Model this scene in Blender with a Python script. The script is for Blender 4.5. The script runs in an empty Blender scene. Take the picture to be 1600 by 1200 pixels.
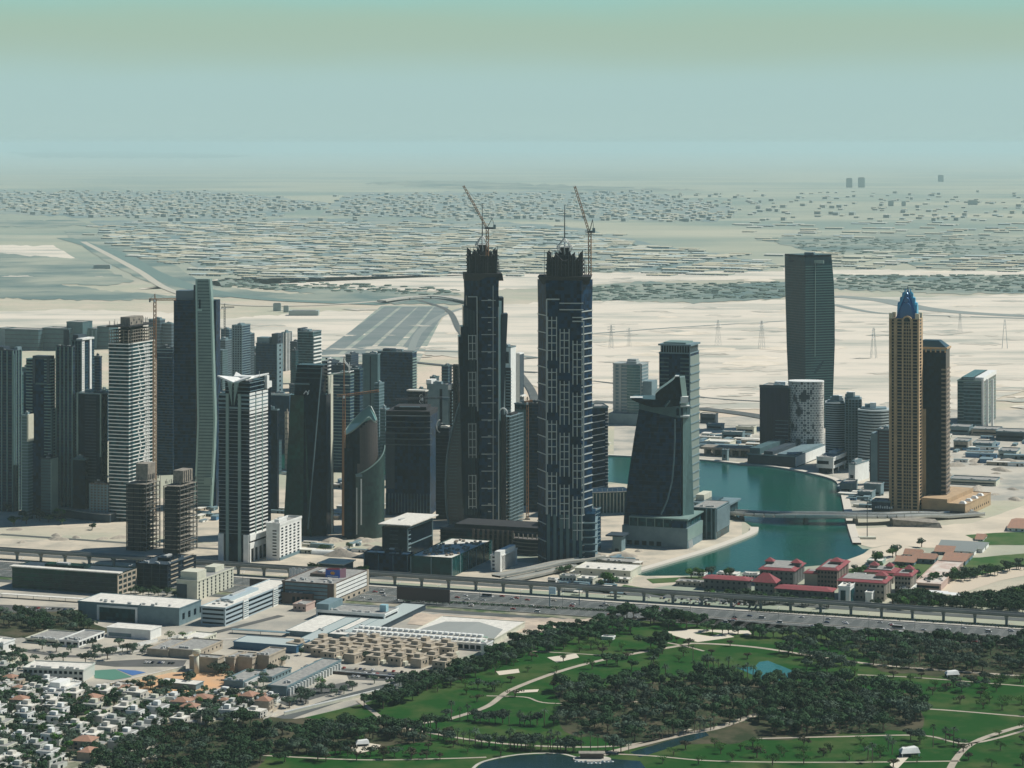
import bpy, math, random
from math import sin, cos, pi, radians as R, sqrt
from mathutils import Vector, Matrix
random.seed(7)
S = bpy.context.scene
COL = S.collection
# ---------------------------------------------------------------- camera, world, sun, exposure
F, H0, YH = 3800.0, 420.0, 225.0
cd = bpy.data.cameras.new('camera'); cam = bpy.data.objects.new('camera', cd); COL.objects.link(cam)
cam.location = (0, 0, H0); cam.rotation_euler = (pi/2, 0, 0)
cd.sensor_width = 36; cd.lens = 36*F/1600; cd.shift_y = -(600-YH)/1600
cd.clip_start = 5; cd.clip_end = 400000
S.camera = cam
SUN_AZ, SUN_EL = 72.0, 50.0            # degrees clockwise from +Y (away from camera); to the right, a little behind
w = bpy.data.worlds.new('World'); S.world = w; w.use_nodes = True
nt = w.node_tree; nt.nodes.clear()
N = nt.nodes.new; L = nt.links.new
sky = N('ShaderNodeTexSky'); sky.sky_type = 'NISHITA'; sky.sun_disc = False
sky.sun_elevation = R(SUN_EL); sky.sun_rotation = R(SUN_AZ)
sky.altitude = 400; sky.air_density = 1.0; sky.dust_density = 3.0; sky.ozone_density = 2.0
tc = N('ShaderNodeTexCoord'); sep = N('ShaderNodeSeparateXYZ'); L(tc.outputs['Generated'], sep.inputs[0])
tint = N('ShaderNodeMix'); tint.data_type = 'RGBA'; tint.blend_type = 'MULTIPLY'; tint.inputs[0].default_value = 1; tint.inputs[7].default_value = (.22, .58, .92, 1)
L(sky.outputs[0], tint.inputs[6])
# dusty air layers low over the horizon, slightly uneven
nz = N('ShaderNodeTexNoise'); nz.inputs['Scale'].default_value = 9; nz.inputs['Detail'].default_value = 4
mpn = N('ShaderNodeMapping'); mpn.inputs['Scale'].default_value = (1, 1, 5); L(tc.outputs['Generated'], mpn.inputs[0]); L(mpn.outputs[0], nz.inputs['Vector'])
ma = N('ShaderNodeMath'); ma.operation = 'MULTIPLY_ADD'; ma.inputs[1].default_value = .010; L(nz.outputs[0], ma.inputs[0]); L(sep.outputs[2], ma.inputs[2])
mr = N('ShaderNodeMapRange'); mr.inputs[1].default_value = .005; mr.inputs[2].default_value = .085; L(ma.outputs[0], mr.inputs[0])
rp = N('ShaderNodeValToRGB'); L(mr.outputs[0], rp.inputs[0]); cr = rp.color_ramp; cr.interpolation = 'B_SPLINE'
def lin(*c): return tuple((x/255/12.92 if x < 10.3 else ((x/255+.055)/1.055)**2.4) for x in c)
stops = [(0.0, lin(169,197,194)), (.28, lin(170,200,198)), (.38, lin(169,199,194)), (.49, lin(166,191,176)), (.62, lin(165,191,173)), (.74, lin(156,197,186)), (1.0, lin(148,205,206))]
while len(cr.elements) < len(stops): cr.elements.new(0.5)
for e, (p_, c_) in zip(cr.elements, stops): e.position = p_; e.color = (*c_, 1)
STR = 0.05
up = N('ShaderNodeVectorMath'); up.operation = 'SCALE'; L(rp.outputs[0], up.inputs[0]); up.inputs['Scale'].default_value = 1/STR
fa = N('ShaderNodeMapRange'); fa.inputs[1].default_value = .075; fa.inputs[2].default_value = .15; L(sep.outputs[2], fa.inputs[0])
mx_ = N('ShaderNodeMix'); mx_.data_type = 'RGBA'; L(fa.outputs[0], mx_.inputs[0]); L(up.outputs[0], mx_.inputs[6]); L(tint.outputs[2], mx_.inputs[7])
bg = N('ShaderNodeBackground'); bg.inputs[1].default_value = STR; L(mx_.outputs[2], bg.inputs[0])
wo = N('ShaderNodeOutputWorld'); L(bg.outputs[0], wo.inputs[0])
sd = bpy.data.lights.new('sun', 'SUN'); sun = bpy.data.objects.new('sun', sd); COL.objects.link(sun)
sd.energy = 4.9; sd.angle = R(0.53); sd.color = (1.0, .95, .86)
az, el = R(SUN_AZ), R(SUN_EL)
sdir = Vector((sin(az)*cos(el), cos(az)*cos(el), sin(el)))
sun.rotation_euler = (-sdir).to_track_quat('-Z', 'Y').to_euler()
S.view_settings.view_transform = 'Standard'; S.view_settings.look = 'None'
S.view_settings.exposure = 0.0; S.view_settings.gamma = 1.0
S.cycles.volume_bounces = 1; S.cycles.max_bounces = 5; S.cycles.diffuse_bounces = 2; S.cycles.glossy_bounces = 2
S.cycles.transparent_max_bounces = 6; S.cycles.use_denoising = True

# ---------------------------------------------------------------- helpers
def G(px, py, z=0.0):
    D = (H0-z)*F/(py-YH); return Vector(((px-800)*D/F, D, z))
def at(px, py, D):                      # a point at distance D whose picture is (px, py)
    return Vector(((px-800)*D/F, D, H0-(py-YH)*D/F))
MATS = {}
def mat(name, c, rough=.8, metal=0, var=0.0, scale=(1,1,1), coord='Object', ns=None, c2=None, nscale=.02, emit=None, spec=.5, bump=0, stretch=None, tint=None):
    """plain or slightly uneven colour; var = per-cell random value change on cells of size `scale` metres; ns = noise blend to c2"""
    if name in MATS: return MATS[name]
    m = bpy.data.materials.new(name); m.use_nodes = True; t = m.node_tree; b = t.nodes['Principled BSDF']
    b.inputs['Base Color'].default_value = (*c, 1); b.inputs['Roughness'].default_value = rough; b.inputs['Metallic'].default_value = metal
    b.inputs['Specular IOR Level'].default_value = spec
    n = t.nodes.new; l = t.links.new
    out = None
    if var or c2 or ns:
        co = n('ShaderNodeTexCoord').outputs[coord]
    if c2:
        no = n('ShaderNodeTexNoise'); no.inputs['Scale'].default_value = nscale; no.inputs['Detail'].default_value = 8; no.inputs['Roughness'].default_value = .62
        if stretch: mp = n('ShaderNodeMapping'); mp.inputs['Scale'].default_value = stretch; l(co, mp.inputs[0]); l(mp.outputs[0], no.inputs['Vector'])
        else: l(co, no.inputs['Vector'])
        rr = n('ShaderNodeMapRange'); rr.inputs[1].default_value = (ns or (.4, .6))[0]; rr.inputs[2].default_value = (ns or (.4, .6))[1]; l(no.outputs[0], rr.inputs[0])
        mx = n('ShaderNodeMix'); mx.data_type = 'RGBA'; mx.inputs[6].default_value = (*c, 1); mx.inputs[7].default_value = (*c2, 1); l(rr.outputs[0], mx.inputs[0])
        out = mx.outputs[2]
    if var:
        vm = n('ShaderNodeVectorMath'); vm.operation = 'DIVIDE'; vm.inputs[1].default_value = scale; l(co, vm.inputs[0])
        fl = n('ShaderNodeVectorMath'); fl.operation = 'FLOOR'; l(vm.outputs[0], fl.inputs[0])
        wn = n('ShaderNodeTexWhiteNoise'); wn.noise_dimensions = '3D'; l(fl.outputs[0], wn.inputs['Vector'])
        r2 = n('ShaderNodeMapRange'); r2.inputs[3].default_value = 1-var; r2.inputs[4].default_value = 1+var; l(wn.outputs[0], r2.inputs[0])
        m2 = n('ShaderNodeVectorMath'); m2.operation = 'SCALE'
        if out: l(out, m2.inputs[0])
        else: m2.inputs[0].default_value = c
        l(r2.outputs[0], m2.inputs['Scale']); out = m2.outputs[0]
    if out: l(out, b.inputs['Base Color'])
    if bump:
        nb = n('ShaderNodeTexNoise'); nb.inputs['Scale'].default_value = bump; nb.inputs['Detail'].default_value = 4
        l(n('ShaderNodeTexCoord').outputs['Object'], nb.inputs['Vector'])
        bu = n('ShaderNodeBump'); bu.inputs['Strength'].default_value = .5; bu.inputs['Distance'].default_value = .4
        l(nb.outputs[0], bu.inputs['Height']); l(bu.outputs[0], b.inputs['Normal'])
    if tint: b.inputs['IOR'].default_value = 1.22; b.inputs['Specular Tint'].default_value = (*tint, 1)
    if emit:
        b.inputs['Emission Color'].default_value = (*c, 1); b.inputs['Emission Strength'].default_value = emit
    MATS[name] = m; return m
class MB:
    def __init__(s): s.v = []; s.f = []; s.mi = []; s.ms = []
    def _m(s, m):
        if m is None: return 0
        if m not in s.ms: s.ms.append(m)
        return s.ms.index(m)
    def add(s, vs, fs, m=None):
        k = len(s.v); s.v += [tuple(v) for v in vs]; i = s._m(m)
        for f in fs: s.f.append(tuple(a+k for a in f)); s.mi.append(i)
        return s
    def box(s, x0, x1, y0, y1, z0, z1, m=None):
        return s.add([(x0,y0,z0),(x1,y0,z0),(x1,y1,z0),(x0,y1,z0),(x0,y0,z1),(x1,y0,z1),(x1,y1,z1),(x0,y1,z1)],
                     [(0,3,2,1),(4,5,6,7),(0,1,5,4),(1,2,6,5),(2,3,7,6),(3,0,4,7)], m)
    def loft(s, rings, m=None, cap=True, closed=True):
        n = len(rings[0]); vs = [p for r in rings for p in r]; fs = []
        for k in range(len(rings)-1):
            for i in range(n if closed else n-1):
                j = (i+1) % n; fs.append((k*n+i, k*n+j, (k+1)*n+j, (k+1)*n+i))
        if cap: fs += [tuple(range(n-1, -1, -1)), tuple(range((len(rings)-1)*n, len(rings)*n))]
        return s.add(vs, fs, m)
    def prism(s, poly, z0, z1, m=None, sc=1.0):
        cx = sum(p[0] for p in poly)/len(poly); cy = sum(p[1] for p in poly)/len(poly)
        return s.loft([[(p[0], p[1], z0) for p in poly], [(cx+(p[0]-cx)*sc, cy+(p[1]-cy)*sc, z1) for p in poly]], m)
    def tube(s, p, q, r, m=None, n=4, r2=None):
        p = Vector(p); q = Vector(q); d = (q-p).normalized(); a = d.orthogonal().normalized(); b = d.cross(a); r2 = r if r2 is None else r2
        return s.loft([[c+a*(rr*cos(2*pi*i/n+.78))+b*(rr*sin(2*pi*i/n+.78)) for i in range(n)] for c, rr in ((p, r), (q, r2))], m)
    def fan(s, poly, z, m=None): return s.add([(p[0], p[1], z if len(p) < 3 else p[2]) for p in poly], [tuple(range(len(poly)))], m)
    def build(s, name, m=None, parent=None, smooth=False):
        me = bpy.data.meshes.new(name); me.from_pydata(s.v, [], s.f)
        ms = s.ms or [m]
        for x in ms: me.materials.append(x)
        if len(ms) > 1: me.polygons.foreach_set('material_index', s.mi)
        if smooth: me.polygons.foreach_set('use_smooth', [True]*len(s.f))
        me.update()
        o = bpy.data.objects.new(name, me); COL.objects.link(o)
        if parent: o.parent = parent
        return o
def tag(o, label=None, cat=None, group=None, kind=None):
    if label: o['label'] = label
    if cat: o['category'] = cat
    if group: o['group'] = group
    if kind: o['kind'] = kind
    return o
def thing(name, label, cat, loc=(0,0,0), rz=0.0, group=None):
    o = bpy.data.objects.new(name, None); COL.objects.link(o); o.location = loc; o.rotation_euler = (0, 0, rz)
    o.empty_display_size = 2
    return tag(o, label, cat, group)
def copy_tree(o, parent=None, loc=None, rz=None, sc=None, label=None, group=None):
    c = o.copy(); COL.objects.link(c); c.parent = parent
    if loc is not None: c.location = loc
    if rz is not None: c.rotation_euler = (0, 0, rz)
    if sc is not None: c.scale = sc if hasattr(sc, '__len__') else (sc, sc, sc)
    if label: c['label'] = label
    if group: c['group'] = group
    for ch in KIDS.get(o.name, o.children): copy_tree(ch, c)
    return c
KIDS = {}
# ---------------------------------------------------------------- ground, water, roads
SAND = mat('sand', (.50,.45,.36), .95, c2=(.27,.29,.22), nscale=.0011, ns=(.50,.66))
def ground_mat():
    m = bpy.data.materials.new('desert_ground'); m.use_nodes = True; t = m.node_tree; b = t.nodes['Principled BSDF']; b.inputs['Roughness'].default_value = .95
    b.inputs['Specular IOR Level'].default_value = .1
    n = t.nodes.new; l = t.links.new; co = n('ShaderNodeTexCoord').outputs['Object']
    def noise(sc, det, lo, hi, stretch=(1,1,1), off=0):
        mp = n('ShaderNodeMapping'); mp.inputs['Scale'].default_value = stretch; mp.inputs['Location'].default_value = (off, off, off); l(co, mp.inputs[0])
        x = n('ShaderNodeTexNoise'); x.inputs['Scale'].default_value = sc; x.inputs['Detail'].default_value = det; x.inputs['Roughness'].default_value = .6; l(mp.outputs[0], x.inputs['Vector'])
        r = n('ShaderNodeMapRange'); r.inputs[1].default_value = lo; r.inputs[2].default_value = hi; l(x.outputs[0], r.inputs[0]); return r.outputs[0]
    def mix(a, c, f, mode='MIX'):
        x = n('ShaderNodeMix'); x.data_type = 'RGBA'; x.blend_type = mode
        if isinstance(a, tuple): x.inputs[6].default_value = (*a, 1)
        else: l(a, x.inputs[6])
        if isinstance(c, tuple): x.inputs[7].default_value = (*c, 1)
        else: l(c, x.inputs[7])
        if isinstance(f, float): x.inputs[0].default_value = f
        else: l(f, x.inputs[0])
        return x.outputs[2]
    c = mix((.60,.51,.40), (.45,.44,.33), noise(.004, 8, .42, .60))
    c = mix(c, (.26,.31,.24), noise(.00042, 10, .55, .66, (1, .8, 1), 900))        # scrub
    c = mix(c, (.33,.35,.27), noise(.012, 8, .58, .70, (.5, 1.2, 1)))
    c = mix(c, (.36,.33,.25), noise(.09, 6, .56, .74))
    # far plain: darker, haze partly painted into the colour, with pale and dark stripes
    sp = n('ShaderNodeSeparateXYZ'); l(co, sp.inputs[0])
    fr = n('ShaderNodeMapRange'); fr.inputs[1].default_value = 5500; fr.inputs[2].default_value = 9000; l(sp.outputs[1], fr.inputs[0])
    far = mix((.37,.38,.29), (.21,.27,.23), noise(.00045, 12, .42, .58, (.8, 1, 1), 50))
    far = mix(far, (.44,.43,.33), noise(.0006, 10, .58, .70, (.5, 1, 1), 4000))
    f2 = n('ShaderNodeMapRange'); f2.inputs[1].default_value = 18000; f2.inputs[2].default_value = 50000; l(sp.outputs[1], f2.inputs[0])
    far = mix(far, (.36,.42,.37), f2.outputs[0])  # farthest ground tinted to the haze colour, standing in for thicker haze
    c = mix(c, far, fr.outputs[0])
    l(c, b.inputs['Base Color']); return m
def sheet(name, polys, m, z=.05, kind='structure', label=None):
    mb = MB()
    for i_, p in enumerate(polys):
        pts = [G(x, y) for x, y in p]
        # orient upward
        a = sum(pts[i].x*pts[(i+1) % len(pts)].y-pts[(i+1) % len(pts)].x*pts[i].y for i in range(len(pts)))
        if a < 0: pts.reverse()
        mb.fan([(q.x, q.y) for q in pts], z+i_*(.004 if len(polys) > 30 else .02))
    o = mb.build(name, m); tag(o, label, None, None, kind); return o
def rough(pts, amp, seg, seed=1):
    """pixel polygon with its edges broken up"""
    r = random.Random(seed); out = []
    for i in range(len(pts)):
        a, b = pts[i], pts[(i+1) % len(pts)]; d = math.hypot(b[0]-a[0], b[1]-a[1]); k = max(1, int(d/seg))
        for j in range(k):
            t = j/k; out.append((a[0]+(b[0]-a[0])*t+r.gauss(0, amp*2.5), a[1]+(b[1]-a[1])*t+r.gauss(0, amp)))
    return out
def smooth_line(pts, k=8):
    out = []; P = [pts[0]]+list(pts)+[pts[-1]]
    for i in range(1, len(P)-2):
        p0, p1, p2, p3 = (Vector(P[i+d]) for d in (-1, 0, 1, 2))
        for j in range(k):
            t = j/k; out.append(.5*((2*p1)+(p2-p0)*t+(2*p0-5*p1+4*p2-p3)*t*t+(3*p1-p0-3*p2+p3)*t**3))
    out.append(Vector(P[-1])); return out
def ribbon_mb(mb, line, width, z, m=None, off=0.0, thick=0):
    L_, R_ = [], []
    for i, p in enumerate(line):
        a = line[max(0, i-1)]; b = line[min(len(line)-1, i+1)]; d = Vector((b.x-a.x, b.y-a.y)); d.normalize(); nn = Vector((-d.y, d.x))
        c = Vector((p.x, p.y))+nn*off; zz = z if len(p) < 3 or z is not None else p.z
        L_.append((*(c+nn*width/2), zz)); R_.append((*(c-nn*width/2), zz))
    n = len(line)
    mb.add(R_+L_, [(i, i+1, n+i+1, n+i) for i in range(n-1)], m)
    if thick:
        lo = [(x, y, zz-thick) for x, y, zz in R_]; hi = [(x, y, zz-thick) for x, y, zz in L_]
        mb.add(R_+lo, [(n+i, n+i+1, i+1, i) for i in range(n-1)], m); mb.add(L_+hi, [(i, i+1, n+i+1, n+i) for i in range(n-1)], m)
        mb.add(lo+hi, [(n+i, n+i+1, i+1, i) for i in range(n-1)], m)
def road(name, pix, width, m, z=.1, k=8):
    ln = smooth_line([G(x, y).to_2d() for x, y in pix], k)
    mb = MB(); ribbon_mb(mb, ln, width, z); return tag(mb.build(name, m), kind='structure')

gm = MB(); xs = 130000
gm.add([(-xs,-3000,0),(xs,-3000,0),(xs,128000,0),(-xs,128000,0)], [(0,1,2,3)])
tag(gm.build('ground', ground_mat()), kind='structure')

ASPH = mat('asphalt', (.066,.078,.076), .9, c2=(.095,.105,.10), nscale=.03)
ASPH_D = mat('asphalt_dark', (.07,.075,.07), .9, c2=(.10,.10,.095), nscale=.05)
PAVE = mat('pale_paving', (.50,.47,.40), .9, c2=(.40,.38,.33), nscale=.08)
SANDL = mat('pale_sand', (.62,.54,.42), .95, c2=(.48,.43,.34), nscale=.02, ns=(.4,.65))
LAWN = mat('lawn', (.009,.062,.007), .95, c2=(.085,.105,.035), nscale=.02, ns=(.46,.74), spec=.1)
SCRUB = mat('scrub', (.12,.18,.17), .95, c2=(.33,.35,.28), nscale=.0022, ns=(.40,.62), spec=.1)  # far scrub, its paled colour partly standing in for distance haze
WATER = mat('water', (.004,.085,.058), .10, c2=(.006,.065,.055), nscale=.01, bump=.25, spec=.16)
POND = mat('pond_water', (.008,.03,.03), .25, bump=.3)
POOLW = mat('lagoon_water', (.03,.16,.14), .15, bump=.3)
WHITE_L = mat('road_paint', (.7,.7,.66), .8)

creek = [(330,686),(520,697),(700,706),(950,712),(1090,719),(1160,726),(1215,731),(1270,741),(1306,751),(1316,762),(1322,785),(1330,822),(1339,851),(1348,858),(1358,858),(1348,866),(1325,874),(1297,882),(1240,887),(1180,893),(1100,899),(1010,900),(985,897),(1040,881),(1100,863),(1150,845),(1175,834),(1179,826),(1150,806),(1130,790),(1095,770),(1085,764),(985,757),(950,753),(700,747),(520,738),(330,728)]
sheet('creek_water', [creek], WATER, .12)
# quay edges
qm = MB()
for pts in ([(940,712),(1090,719),(1160,726),(1215,731),(1270,741),(1306,751),(1316,762),(1322,785),(1330,822),(1339,851)], [(985,897),(1040,881),(1100,863),(1150,845),(1175,834),(1179,826)]):
    ln = smooth_line([G(x, y).to_2d() for x, y in pts], 6)
    ribbon_mb(qm, ln, 9, 2.0, thick=2.0)
tag(qm.build('promenade', mat('promenade_stone', (.58,.54,.46), .9)), kind='structure')
sheet('beach', [rough([(1360,857),(1400,850),(1450,862),(1400,872),(1370,884),(1320,890),(1280,890),(1325,875),(1348,866)], .6, 9, 3)], SANDL, .16)
sheet('sand_bank', [rough([(1332,826),(1450,822),(1520,818),(1600,790),(1640,790),(1640,830),(1560,850),(1480,858),(1400,852),(1362,856),(1344,852)], .5, 14, 4)], SANDL, .2)

# --- the highway and its frame of reference (viaduct line)
VA = Vector((-519, 2465)); VE = Vector((.9417, -.3366)); VN = Vector((-.3366, -.9417)); RZ = math.atan2(VE.y, VE.x)
def RD(s, t, z=0.0): p = VA+VE*s+VN*t; return Vector((p.x, p.y, z))
def strip(name, s0, s1, t0, t1, m, z): return tag(MB().add([RD(s0,t1,z),RD(s1,t1,z),RD(s1,t0,z),RD(s0,t0,z)], [(0,1,2,3)]).build(name, m), kind='structure')
strip('highway', -700, 2600, 22, 92, ASPH, .3)
strip('service_road', -700, 2600, 104, 116, ASPH, .26)
strip('service_road', -700, 2600, -34, -20, ASPH, .26)
strip('verge', -700, 2600, 92, 103.5, mat('verge_grass', (.06,.10,.04), .95, c2=(.35,.32,.25), nscale=.03, spec=.1), .28)
strip('pavement', -700, 2600, 12, 21.5, PAVE, .3)
mm = MB()
for t in (23.2, 55.2, 58.8, 90.8): mm.add([RD(-700,t+.3,.36),RD(2600,t+.3,.36),RD(2600,t-.3,.36),RD(-700,t-.3,.36)], [(0,1,2,3)])
for t in list(range(28, 54, 5))+list(range(63, 90, 5)):
    for k in range(0, 230):
        s = -600+k*12; mm.add([RD(s,t+.15,.36),RD(s+5,t+.15,.36),RD(s+5,t-.15,.36),RD(s,t-.15,.36)], [(0,1,2,3)])
tag(mm.build('lane_markings', WHITE_L), kind='structure')
strip('median', -700, 2600, 55.8, 58.2, mat('median_concrete', (.4,.38,.33), .9), .5)
bm_ = MB()
for t in (21.7, 92.4, 57):
    a = RD(-700,t+.25,0); b = RD(2600,t+.25,0); c = RD(2600,t-.25,0); d = RD(-700,t-.25,0)
    bm_.add([a,b,c,d]+[p+Vector((0,0,1.1)) for p in (a,b,c,d)], [(0,1,5,4),(2,3,7,6),(4,5,6,7)])
tag(bm_.build('crash_barrier', PAVE), 'long low concrete barriers along the edges and middle of the highway', 'barrier')

# --- far features of the plain (pixel outlines turned into ground)
scrub_polys = [
 [(-20,436),(60,440),(150,452),(262,462),(300,466),(180,470),(60,468),(-20,466)],
 [(-20,395),(120,404),(210,440),(170,447),(-20,440)],
 [(95,362),(150,364),(250,402),(330,446),(420,458),(700,462),(720,476),(520,474),(300,462),(215,436),(140,394)],
 [(340,436),(430,446),(560,455),(720,458),(720,462),(520,462),(350,446)],
 [(925,447),(1000,440),(1110,446),(1226,440),(1226,466),(1100,473),(925,470)],
 [(1300,430),(1450,432),(1640,430),(1640,458),(1500,460),(1300,452)],
 [(1180,372),(1420,364),(1640,372),(1640,396),(1450,404),(1290,398)],
 [(1400,410),(1640,405),(1640,418),(1450,420)],
 [(-20,345),(110,342),(150,352),(60,356),(-20,354)],
 [(560,286),(700,282),(900,290),(1100,297),(1000,300),(700,294)],
 [(0,238),(180,236),(400,243),(330,248),(60,246)],
]
sheet('scrubland', [rough(p, .8, 8, i) for i, p in enumerate(scrub_polys)], SCRUB, .9)
sheet('settlement_ground', [rough([(140,346),(330,340),(560,342),(780,346),(920,358),(1020,382),(1130,398),(1215,414),(1190,424),(900,425),(720,427),(520,431),(440,433),(350,429),(290,412),(210,392)], 1.2, 12, 90), rough([(540,302),(1000,298),(1150,325),(1120,346),(700,342),(500,337)], 1.0, 12, 91), rough([(-20,300),(330,299),(520,318),(420,340),(150,340),(-20,334)], 1.0, 12, 92)], mat('settlement_ground', (.13,.20,.20), .95, c2=(.27,.30,.25), nscale=.0025, ns=(.40,.62)), .7)
pale = [[(-20,382),(80,384),(118,402),(60,415),(-20,416)], [(215,452),(330,438),(520,432),(720,428),(1226,424),(1226,436),(1000,440),(925,446),(720,456),(560,452),(430,444),(340,436)],
 [(-20,488),(100,484),(250,488),(330,494),(330,510),(200,516),(100,514),(-20,514)], [(1226,420),(1600,424),(1640,430),(1400,432),(1226,432)],
 [(330,500),(500,486),(600,486),(560,550),(430,560),(330,540)], [(925,470),(1100,474),(1226,468),(1640,460),(1640,600),(1500,640),(925,640),(730,560),(640,552),(700,486),(730,478)]]
sheet('pale_desert', [rough(p, .7, 10, 50+i) for i, p in enumerate(pale)],
      mat('bright_sand', (.68,.61,.50), .95, c2=(.36,.37,.31), nscale=.0065, ns=(.46,.66), stretch=(.35,1.0,1)), .5)
# scrub streaks and wind-blown patches scattered over the sand
_r = random.Random(61); sk = []; sk2 = []
for _ in range(210):
    if _r.random() < .8: x, y = _r.uniform(930, 1620), _r.uniform(470, 640)
    else: x, y = _r.uniform(340, 720), _r.uniform(482, 560)
    if _r.random() < .12: x, y = _r.uniform(0, 1600), _r.uniform(424, 445)
    hw = _r.uniform(6, 52)*(y-225)/330; hh = hw*_r.uniform(.04, .09); k = 16; a0 = _r.uniform(-.02, .03)
    pl = [(x+cos(2*pi*i/k)*hw*_r.uniform(.6, 1.2), y+sin(2*pi*i/k)*hh*_r.uniform(.4, 1.4)+cos(2*pi*i/k)*hw*a0) for i in range(k)]
    (sk if _r.random() < .7 else sk2).append(pl)
SCM = mat('thin_scrub', (.30,.32,.27), .95, c2=(.56,.51,.42), nscale=.02, ns=(.36,.54)); o_ = sheet('scrub_patches', sk, SCM, .75)
sheet('pale_drifts', sk2, mat('white_sand', (.76,.67,.54), .95, c2=(.62,.55,.43), nscale=.02), .72)
# desert tracks and distant motorways
GREYR = mat('far_road', (.22,.25,.23), .95)
road('desert_road', [(1300,463),(1380,470),(1440,482),(1520,490),(1660,497)], 70, GREYR, 1.2)
road('desert_road', [(1300,476),(1360,488),(1420,492),(1660,500)], 25, GREYR, 1.2)
road('desert_road', [(925,522),(1060,512),(1226,502)], 14, GREYR, 1.1)
road('desert_road', [(925,628),(1060,636),(1180,650),(1260,668)], 32, ASPH, 1.1)
road('desert_road', [(925,596),(1010,606),(1100,622),(1190,628)], 12, ASPH, 1.1)
road('desert_track', [(640,556),(655,520),(690,494),(730,480)], 16, GREYR, 1.2)
road('desert_track', [(130,378),(210,420),(262,452),(350,475),(480,478),(610,470),(660,468)], 26, mat('pale_track', (.46,.43,.35), .95), 1.3)
road('valley_road', [(100,372),(180,396),(240,428),(310,452),(420,468),(600,476)], 70, mat('dark_valley', (.12,.19,.17), .95), 1.25)
# the wide motorway running away to an interchange
mw = MB()
for a, b in (((505,560),(612,480)), ((545,560),(640,480)), ((585,560),(665,480)), ((630,560),(690,480))):
    p0, p1 = G(*a), G(*b); ribbon_mb(mw, [p0.to_2d(), p1.to_2d()], 38, 1.0)
tag(mw.build('motorway', mat('motorway_asphalt', (.13,.17,.165), .95, c2=(.18,.21,.20), nscale=.01)), kind='structure')
sheet('motorway_verge', [[(490,566),(596,478),(700,478),(655,566)]], mat('motorway_verge', (.20,.26,.22), .95, c2=(.36,.37,.31), nscale=.01), .8)
for pts, wd in (([(500,548),(620,548),(760,552),(840,560)], 24), ([(640,566),(760,578),(840,583)], 20), ([(600,474),(660,466),(740,474)], 60), ([(655,470),(700,486),(720,520),(760,560),(840,560)], 14), ([(800,570),(830,610),(838,640)], 14)):
    road('desert_road', pts, wd, GREYR if wd > 22 else ASPH, 1.4)
# ---------------------------------------------------------------- building kit
GN = mat('navy_glass', (.003,.020,.048), .4, tint=(.15,.45,1.0), spec=.15, var=.8, scale=(3.1,3.1,3.7))
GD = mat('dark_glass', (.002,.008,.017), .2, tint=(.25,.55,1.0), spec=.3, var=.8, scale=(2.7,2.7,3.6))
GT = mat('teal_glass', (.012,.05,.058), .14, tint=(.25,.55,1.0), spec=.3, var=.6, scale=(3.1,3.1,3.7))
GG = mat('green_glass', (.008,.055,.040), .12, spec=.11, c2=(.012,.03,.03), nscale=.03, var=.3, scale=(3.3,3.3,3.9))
GBL = mat('blue_glass', (.01,.04,.075), .2, tint=(.25,.55,1.0), spec=.3, var=.3, scale=(3.1,3.1,3.7))
GP = mat('purple_glass', (.018,.02,.045), .2, spec=.11, var=.25, scale=(1.6,1.6,14))
CW = mat('white_cladding', (.80,.81,.77), .6, c2=(.70,.71,.67), nscale=.15)
CP = mat('pale_green_panel', (.20,.30,.27), .5, c2=(.17,.26,.24), nscale=.1)
CG = mat('grey_cladding', (.155,.235,.26), .7, c2=(.12,.19,.21), nscale=.12)
CGD = mat('slate_cladding', (.022,.045,.065), .7, c2=(.016,.034,.05), nscale=.12)
CM = mat('muted_green_cladding', (.045,.11,.12), .7, c2=(.035,.085,.10), nscale=.12)
CC = mat('raw_concrete', (.30,.27,.22), .95, c2=(.19,.175,.15), nscale=.3)
CCD = mat('dark_concrete', (.025,.027,.03), .95, c2=(.015,.017,.02), nscale=.3)
CB = mat('beige_stone', (.47,.33,.19), .8, c2=(.38,.27,.16), nscale=.1)
CBR = mat('brown_stone', (.12,.085,.07), .8, c2=(.08,.06,.05), nscale=.1)
CCR = mat('cream_render', (.60,.60,.48), .8, c2=(.52,.52,.42), nscale=.2)
CT = mat('tan_render', (.43,.37,.28), .85, c2=(.36,.31,.24), nscale=.2)
STEEL = mat('grey_steel', (.30,.31,.30), .5, .6)
STD = mat('dark_steel', (.06,.07,.08), .5, .4)
STW = mat('white_steel', (.75,.77,.74), .5)
RUST = mat('crane_ochre', (.26,.13,.06), .7)
SG = mat('sage_pilaster', (.13,.23,.215), .7, c2=(.10,.18,.17), nscale=.1)
ROOFG = mat('roof_grey', (.33,.33,.30), .9, c2=(.22,.22,.21), nscale=.3)
ROOFW = mat('roof_white', (.72,.70,.62), .85, c2=(.58,.56,.50), nscale=.3)
REDR = mat('red_tiles', (.27,.045,.055), .8, c2=(.18,.045,.05), nscale=.4)
ORR = mat('terracotta_tiles', (.36,.19,.12), .8, c2=(.28,.17,.12), nscale=.4)
AC = mat('air_unit_grey', (.45,.46,.44), .6)

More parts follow.
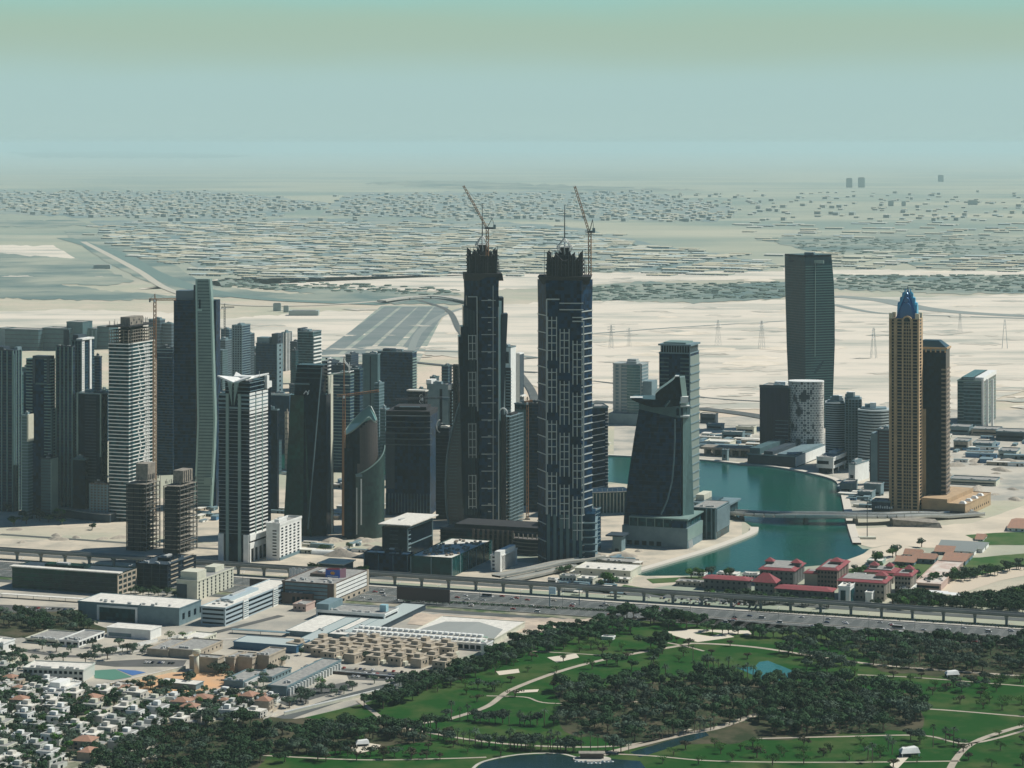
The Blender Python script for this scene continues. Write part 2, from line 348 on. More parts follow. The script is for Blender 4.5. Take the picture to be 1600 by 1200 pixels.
def foot(xl, xc, xr, yb, rot=RZ, d=None, w=None):
    P = G(xc, yb); ex = Vector((cos(rot), sin(rot), 0)); ey = Vector((-sin(rot), cos(rot), 0))
    if w is None:
        k = (xl-800)/F; w = (P.x-k*P.y)/(ex.x-k*ex.y)
    if d is None:
        k = (xr-800)/F; d = (k*P.y-P.x)/(ey.x-k*ey.y)
    return P, w, d, P-ex*(w/2)+ey*(d/2)
class B:
    """a building set down by the picture of its near corner; local x runs along its front, y away from the viewer"""
    def __init__(s, name, label, cat, xl, xc, xr, yb, yt, rot=RZ, d=None, w=None, group=None):
        s.P, s.w, s.d, c = foot(xl, xc, xr, yb, rot, d, w); s.yb = yb; s.k = s.P.y/F
        s.h = (yb-yt)*s.k; s.root = thing(name, label, cat, c, rot, group)
    def z(s, y): return (s.yb-y)*s.k
    def m(s, px): return px*s.k
    def fx(s, x):                       # local x on the front face that shows at picture column x
        r = s.root.rotation_euler.z; ex = Vector((cos(r), sin(r))); k = (x-800)/F
        wl = (s.P.x-k*s.P.y)/(ex.x-k*ex.y); return s.w/2-wl
    def ry(s, x):                       # local y on the right face that shows at column x
        r = s.root.rotation_euler.z; ey = Vector((-sin(r), cos(r))); k = (x-800)/F
        return -s.d/2+(k*s.P.y-s.P.x)/(ey.x-k*ey.y)
    def part(s, mb, name, m=None, smooth=False): return mb.build(name, m, s.root, smooth)
    def core(s, z0, z1, m, name='glazing', ins=0.0, x0=None, x1=None, y0=None, y1=None):
        return s.part(MB().box((-s.w/2 if x0 is None else x0)+ins, (s.w/2 if x1 is None else x1)-ins, (-s.d/2 if y0 is None else y0)+ins, (s.d/2 if y1 is None else y1)-ins, z0, z1), name, m)
    def bands(s, z0, z1, fl, t, m, pr=.35, name='floor_bands', x0=None, x1=None, y0=None, y1=None):
        mb = MB(); n = max(1, int(round((z1-z0)/fl))); fl = (z1-z0)/n
        a, b, c, e = (-s.w/2 if x0 is None else x0), (s.w/2 if x1 is None else x1), (-s.d/2 if y0 is None else y0), (s.d/2 if y1 is None else y1)
        for i in range(n+1):
            zz = z0+i*fl; mb.box(a-pr, b+pr, c-pr, e+pr, zz-t/2, zz+t/2)
        return s.part(mb, name, m)
    def piers(s, z0, z1, sp, wd, m, pr=.6, faces='FR', name='piers', x0=None, x1=None, y0=None, y1=None):
        mb = MB(); a, b, c, e = (-s.w/2 if x0 is None else x0), (s.w/2 if x1 is None else x1), (-s.d/2 if y0 is None else y0), (s.d/2 if y1 is None else y1)
        if 'F' in faces:
            n = max(1, int(round((b-a)/sp)))
            for i in range(n+1):
                x = a+(b-a)*i/n; mb.box(x-wd/2, x+wd/2, c-pr, c, z0, z1)
        if 'R' in faces:
            n = max(1, int(round((e-c)/sp)))
            for i in range(n+1):
                y = c+(e-c)*i/n; mb.box(b, b+pr, y-wd/2, y+wd/2, z0, z1)
        return s.part(mb, name, m)
    def roof(s, h=None, m=None, plant=True, units=4, par=1.2, pm=None, seed=0):
        h = s.h if h is None else h; rr = random.Random(seed+int(s.w*10)); m = m or ROOFG; pm = pm or CG
        mb = MB(); w, d, t = s.w/2+.45, s.d/2+.45, .5
        mb.box(-w+t, w-t, -d+t, d-t, h-.2, h+.15, m)
        for q in ((-w, w, -d, -d+t), (-w, w, d-t, d), (-w, -w+t, -d+t, d-t), (w-t, w, -d+t, d-t)): mb.box(*q, h-.3, h+par, pm)
        s.part(mb, 'roof')
        if plant:
            a, b = s.w*rr.uniform(.16, .26), s.d*rr.uniform(.16, .26); x, y = s.w*rr.uniform(-.15, .15), s.d*rr.uniform(-.1, .15); ph = rr.uniform(2.6, 4.2)
            q = s.part(MB().box(x-a, x+a, y-b, y+b, h+.16, h+ph), 'plant_room', pm)
            MB().box(x-a*.5, x+a*.1, y-b*.5, y+b*.4, h+ph, h+ph+1.2).build('vent', AC, q)
        for i in range(units):
            x = s.w*rr.uniform(-.4, .4); y = s.d*rr.uniform(-.42, -.28); a = rr.uniform(.8, 1.8)
            u = MB().box(x-a, x+a, y-.9, y+.9, h+.16, h+rr.uniform(1.2, 2)); s.part(u, 'air_unit', AC)
def lattice(mb, p, q, wd, r, bays, m=None):
    """square lattice mast/boom from p to q"""
    p = Vector(p); q = Vector(q); d = (q-p).normalized(); a = (Vector((0,0,1)) if abs(d.z) < .7 else Vector((1,0,0))).cross(d).normalized(); b = d.cross(a)
    C = [a*wd/2+b*wd/2, a*wd/2-b*wd/2, -a*wd/2-b*wd/2, -a*wd/2+b*wd/2]
    for c in C: mb.tube(p+c, q+c, r, m)
    for i in range(bays):
        s0 = p+(q-p)*(i/bays); s1 = p+(q-p)*((i+1)/bays)
        for k in range(4): mb.tube(s0+C[k], s1+C[(k+1) % 4], r*.75, m, 3)
def tower_crane(label, px, yb, ytop, yjib, x_end, y_end, xc_end, D=None, ybase_real=None, col=RUST, group='tower cranes on the building sites', wd=2.6):
    """hammerhead crane: mast at column px from yb up to the cab, jib to (x_end, y_end), counter-jib to xc_end"""
    P = G(px, yb) if D is None else at(px, yb, D); Dm = P.y; k = Dm/F
    t = thing('tower_crane', label, 'crane', P, 0, group)
    H = (yb-yjib)*k; Ht = (yb-ytop)*k
    mb = MB(); lattice(mb, (0,0,0), (0,0,H), wd, .38, max(6, int(H/5))); mb.build('mast', col, t)
    if P.z < 1: MB().box(-3, 3, -3, 3, 0, 1.5).build('base', CC, t)
    jx = (x_end-px)*k; jz = (yb-y_end)*k; cx = (xc_end-px)*k
    mb = MB(); lattice(mb, (0, 0, H), (jx, jx*.1, jz), 1.9, .28, 14); mb.build('jib', col, t)
    cj = MB(); lattice(cj, (0, 0, H), (cx, cx*.1, H), 1.9, .28, 4); c = cj.build('counter_jib', col, t)
    MB().box(min(cx, cx*.75), max(cx, cx*.75), -1.2, 1.2, H-3, H+1).build('counterweight', CG, c)
    tp = MB(); tp.tube((-.8,0,H), (0,0,Ht), .35); tp.tube((.8,0,H), (0,0,Ht), .35); tp.build('apex', col, t)
    tt = MB(); tt.tube((0,0,Ht), (jx*.6, jx*.06, H+(jz-H)*.6), .14, None, 3); tt.tube((0,0,Ht), (cx*.9, cx*.09, H), .14, None, 3); tt.build('tie_rods', STD, t)
    MB().box(-1.1, 1.1, -2.6, -.9, H-2.8, H-.2).build('cab', STW, t)
    return t
def luffing_crane(label, px, ybase, yhead, D, x_tip, y_tip, x_back, y_apex, x_apex):
    P = at(px, ybase, D); k = D/F; t = thing('luffing_crane', label, 'crane', P, 0, 'cranes on the tall twin towers')
    H = (ybase-yhead)*k
    mb = MB(); lattice(mb, (0,0,0), (0,0,H), 2.8, .42, max(5, int(H/5))); mb.build('mast', RUST, t)
    tip = ((x_tip-px)*k, 0, (ybase-y_tip)*k); ap = ((x_apex-px)*k, 0, (ybase-y_apex)*k); bx = (x_back-px)*k
    mb = MB(); lattice(mb, (-1, 0, H+2), tip, 1.8, .3, 14); mb.build('jib', RUST, t)
    mb = MB(); mb.tube((0, -1, H+2), ap, .35); mb.tube((0, 1, H+2), ap, .35); mb.tube((bx, 0, H+2), ap, .25); mb.build('a_frame', STD, t)
    mb = MB().box(-3.4, bx+.5, -1.6, 1.6, H, H+2.2); pl = mb.build('machinery_deck', STD, t)
    MB().box(bx-1.6, bx+1.2, -1.8, 1.8, H+.3, H+5).build('counterweight', CG, pl)
    MB().box(-4.8, -2.6, -2.8, -.9, H+.4, H+3).build('cab', STW, t)
    mb = MB(); mb.tube(ap, tip, .12, None, 3); mb.build('pendant_rope', STD, t)
    return t
def frame_floors(b, z0, z1, fl, slab=CC, x0=None, x1=None, y0=None, y1=None, sp=6, name='floor_slabs', inner=True, cm=None):
    """open concrete frame: slabs, columns and a dark core"""
    a, bb, c, e = (-b.w/2 if x0 is None else x0), (b.w/2 if x1 is None else x1), (-b.d/2 if y0 is None else y0), (b.d/2 if y1 is None else y1)
    mb = MB(); n = int((z1-z0)/fl)
    for i in range(n+1): mb.box(a, bb, c, e, z0+i*fl-.25, z0+i*fl+.25)
    b.part(mb, name, slab)
    mb = MB()
    nx = max(1, int((bb-a)/sp)); ny = max(1, int((e-c)/sp))
    for i in range(nx+1):
        for j in range(ny+1):
            if 0 < i < nx and 0 < j < ny: continue
            x = a+.4+(bb-a-.8)*i/nx; y = c+.4+(e-c-.8)*j/ny; mb.box(x-.35, x+.35, y-.35, y+.35, z0, z0+n*fl)
    b.part(mb, 'columns', cm or slab)
    if inner: b.part(MB().box(a+(bb-a)*.25, bb-(bb-a)*.25, c+(e-c)*.25, e-(e-c)*.25, z0, z1), 'core_wall', CCD)
def rods(b, z, hh, n, seed=1, m=None, name='rebar'):
    rr = random.Random(seed); mb = MB()
    for i in range(n):
        x = rr.uniform(-b.w/2, b.w/2); y = rr.choice((-b.d/2+.5, b.d/2-.5, rr.uniform(-b.d/2, b.d/2))); q = rr.uniform(.4, 1)*hh; mb.box(x-.15, x+.15, y-.15, y+.15, z, z+q)
    b.part(mb, name, m or STD)
# ---------------------------------------------------------------- left-hand cluster
def plain_tower(name, label, xl, xc, xr, yb, yt, glass, band, fl=3.5, bt=1.0, piers=None, group=None, rot=RZ, d=None, plant=True, units=3, base=None, cat='tower', z_from=0, facesp='FR'):
    b = B(name, label, cat, xl, xc, xr, yb, yt, rot, d, group=group)
    b.core(z_from, b.h, glass)
    if band: b.bands(z_from+fl, b.h-.3, fl, bt, band)
    if piers: b.piers(z_from, b.h, piers[0], piers[1], piers[2], .7, facesp)
    b.roof(plant=plant, units=units, pm=band or CG)
    return b
GRP = 'residential towers of the dense cluster'
b = plain_tower('residential_tower', 'dark residential tower cut by the frame edge, with a low crown and a pale flank', -14, 20, 33, 800, 548, GN, CGD, 3.5, 1.3, (7, 1.6, SG), GRP, plant=False)
b.part(MB().box(-b.w/2+1, b.w/2-b.w*.45, -b.d/2+1, b.d/2-3, b.h, b.h+4), 'crown', CGD); b.part(MB().box(b.w/2, b.w/2+1.2, -b.d/2, -b.d/2+3, 0, b.h-4), 'pale_pilaster', CM); b.part(MB().box(b.w/2-4, b.w/2+.6, b.d/2-9, b.d/2, b.h, b.h+3.4), 'plant_room', CG)
b = B('residential_tower', 'dark residential tower with an arched portal frame round its top floors', 'tower', 41, 79, 86, 806, 562, group=GRP)
b.core(0, b.h, GN); b.bands(3, b.h, 3.5, 1.3, SG, .3, x0=-b.w/2, x1=-b.w/2+b.w*.25); b.bands(3, b.h, 3.5, 1.3, SG, .3, x0=b.w/2-b.w*.25, x1=b.w/2)
zt = b.z(600); mb = MB()
for x in (b.fx(54), b.fx(76)): mb.box(x-1.6, x+1.6, -b.d/2-1.6, b.d/2, zt, b.h+1)
mb.box(b.fx(54)-1.6, b.fx(76)+1.6, -b.d/2-1.6, b.d/2, b.h+1, b.h+4); b.part(mb, 'portal_frame', CGD)
b.part(MB().box(b.fx(56), b.fx(74), -b.d/2-.9, -b.d/2-.3, zt-1, zt+1), 'sill_band', CM)
b.part(MB().box(-b.w/2-5, -b.w/2, -b.d/4, b.d/2, 0, b.h-16), 'side_wing', GN); b.part(MB().box(b.w/2, b.w/2+1.5, -b.d/2, -b.d/2+4, 0, b.z(640)), 'pale_pilaster', CM)
b = plain_tower('residential_tower', 'tall narrow residential tower with a dark mast block rising from its roof', 88, 113, 117, 806, 542, GN, CGD, 3.5, 1.1, (5.5, 1.3, SG), GRP, plant=False, facesp='F')
b.part(MB().box(b.fx(98), b.fx(107), -b.d/2+2, b.d/2-4, b.h, b.z(516)), 'mast_block', CGD); b.part(MB().tube((b.fx(103), 0, b.z(516)), (b.fx(103), 0, b.z(508)), .4), 'antenna', STD)
b = plain_tower('residential_tower', 'residential tower with a bright white balcony strip and white corner column near its top', 112, 127, 147, 790, 533, GN, CM, 3.5, 1.0, (4.4, 1.1, SG), GRP, plant=False, facesp='F')
mb = MB()
y1 = b.ry(131)
mb.box(b.w/2, b.w/2+1, -b.d/2, -b.d/2+1.2, b.z(612), b.h); mb.box(b.w/2, b.w/2+1, y1-1, y1, b.z(612), b.h)
n = 22
for i in range(n): zz = b.z(612)+(b.h-b.z(612))*i/n; mb.box(b.w/2, b.w/2+1, -b.d/2+1.2, y1-1, zz, zz+2)
b.part(mb, 'white_balcony_strip', CW); b.part(MB().box(b.w/2, b.w/2+1.6, b.ry(138.5), b.ry(141.5), b.z(612), b.h+2), 'white_column', CW)
b.part(MB().box(-b.w/2, -b.w/2+b.w*.55, -b.d/2+3, b.d/2-8, b.h, b.z(524)), 'plant_room', CGD); b.part(MB().box(b.w/2-6, b.w/2+2, -b.d/2-1, b.d/2-3, b.h+1, b.h+3), 'roof_slab', CW)
b = plain_tower('residential_tower', 'small dark tower half hidden behind the one with the white balcony strip', 146, 156, 159, 745, 558, GN, CGD, 3.5, 1.0, None, GRP)
b = plain_tower('residential_tower', 'squat dark residential block with a pale vertical edge, below the white balcony strip', 121, 157, 168, 808, 616, GD, None, 3.5, 1.0, None, GRP, units=5)
b.bands(3, b.h, 3.5, 1.0, CGD, .3, x0=b.fx(133), x1=b.fx(150)); b.part(MB().box(-b.w/2-.8, -b.w/2+1.2, -b.d/2-.8, -b.d/2+2, 0, b.h+1), 'pale_pilaster', CP); b.part(MB().box(b.w/2-.3, b.w/2+.9, -b.d/2-.8, -b.d/2+1.2, b.z(714), b.h+1), 'pale_pilaster', CP)
b = plain_tower('residential_tower', 'slim low tower with a pale green lit shaft, between two taller dark towers', 34, 44, 51, 812, 650, CM, CG, 3.5, .9, None, GRP, units=0)
b.part(MB().box(b.w/2-1, b.w/2+.9, -b.d/2-.9, b.d/2+.9, b.z(690), b.h+1.6), 'pale_shaft', CCR)
b = plain_tower('residential_tower', 'stepped dark block with a pale green end wall beside the portal-topped tower', 64, 79, 90, 812, 717, CM, CGD, 3.5, 1.0, None, GRP, units=2); b.part(MB().box(b.w/2, b.w/2+1, -b.d/2, b.d/2, 0, b.h), 'end_wall', CP)
b = plain_tower('residential_tower', 'dark block outlined by a pale frame at the foot of the cluster', 113, 133, 138, 809, 718, GD, None, 3.5, 1.0, None, GRP, units=2)
mb = MB(); mb.box(-b.w/2-1, -b.w/2+1, -b.d/2-1, -b.d/2+1, 4, b.h+1); mb.box(-b.w/2+1, b.w/2, -b.d/2-1, -b.d/2+1, b.h-1, b.h+1); mb.box(-b.w/2+1, b.w/2, -b.d/2-1, -b.d/2+1, 4, 6); b.part(mb, 'pale_frame', CM)
b = plain_tower('residential_tower', 'muted green shaft tower behind the squat dark block', 86, 93, 112, 800, 640, CM, CG, 3.5, .7, None, GRP, units=0)
b = plain_tower('apartment_block', 'small grey apartment block with rows of tiny windows at the foot of the white-banded tower', 141, 168, 174, 814, 757, CG, CBR, 3.2, 1.5, (4, 1.8, CG), None, cat='apartment block')
for i, (xl, xc, xr, yb, yt, lb) in enumerate([(28,40,52,792,772,'pale low house among dark trees at the foot of the towers'), (52,64,70,788,768,'taller pale low house at the foot of the towers')]):
    b = B('house', lb, 'house', xl, xc, xr, yb, yt); b.core(0, b.h, CCR, 'wall'); b.roof(plant=True, units=0, pm=CCR)
    for k in range(3):
        MBw = MB().box(b.w/2-2-k*3.4-1, b.w/2-2-k*3.4+1, -b.d/2-.12, -b.d/2+.1, 2.2, 4.4); b.part(MBw, 'window', GD)
# curved podium
b = B('podium', 'long dark curved podium terrace at the foot of the dense towers', 'podium', 40, 168, 200, 818, 806)
mb = MB(); pts = [(-b.w/2, 14)]+[(-b.w/2+b.w*i/16, 12*cos(i/16*pi)-6) for i in range(17)]+[(b.w/2, 30), (-b.w/2, 30)]
mb.prism([p for p in pts[1:]], 0, b.h); b.part(mb, 'wall', CGD); mb = MB().prism(pts[1:], b.h, b.h+1); b.part(mb, 'roof', ROOFG)
# far-off row behind the cluster
for i, (xl, xc, xr, yb, yt, lb) in enumerate([(8,60,64,548,516,'long grey block far behind the towers, nearest the frame edge'),(66,104,106,548,514,'long grey block far behind, with a paler roof edge'),(104,129,131,547,504,'taller plain grey block with a smooth bluish wall, far behind the towers'),(133,150,152,546,514,'grey far block with a grid of pale dots'),(152,170,173,546,511,'far grey block half behind the unfinished concrete top'),(-6,8,12,546,514,'pale far block with vertical stripes at the frame edge')]):
    b = B('far_block', lb, 'block', xl, xc, xr, yb, yt, d=40, group='grey blocks in a far row'); b.core(0, b.h, CM if i != 5 else CG, 'wall')
    if i in (3, 5): b.piers(2, b.h-3, 9, 2.6, CG, .7, 'F')
    elif i != 2: b.bands(6, b.h-2, 9, 1.6, CGD)
    b.roof(plant=False, units=0, pm=CM)

# --- white-banded tower with an unfinished concrete top
b = B('banded_tower', 'white-banded tower whose top floors are still raw concrete', 'tower', 170, 201, 241, 815, 538)
fl = b.m(5.6); b.core(0, b.h, GT)
b.bands(fl, b.h, fl, 1.05, CW, .5)
mb = MB(); n = int(b.h/fl)
for i in range(n):
    z0 = i*fl+.6; z1 = (i+1)*fl-.6; ph = i % 8; ph = ph if ph < 5 else 8-ph; o = ph*.028
    for fr in (.36+o, .56+o, .60+o*.6, .66, .72, .78):
        y = -b.d/2+b.d*fr; mb.box(b.w/2, b.w/2+.5, y-.9, y+.9, z0, z1)
b.part(mb, 'staggered_fins', CW)
b.part(MB().box(b.w/2+.5, b.w/2+1, b.d/2-5, b.d/2, 0, b.h), 'raw_edge', CT)
b.h += 0; z1 = b.z(512)
frame_floors(b, b.h+.7, z1, 3.6, CC, sp=5)
b.part(MB().box(-b.w/2-2, b.w/2+2, -b.d/2-2, b.d/2+2, z1+.3, z1+1.6), 'top_deck', CCD)
mb = MB().box(-b.w*.18, b.w*.30, -b.d*.3, b.d*.22, z1+1.6, b.z(497)); c = b.part(mb, 'lift_core', CC)
for k in range(5): MB().box(b.w*.30-.1, b.w*.30+.25, -b.d*.26+k*b.d*.1, -b.d*.26+k*b.d*.1+2, z1+3+(k % 2)*3, z1+5+(k % 2)*3).build('opening', CCD, c)
rods(b, z1+1.6, 8, 60, 3)
tower_crane('tall ochre tower crane standing against the white-banded tower', 242, 812, 459, 468, 275, 468, 233)

b = plain_tower('office_tower', 'dark tower with three pale bands at its top, beside the tall crane mast', 245, 270, 274, 742, 545, GN, CGD, 3.5, .8, None)
for k, yy in enumerate((545.5, 550, 558)): b.part(MB().box(-b.w/2-.8+k*1.5, b.w/2+.8-k, -b.d/2-.9-.2*k, -b.d/2, b.z(yy)-b.m(1.6), b.z(yy)), 'pale_band', CG)
for i, (xl, xc, xr, yb, yt, lb) in enumerate([(232,250,258,560,500,'far dark tower with a pale lit flank behind the ochre crane'),(254,268,272,560,506,'far tower with a pale stripe beside the blue slab tower')]):
    plain_tower('far_tower', lb, xl, xc, xr, yb, yt, CGD, CG, 6, 1, None, 'far towers behind the skyline', units=0)

# --- blue slab tower + pale green sail slab
P = G(305, 795)
t = thing('slab_tower', 'tall dark blue block behind a leaning pale green screen wall', 'tower', P, R(-6))
k = P.y/F
def pz(y): return (795-y)*k
mb = MB()
prof = [(436, 305.5, 329), (470, 305.8, 331.5), (560, 306.8, 334.2), (655, 308.5, 337), (700, 307, 335.5), (750, 304.8, 333), (796, 302.5, 330.5)]
rings = [[((a-305)*k, 0, pz(y)), ((c-305)*k, 0, pz(y)), ((c-305)*k, 9, pz(y)), ((a-305)*k, 9, pz(y))] for y, a, c in reversed(prof)]
mb.loft(rings); o = mb.build('screen_wall', CP, t)
ln = MB()
def px_at(y):
    for (y0, a0, c0), (y1, a1, c1) in zip(prof, prof[1:]):
        if y0 <= y <= y1: f = (y-y0)/(y1-y0); return a0+(a1-a0)*f, c0+(c1-c0)*f
    return prof[-1][1:]
y = 440
while y < 794:
    a, c = px_at(y); ln.box((a+3.4-305)*k, (c-2.6-305)*k, -.25, 0, pz(y)-.55, pz(y)+.55); y += 5
ln.build('panel_joints', CM, o)
ed = MB()
for side in (1, 2):
    rg = []
    for q in reversed(prof):
        x = (q[side]-305)*k; s_ = 1 if side == 1 else -1; rg.append([(x, -.8, pz(q[0])), (x+s_*2, -.8, pz(q[0])), (x+s_*2, -.05, pz(q[0])), (x, -.05, pz(q[0]))] if s_ > 0 else [(x+s_*2, -.8, pz(q[0])), (x, -.8, pz(q[0])), (x, -.05, pz(q[0])), (x+s_*2, -.05, pz(q[0]))])
    ed.loft(rg)
ed.build('edge_trim', mat('pale_green_trim', (.36,.52,.46), .5), o)
MB().box((311.3-305)*k, (313.6-305)*k, -.5, -.05, pz(482), pz(468)).build('slot_opening', GD, t)
MB().box((306.5-305)*k, (316-305)*k, -.45, -.05, pz(486), pz(482.5)).build('slot_sill', MATS['pale_green_trim'], t)
bl = MB(); x0, x1 = (269.5-305)*k, (304.6-305)*k; bl.box(x0, x1, 4, 34, 0, pz(470)); bl.box((336.6-305)*k-14, (335.5-305)*k, 9.1, 30, 0, pz(470)); bl.build('glazing', GN, t)
MB().box(x0+1.5, (300-305)*k, 8, 30, pz(470), pz(455)).build('upper_block', mat('blue_grey_panel', (.10,.15,.18), .6), t)
MB().box((300.5-305)*k, (305-305)*k, 6, 20, pz(470), pz(446)).build('corner_shaft', CGD, t)
mb = MB()
for i in range(1, 60): mb.box(x0-.2, x1+.1, 3.8, 4, pz(795-i*5.5)-.25, pz(795-i*5.5)+.25)
mb.build('floor_bands', mat('deep_blue_spandrel', (.012,.028,.045), .5), t)
MB().box((320-305)*k, (333-305)*k, -3.5, -.8, pz(757), pz(745)).build('hanging_box', CP, t)
MB().box((304-305)*k-3, (333-305)*k, -6, -1, pz(796), pz(790)).build('entrance', CG, t)

# --- paired unfinished concrete frames
for xl, xc, xr, yb, yt, yc, lb in [(197,228,250,862,753,727,'unfinished open concrete frame with a pale square lift core, nearer the white-banded tower'), (255,281,308,866,757,738,'unfinished open concrete frame with a striped lift core, beside the black and white tower')]:
    b = B('unfinished_block', lb, 'unfinished building', xl, xc, xr, yb, yt, group='open concrete frames rising together')
    frame_floors(b, 0, b.h, 4.6, CC, sp=6.5, inner=False, cm=CCD)
    b.part(MB().box(-b.w/2+1, b.w/2-b.w*.25, -b.d/2+.8, b.d/2-b.d*.35, 0, b.h-4), 'dust_screen', CCD)
    c = b.part(MB().box(-b.w*.22, b.w*.38, -b.d*.2, b.d*.35, b.h, b.z(yc)), 'lift_core', CC); hz_ = b.z(yc)-b.h
    for q in range(4): MB().box(b.w*.38, b.w*.38+.3, -b.d*.15+q*b.d*.12, -b.d*.15+q*b.d*.12+1.4, b.h+1, b.h+hz_*(.95 if yc == 738 else .35)).build('core_opening', CCD, c)
    mb = MB(); 
    for q in range(5): mb.tube((b.w/2+.5, -b.d/2+q*b.d/4, 0), (b.w/2+.5, -b.d/2+q*b.d/4, b.h+3), .25)
    for q in range(12): mb.box(b.w/2+.3, b.w/2+1.2, -b.d/2, b.d/2, q*b.h/12, q*b.h/12+.25)
    b.part(mb, 'scaffolding', STEEL); rods(b, b.h, 5, 40, 5)

# --- black and white tower with spiked crown
b = B('office_tower', 'black and white striped tower with spiky white roof crown and funnel-shaped column', 'tower', 342, 389, 417.5, 879, 616)
b.core(0, b.h, GD); fl = b.m(5.8)
b.bands(b.z(835), b.z(642), fl, .5, mat('thin_grey_line', (.22,.26,.27), .6), .2)
b.bands(b.z(638), b.z(618), fl, 1.9, CG, .6, 'crown_bands', x1=b.w/2)
mb = MB()
for x0, x1 in ((353.5, 358), (372.5, 377)): mb.box(b.fx(x0), b.fx(x1), -b.d/2-1.2, -b.d/2, 0, b.z(616))
b.part(mb, 'pale_pilasters', CP)
b.part(MB().box(b.fx(358.6), b.fx(371.5), -b.d/2-.9, -b.d/2-.1, b.z(636), b.z(616)), 'dark_recess', GD)
mb = MB(); n = int(round((b.z(616)-b.z(835))/fl))
for i in range(n+1):
    z = b.z(835)+i*(b.z(616)-b.z(835))/n
    for a, c in ((0, .30), (.36, .66), (.72, 1)): mb.box(b.w/2+.3, b.w/2+.9, -b.d/2+b.d*a, -b.d/2+b.d*c, z-(.75 if i < n-5 else 1.5), z+(.5 if i < n-5 else .9))
b.part(mb, 'white_balconies', CW)
mb = MB()
for f_ in (.33, .69): mb.box(b.w/2+.2, b.w/2+1.1, -b.d/2+b.d*f_-.8, -b.d/2+b.d*f_+.8, b.z(835), b.z(626))
b.part(mb, 'side_piers', CP)
mb = MB()                                   # portal base
mb.box(b.w/2+.2, b.w/2+1.4, -b.d/2, b.d/2, b.z(846), b.z(836)); mb.box(b.w/2+.2, b.w/2+1.4, -b.d/2, b.d/2, b.z(858), b.z(849))
for f_ in (.0, .22, .45, .68, .92): mb.box(b.w/2+.2, b.w/2+1.4, -b.d/2+b.d*f_, -b.d/2+b.d*f_+2.2, 0, b.z(858))
mb.box(b.fx(381), b.w/2+.2, -b.d/2-1.2, -b.d/2, 0, b.z(836)); mb.box(-b.w/2-.3, b.fx(350), -b.d/2-1.2, -b.d/2, 0, b.z(836))
b.part(mb, 'base_frame', CW)
zb, zt = b.h, b.z(595)
b.part(MB().box(b.fx(349), b.w/2-1, -b.d/2+4, b.d/2-5, zb, zt-1), 'penthouse', GD)
mb = MB()
for i in range(3): mb.box(b.fx(349)-.4, b.w/2-.6, -b.d/2+3.6, b.d/2-4.6, zb+2+i*4.2, zb+2.7+i*4.2)
b.part(mb, 'penthouse_bands', CG)
mb = MB(); X0, X1, Y0, Y1 = b.fx(339), b.fx(392), -b.d/2-1, b.d/2+1; cx = b.fx(365); zt2 = b.z(590.5)
for corner in ((X0, Y0+2), (b.w/2+1.5, Y0+2), (X0, Y1), (b.w/2+1.5, Y1)):
    mb.add([(cx-3, Y0+1, zt-3), (cx+3, Y0+1, zt-3), (cx+3, 2, zt+.5), (cx-3, 2, zt+.5), (corner[0], corner[1], zt2+1.4), (corner[0], corner[1], zt2)], [(0,1,5),(2,3,4),(0,5,4,3),(1,2,4,5),(0,3,2,1)])
mb.box(b.w/2-1, b.w/2+1.8, b.d/2-4, b.d/2+1, b.z(613), b.z(592))
mb.box(cx-9, cx+9, -4, 8, zt-.5, zt+2.5)
b.part(mb, 'roof_crown', CW)
mb = MB()
for s_ in (-1, 1): mb.add([(cx+s_*6, Y0-.8, zt-2), (cx+s_*1.2, Y0-.8, zt-2), (cx+s_*1.2, Y0-.8, b.z(634)), (cx+s_*6, Y0+1.5, zt-2), (cx+s_*1.2, Y0+1.5, zt-2), (cx+s_*1.2, Y0+1.5, b.z(634))], [(0,1,2),(3,5,4),(0,2,5,3),(1,4,5,2),(0,3,4,1)] if s_ > 0 else [(0,2,1),(3,4,5),(0,3,5,2),(1,2,5,4),(0,1,4,3)])
b.part(mb, 'funnel_column', CP); b.part(MB().tube((b.w/2-3, 9, zt), (b.w/2-3, 9, b.z(584)), .25), 'antenna', STW)
b.part(MB().box(b.w/2-6, b.w/2+.5, b.d/2, b.d/2+8, 0, b.z(612)), 'rear_shaft', GD); b.part(MB().box(b.w/2-6, b.w/2+1, b.d/2+.5, b.d/2+9, b.z(612), b.z(602)), 'rear_plant', CW)

# --- white office cube beside it
b = B('white_office_block', 'small white office block with five columns of slit windows beside the striped tower', 'office block', 416, 437, 471, 876, 821)
b.core(0, b.h, CW, 'wall'); wm = MB().box(-.1, .12, -2.3, 2.3, -.8, .8); w0 = wm.build('window', GD, b.root)
fl = b.h/11.5; first = True
for i in range(10):
    for j in range(5):
        o = w0 if first else w0.copy(); first = False
        if o is not w0: COL.objects.link(o); o.parent = b.root
        o.location = (b.w/2, -b.d/2+b.d*(j+.62)/5.4, 3+fl*(i+.3))
wm = MB().box(-2.2, 2.2, -.12, .1, -.6, .6).build('window', GD, b.root); wm.location = (b.fx(429), -b.d/2, 5)
for i in range(1, 9):
    o = wm.copy(); COL.objects.link(o); o.parent = b.root; o.location = (b.fx(429), -b.d/2, 5+fl*i)
b.roof(par=2.2, pm=CW)
b.part(MB().box(b.w/2, b.w/2+.8, -b.d/2-.5, b.d/2+.5, 0, 3), 'plinth', CG)
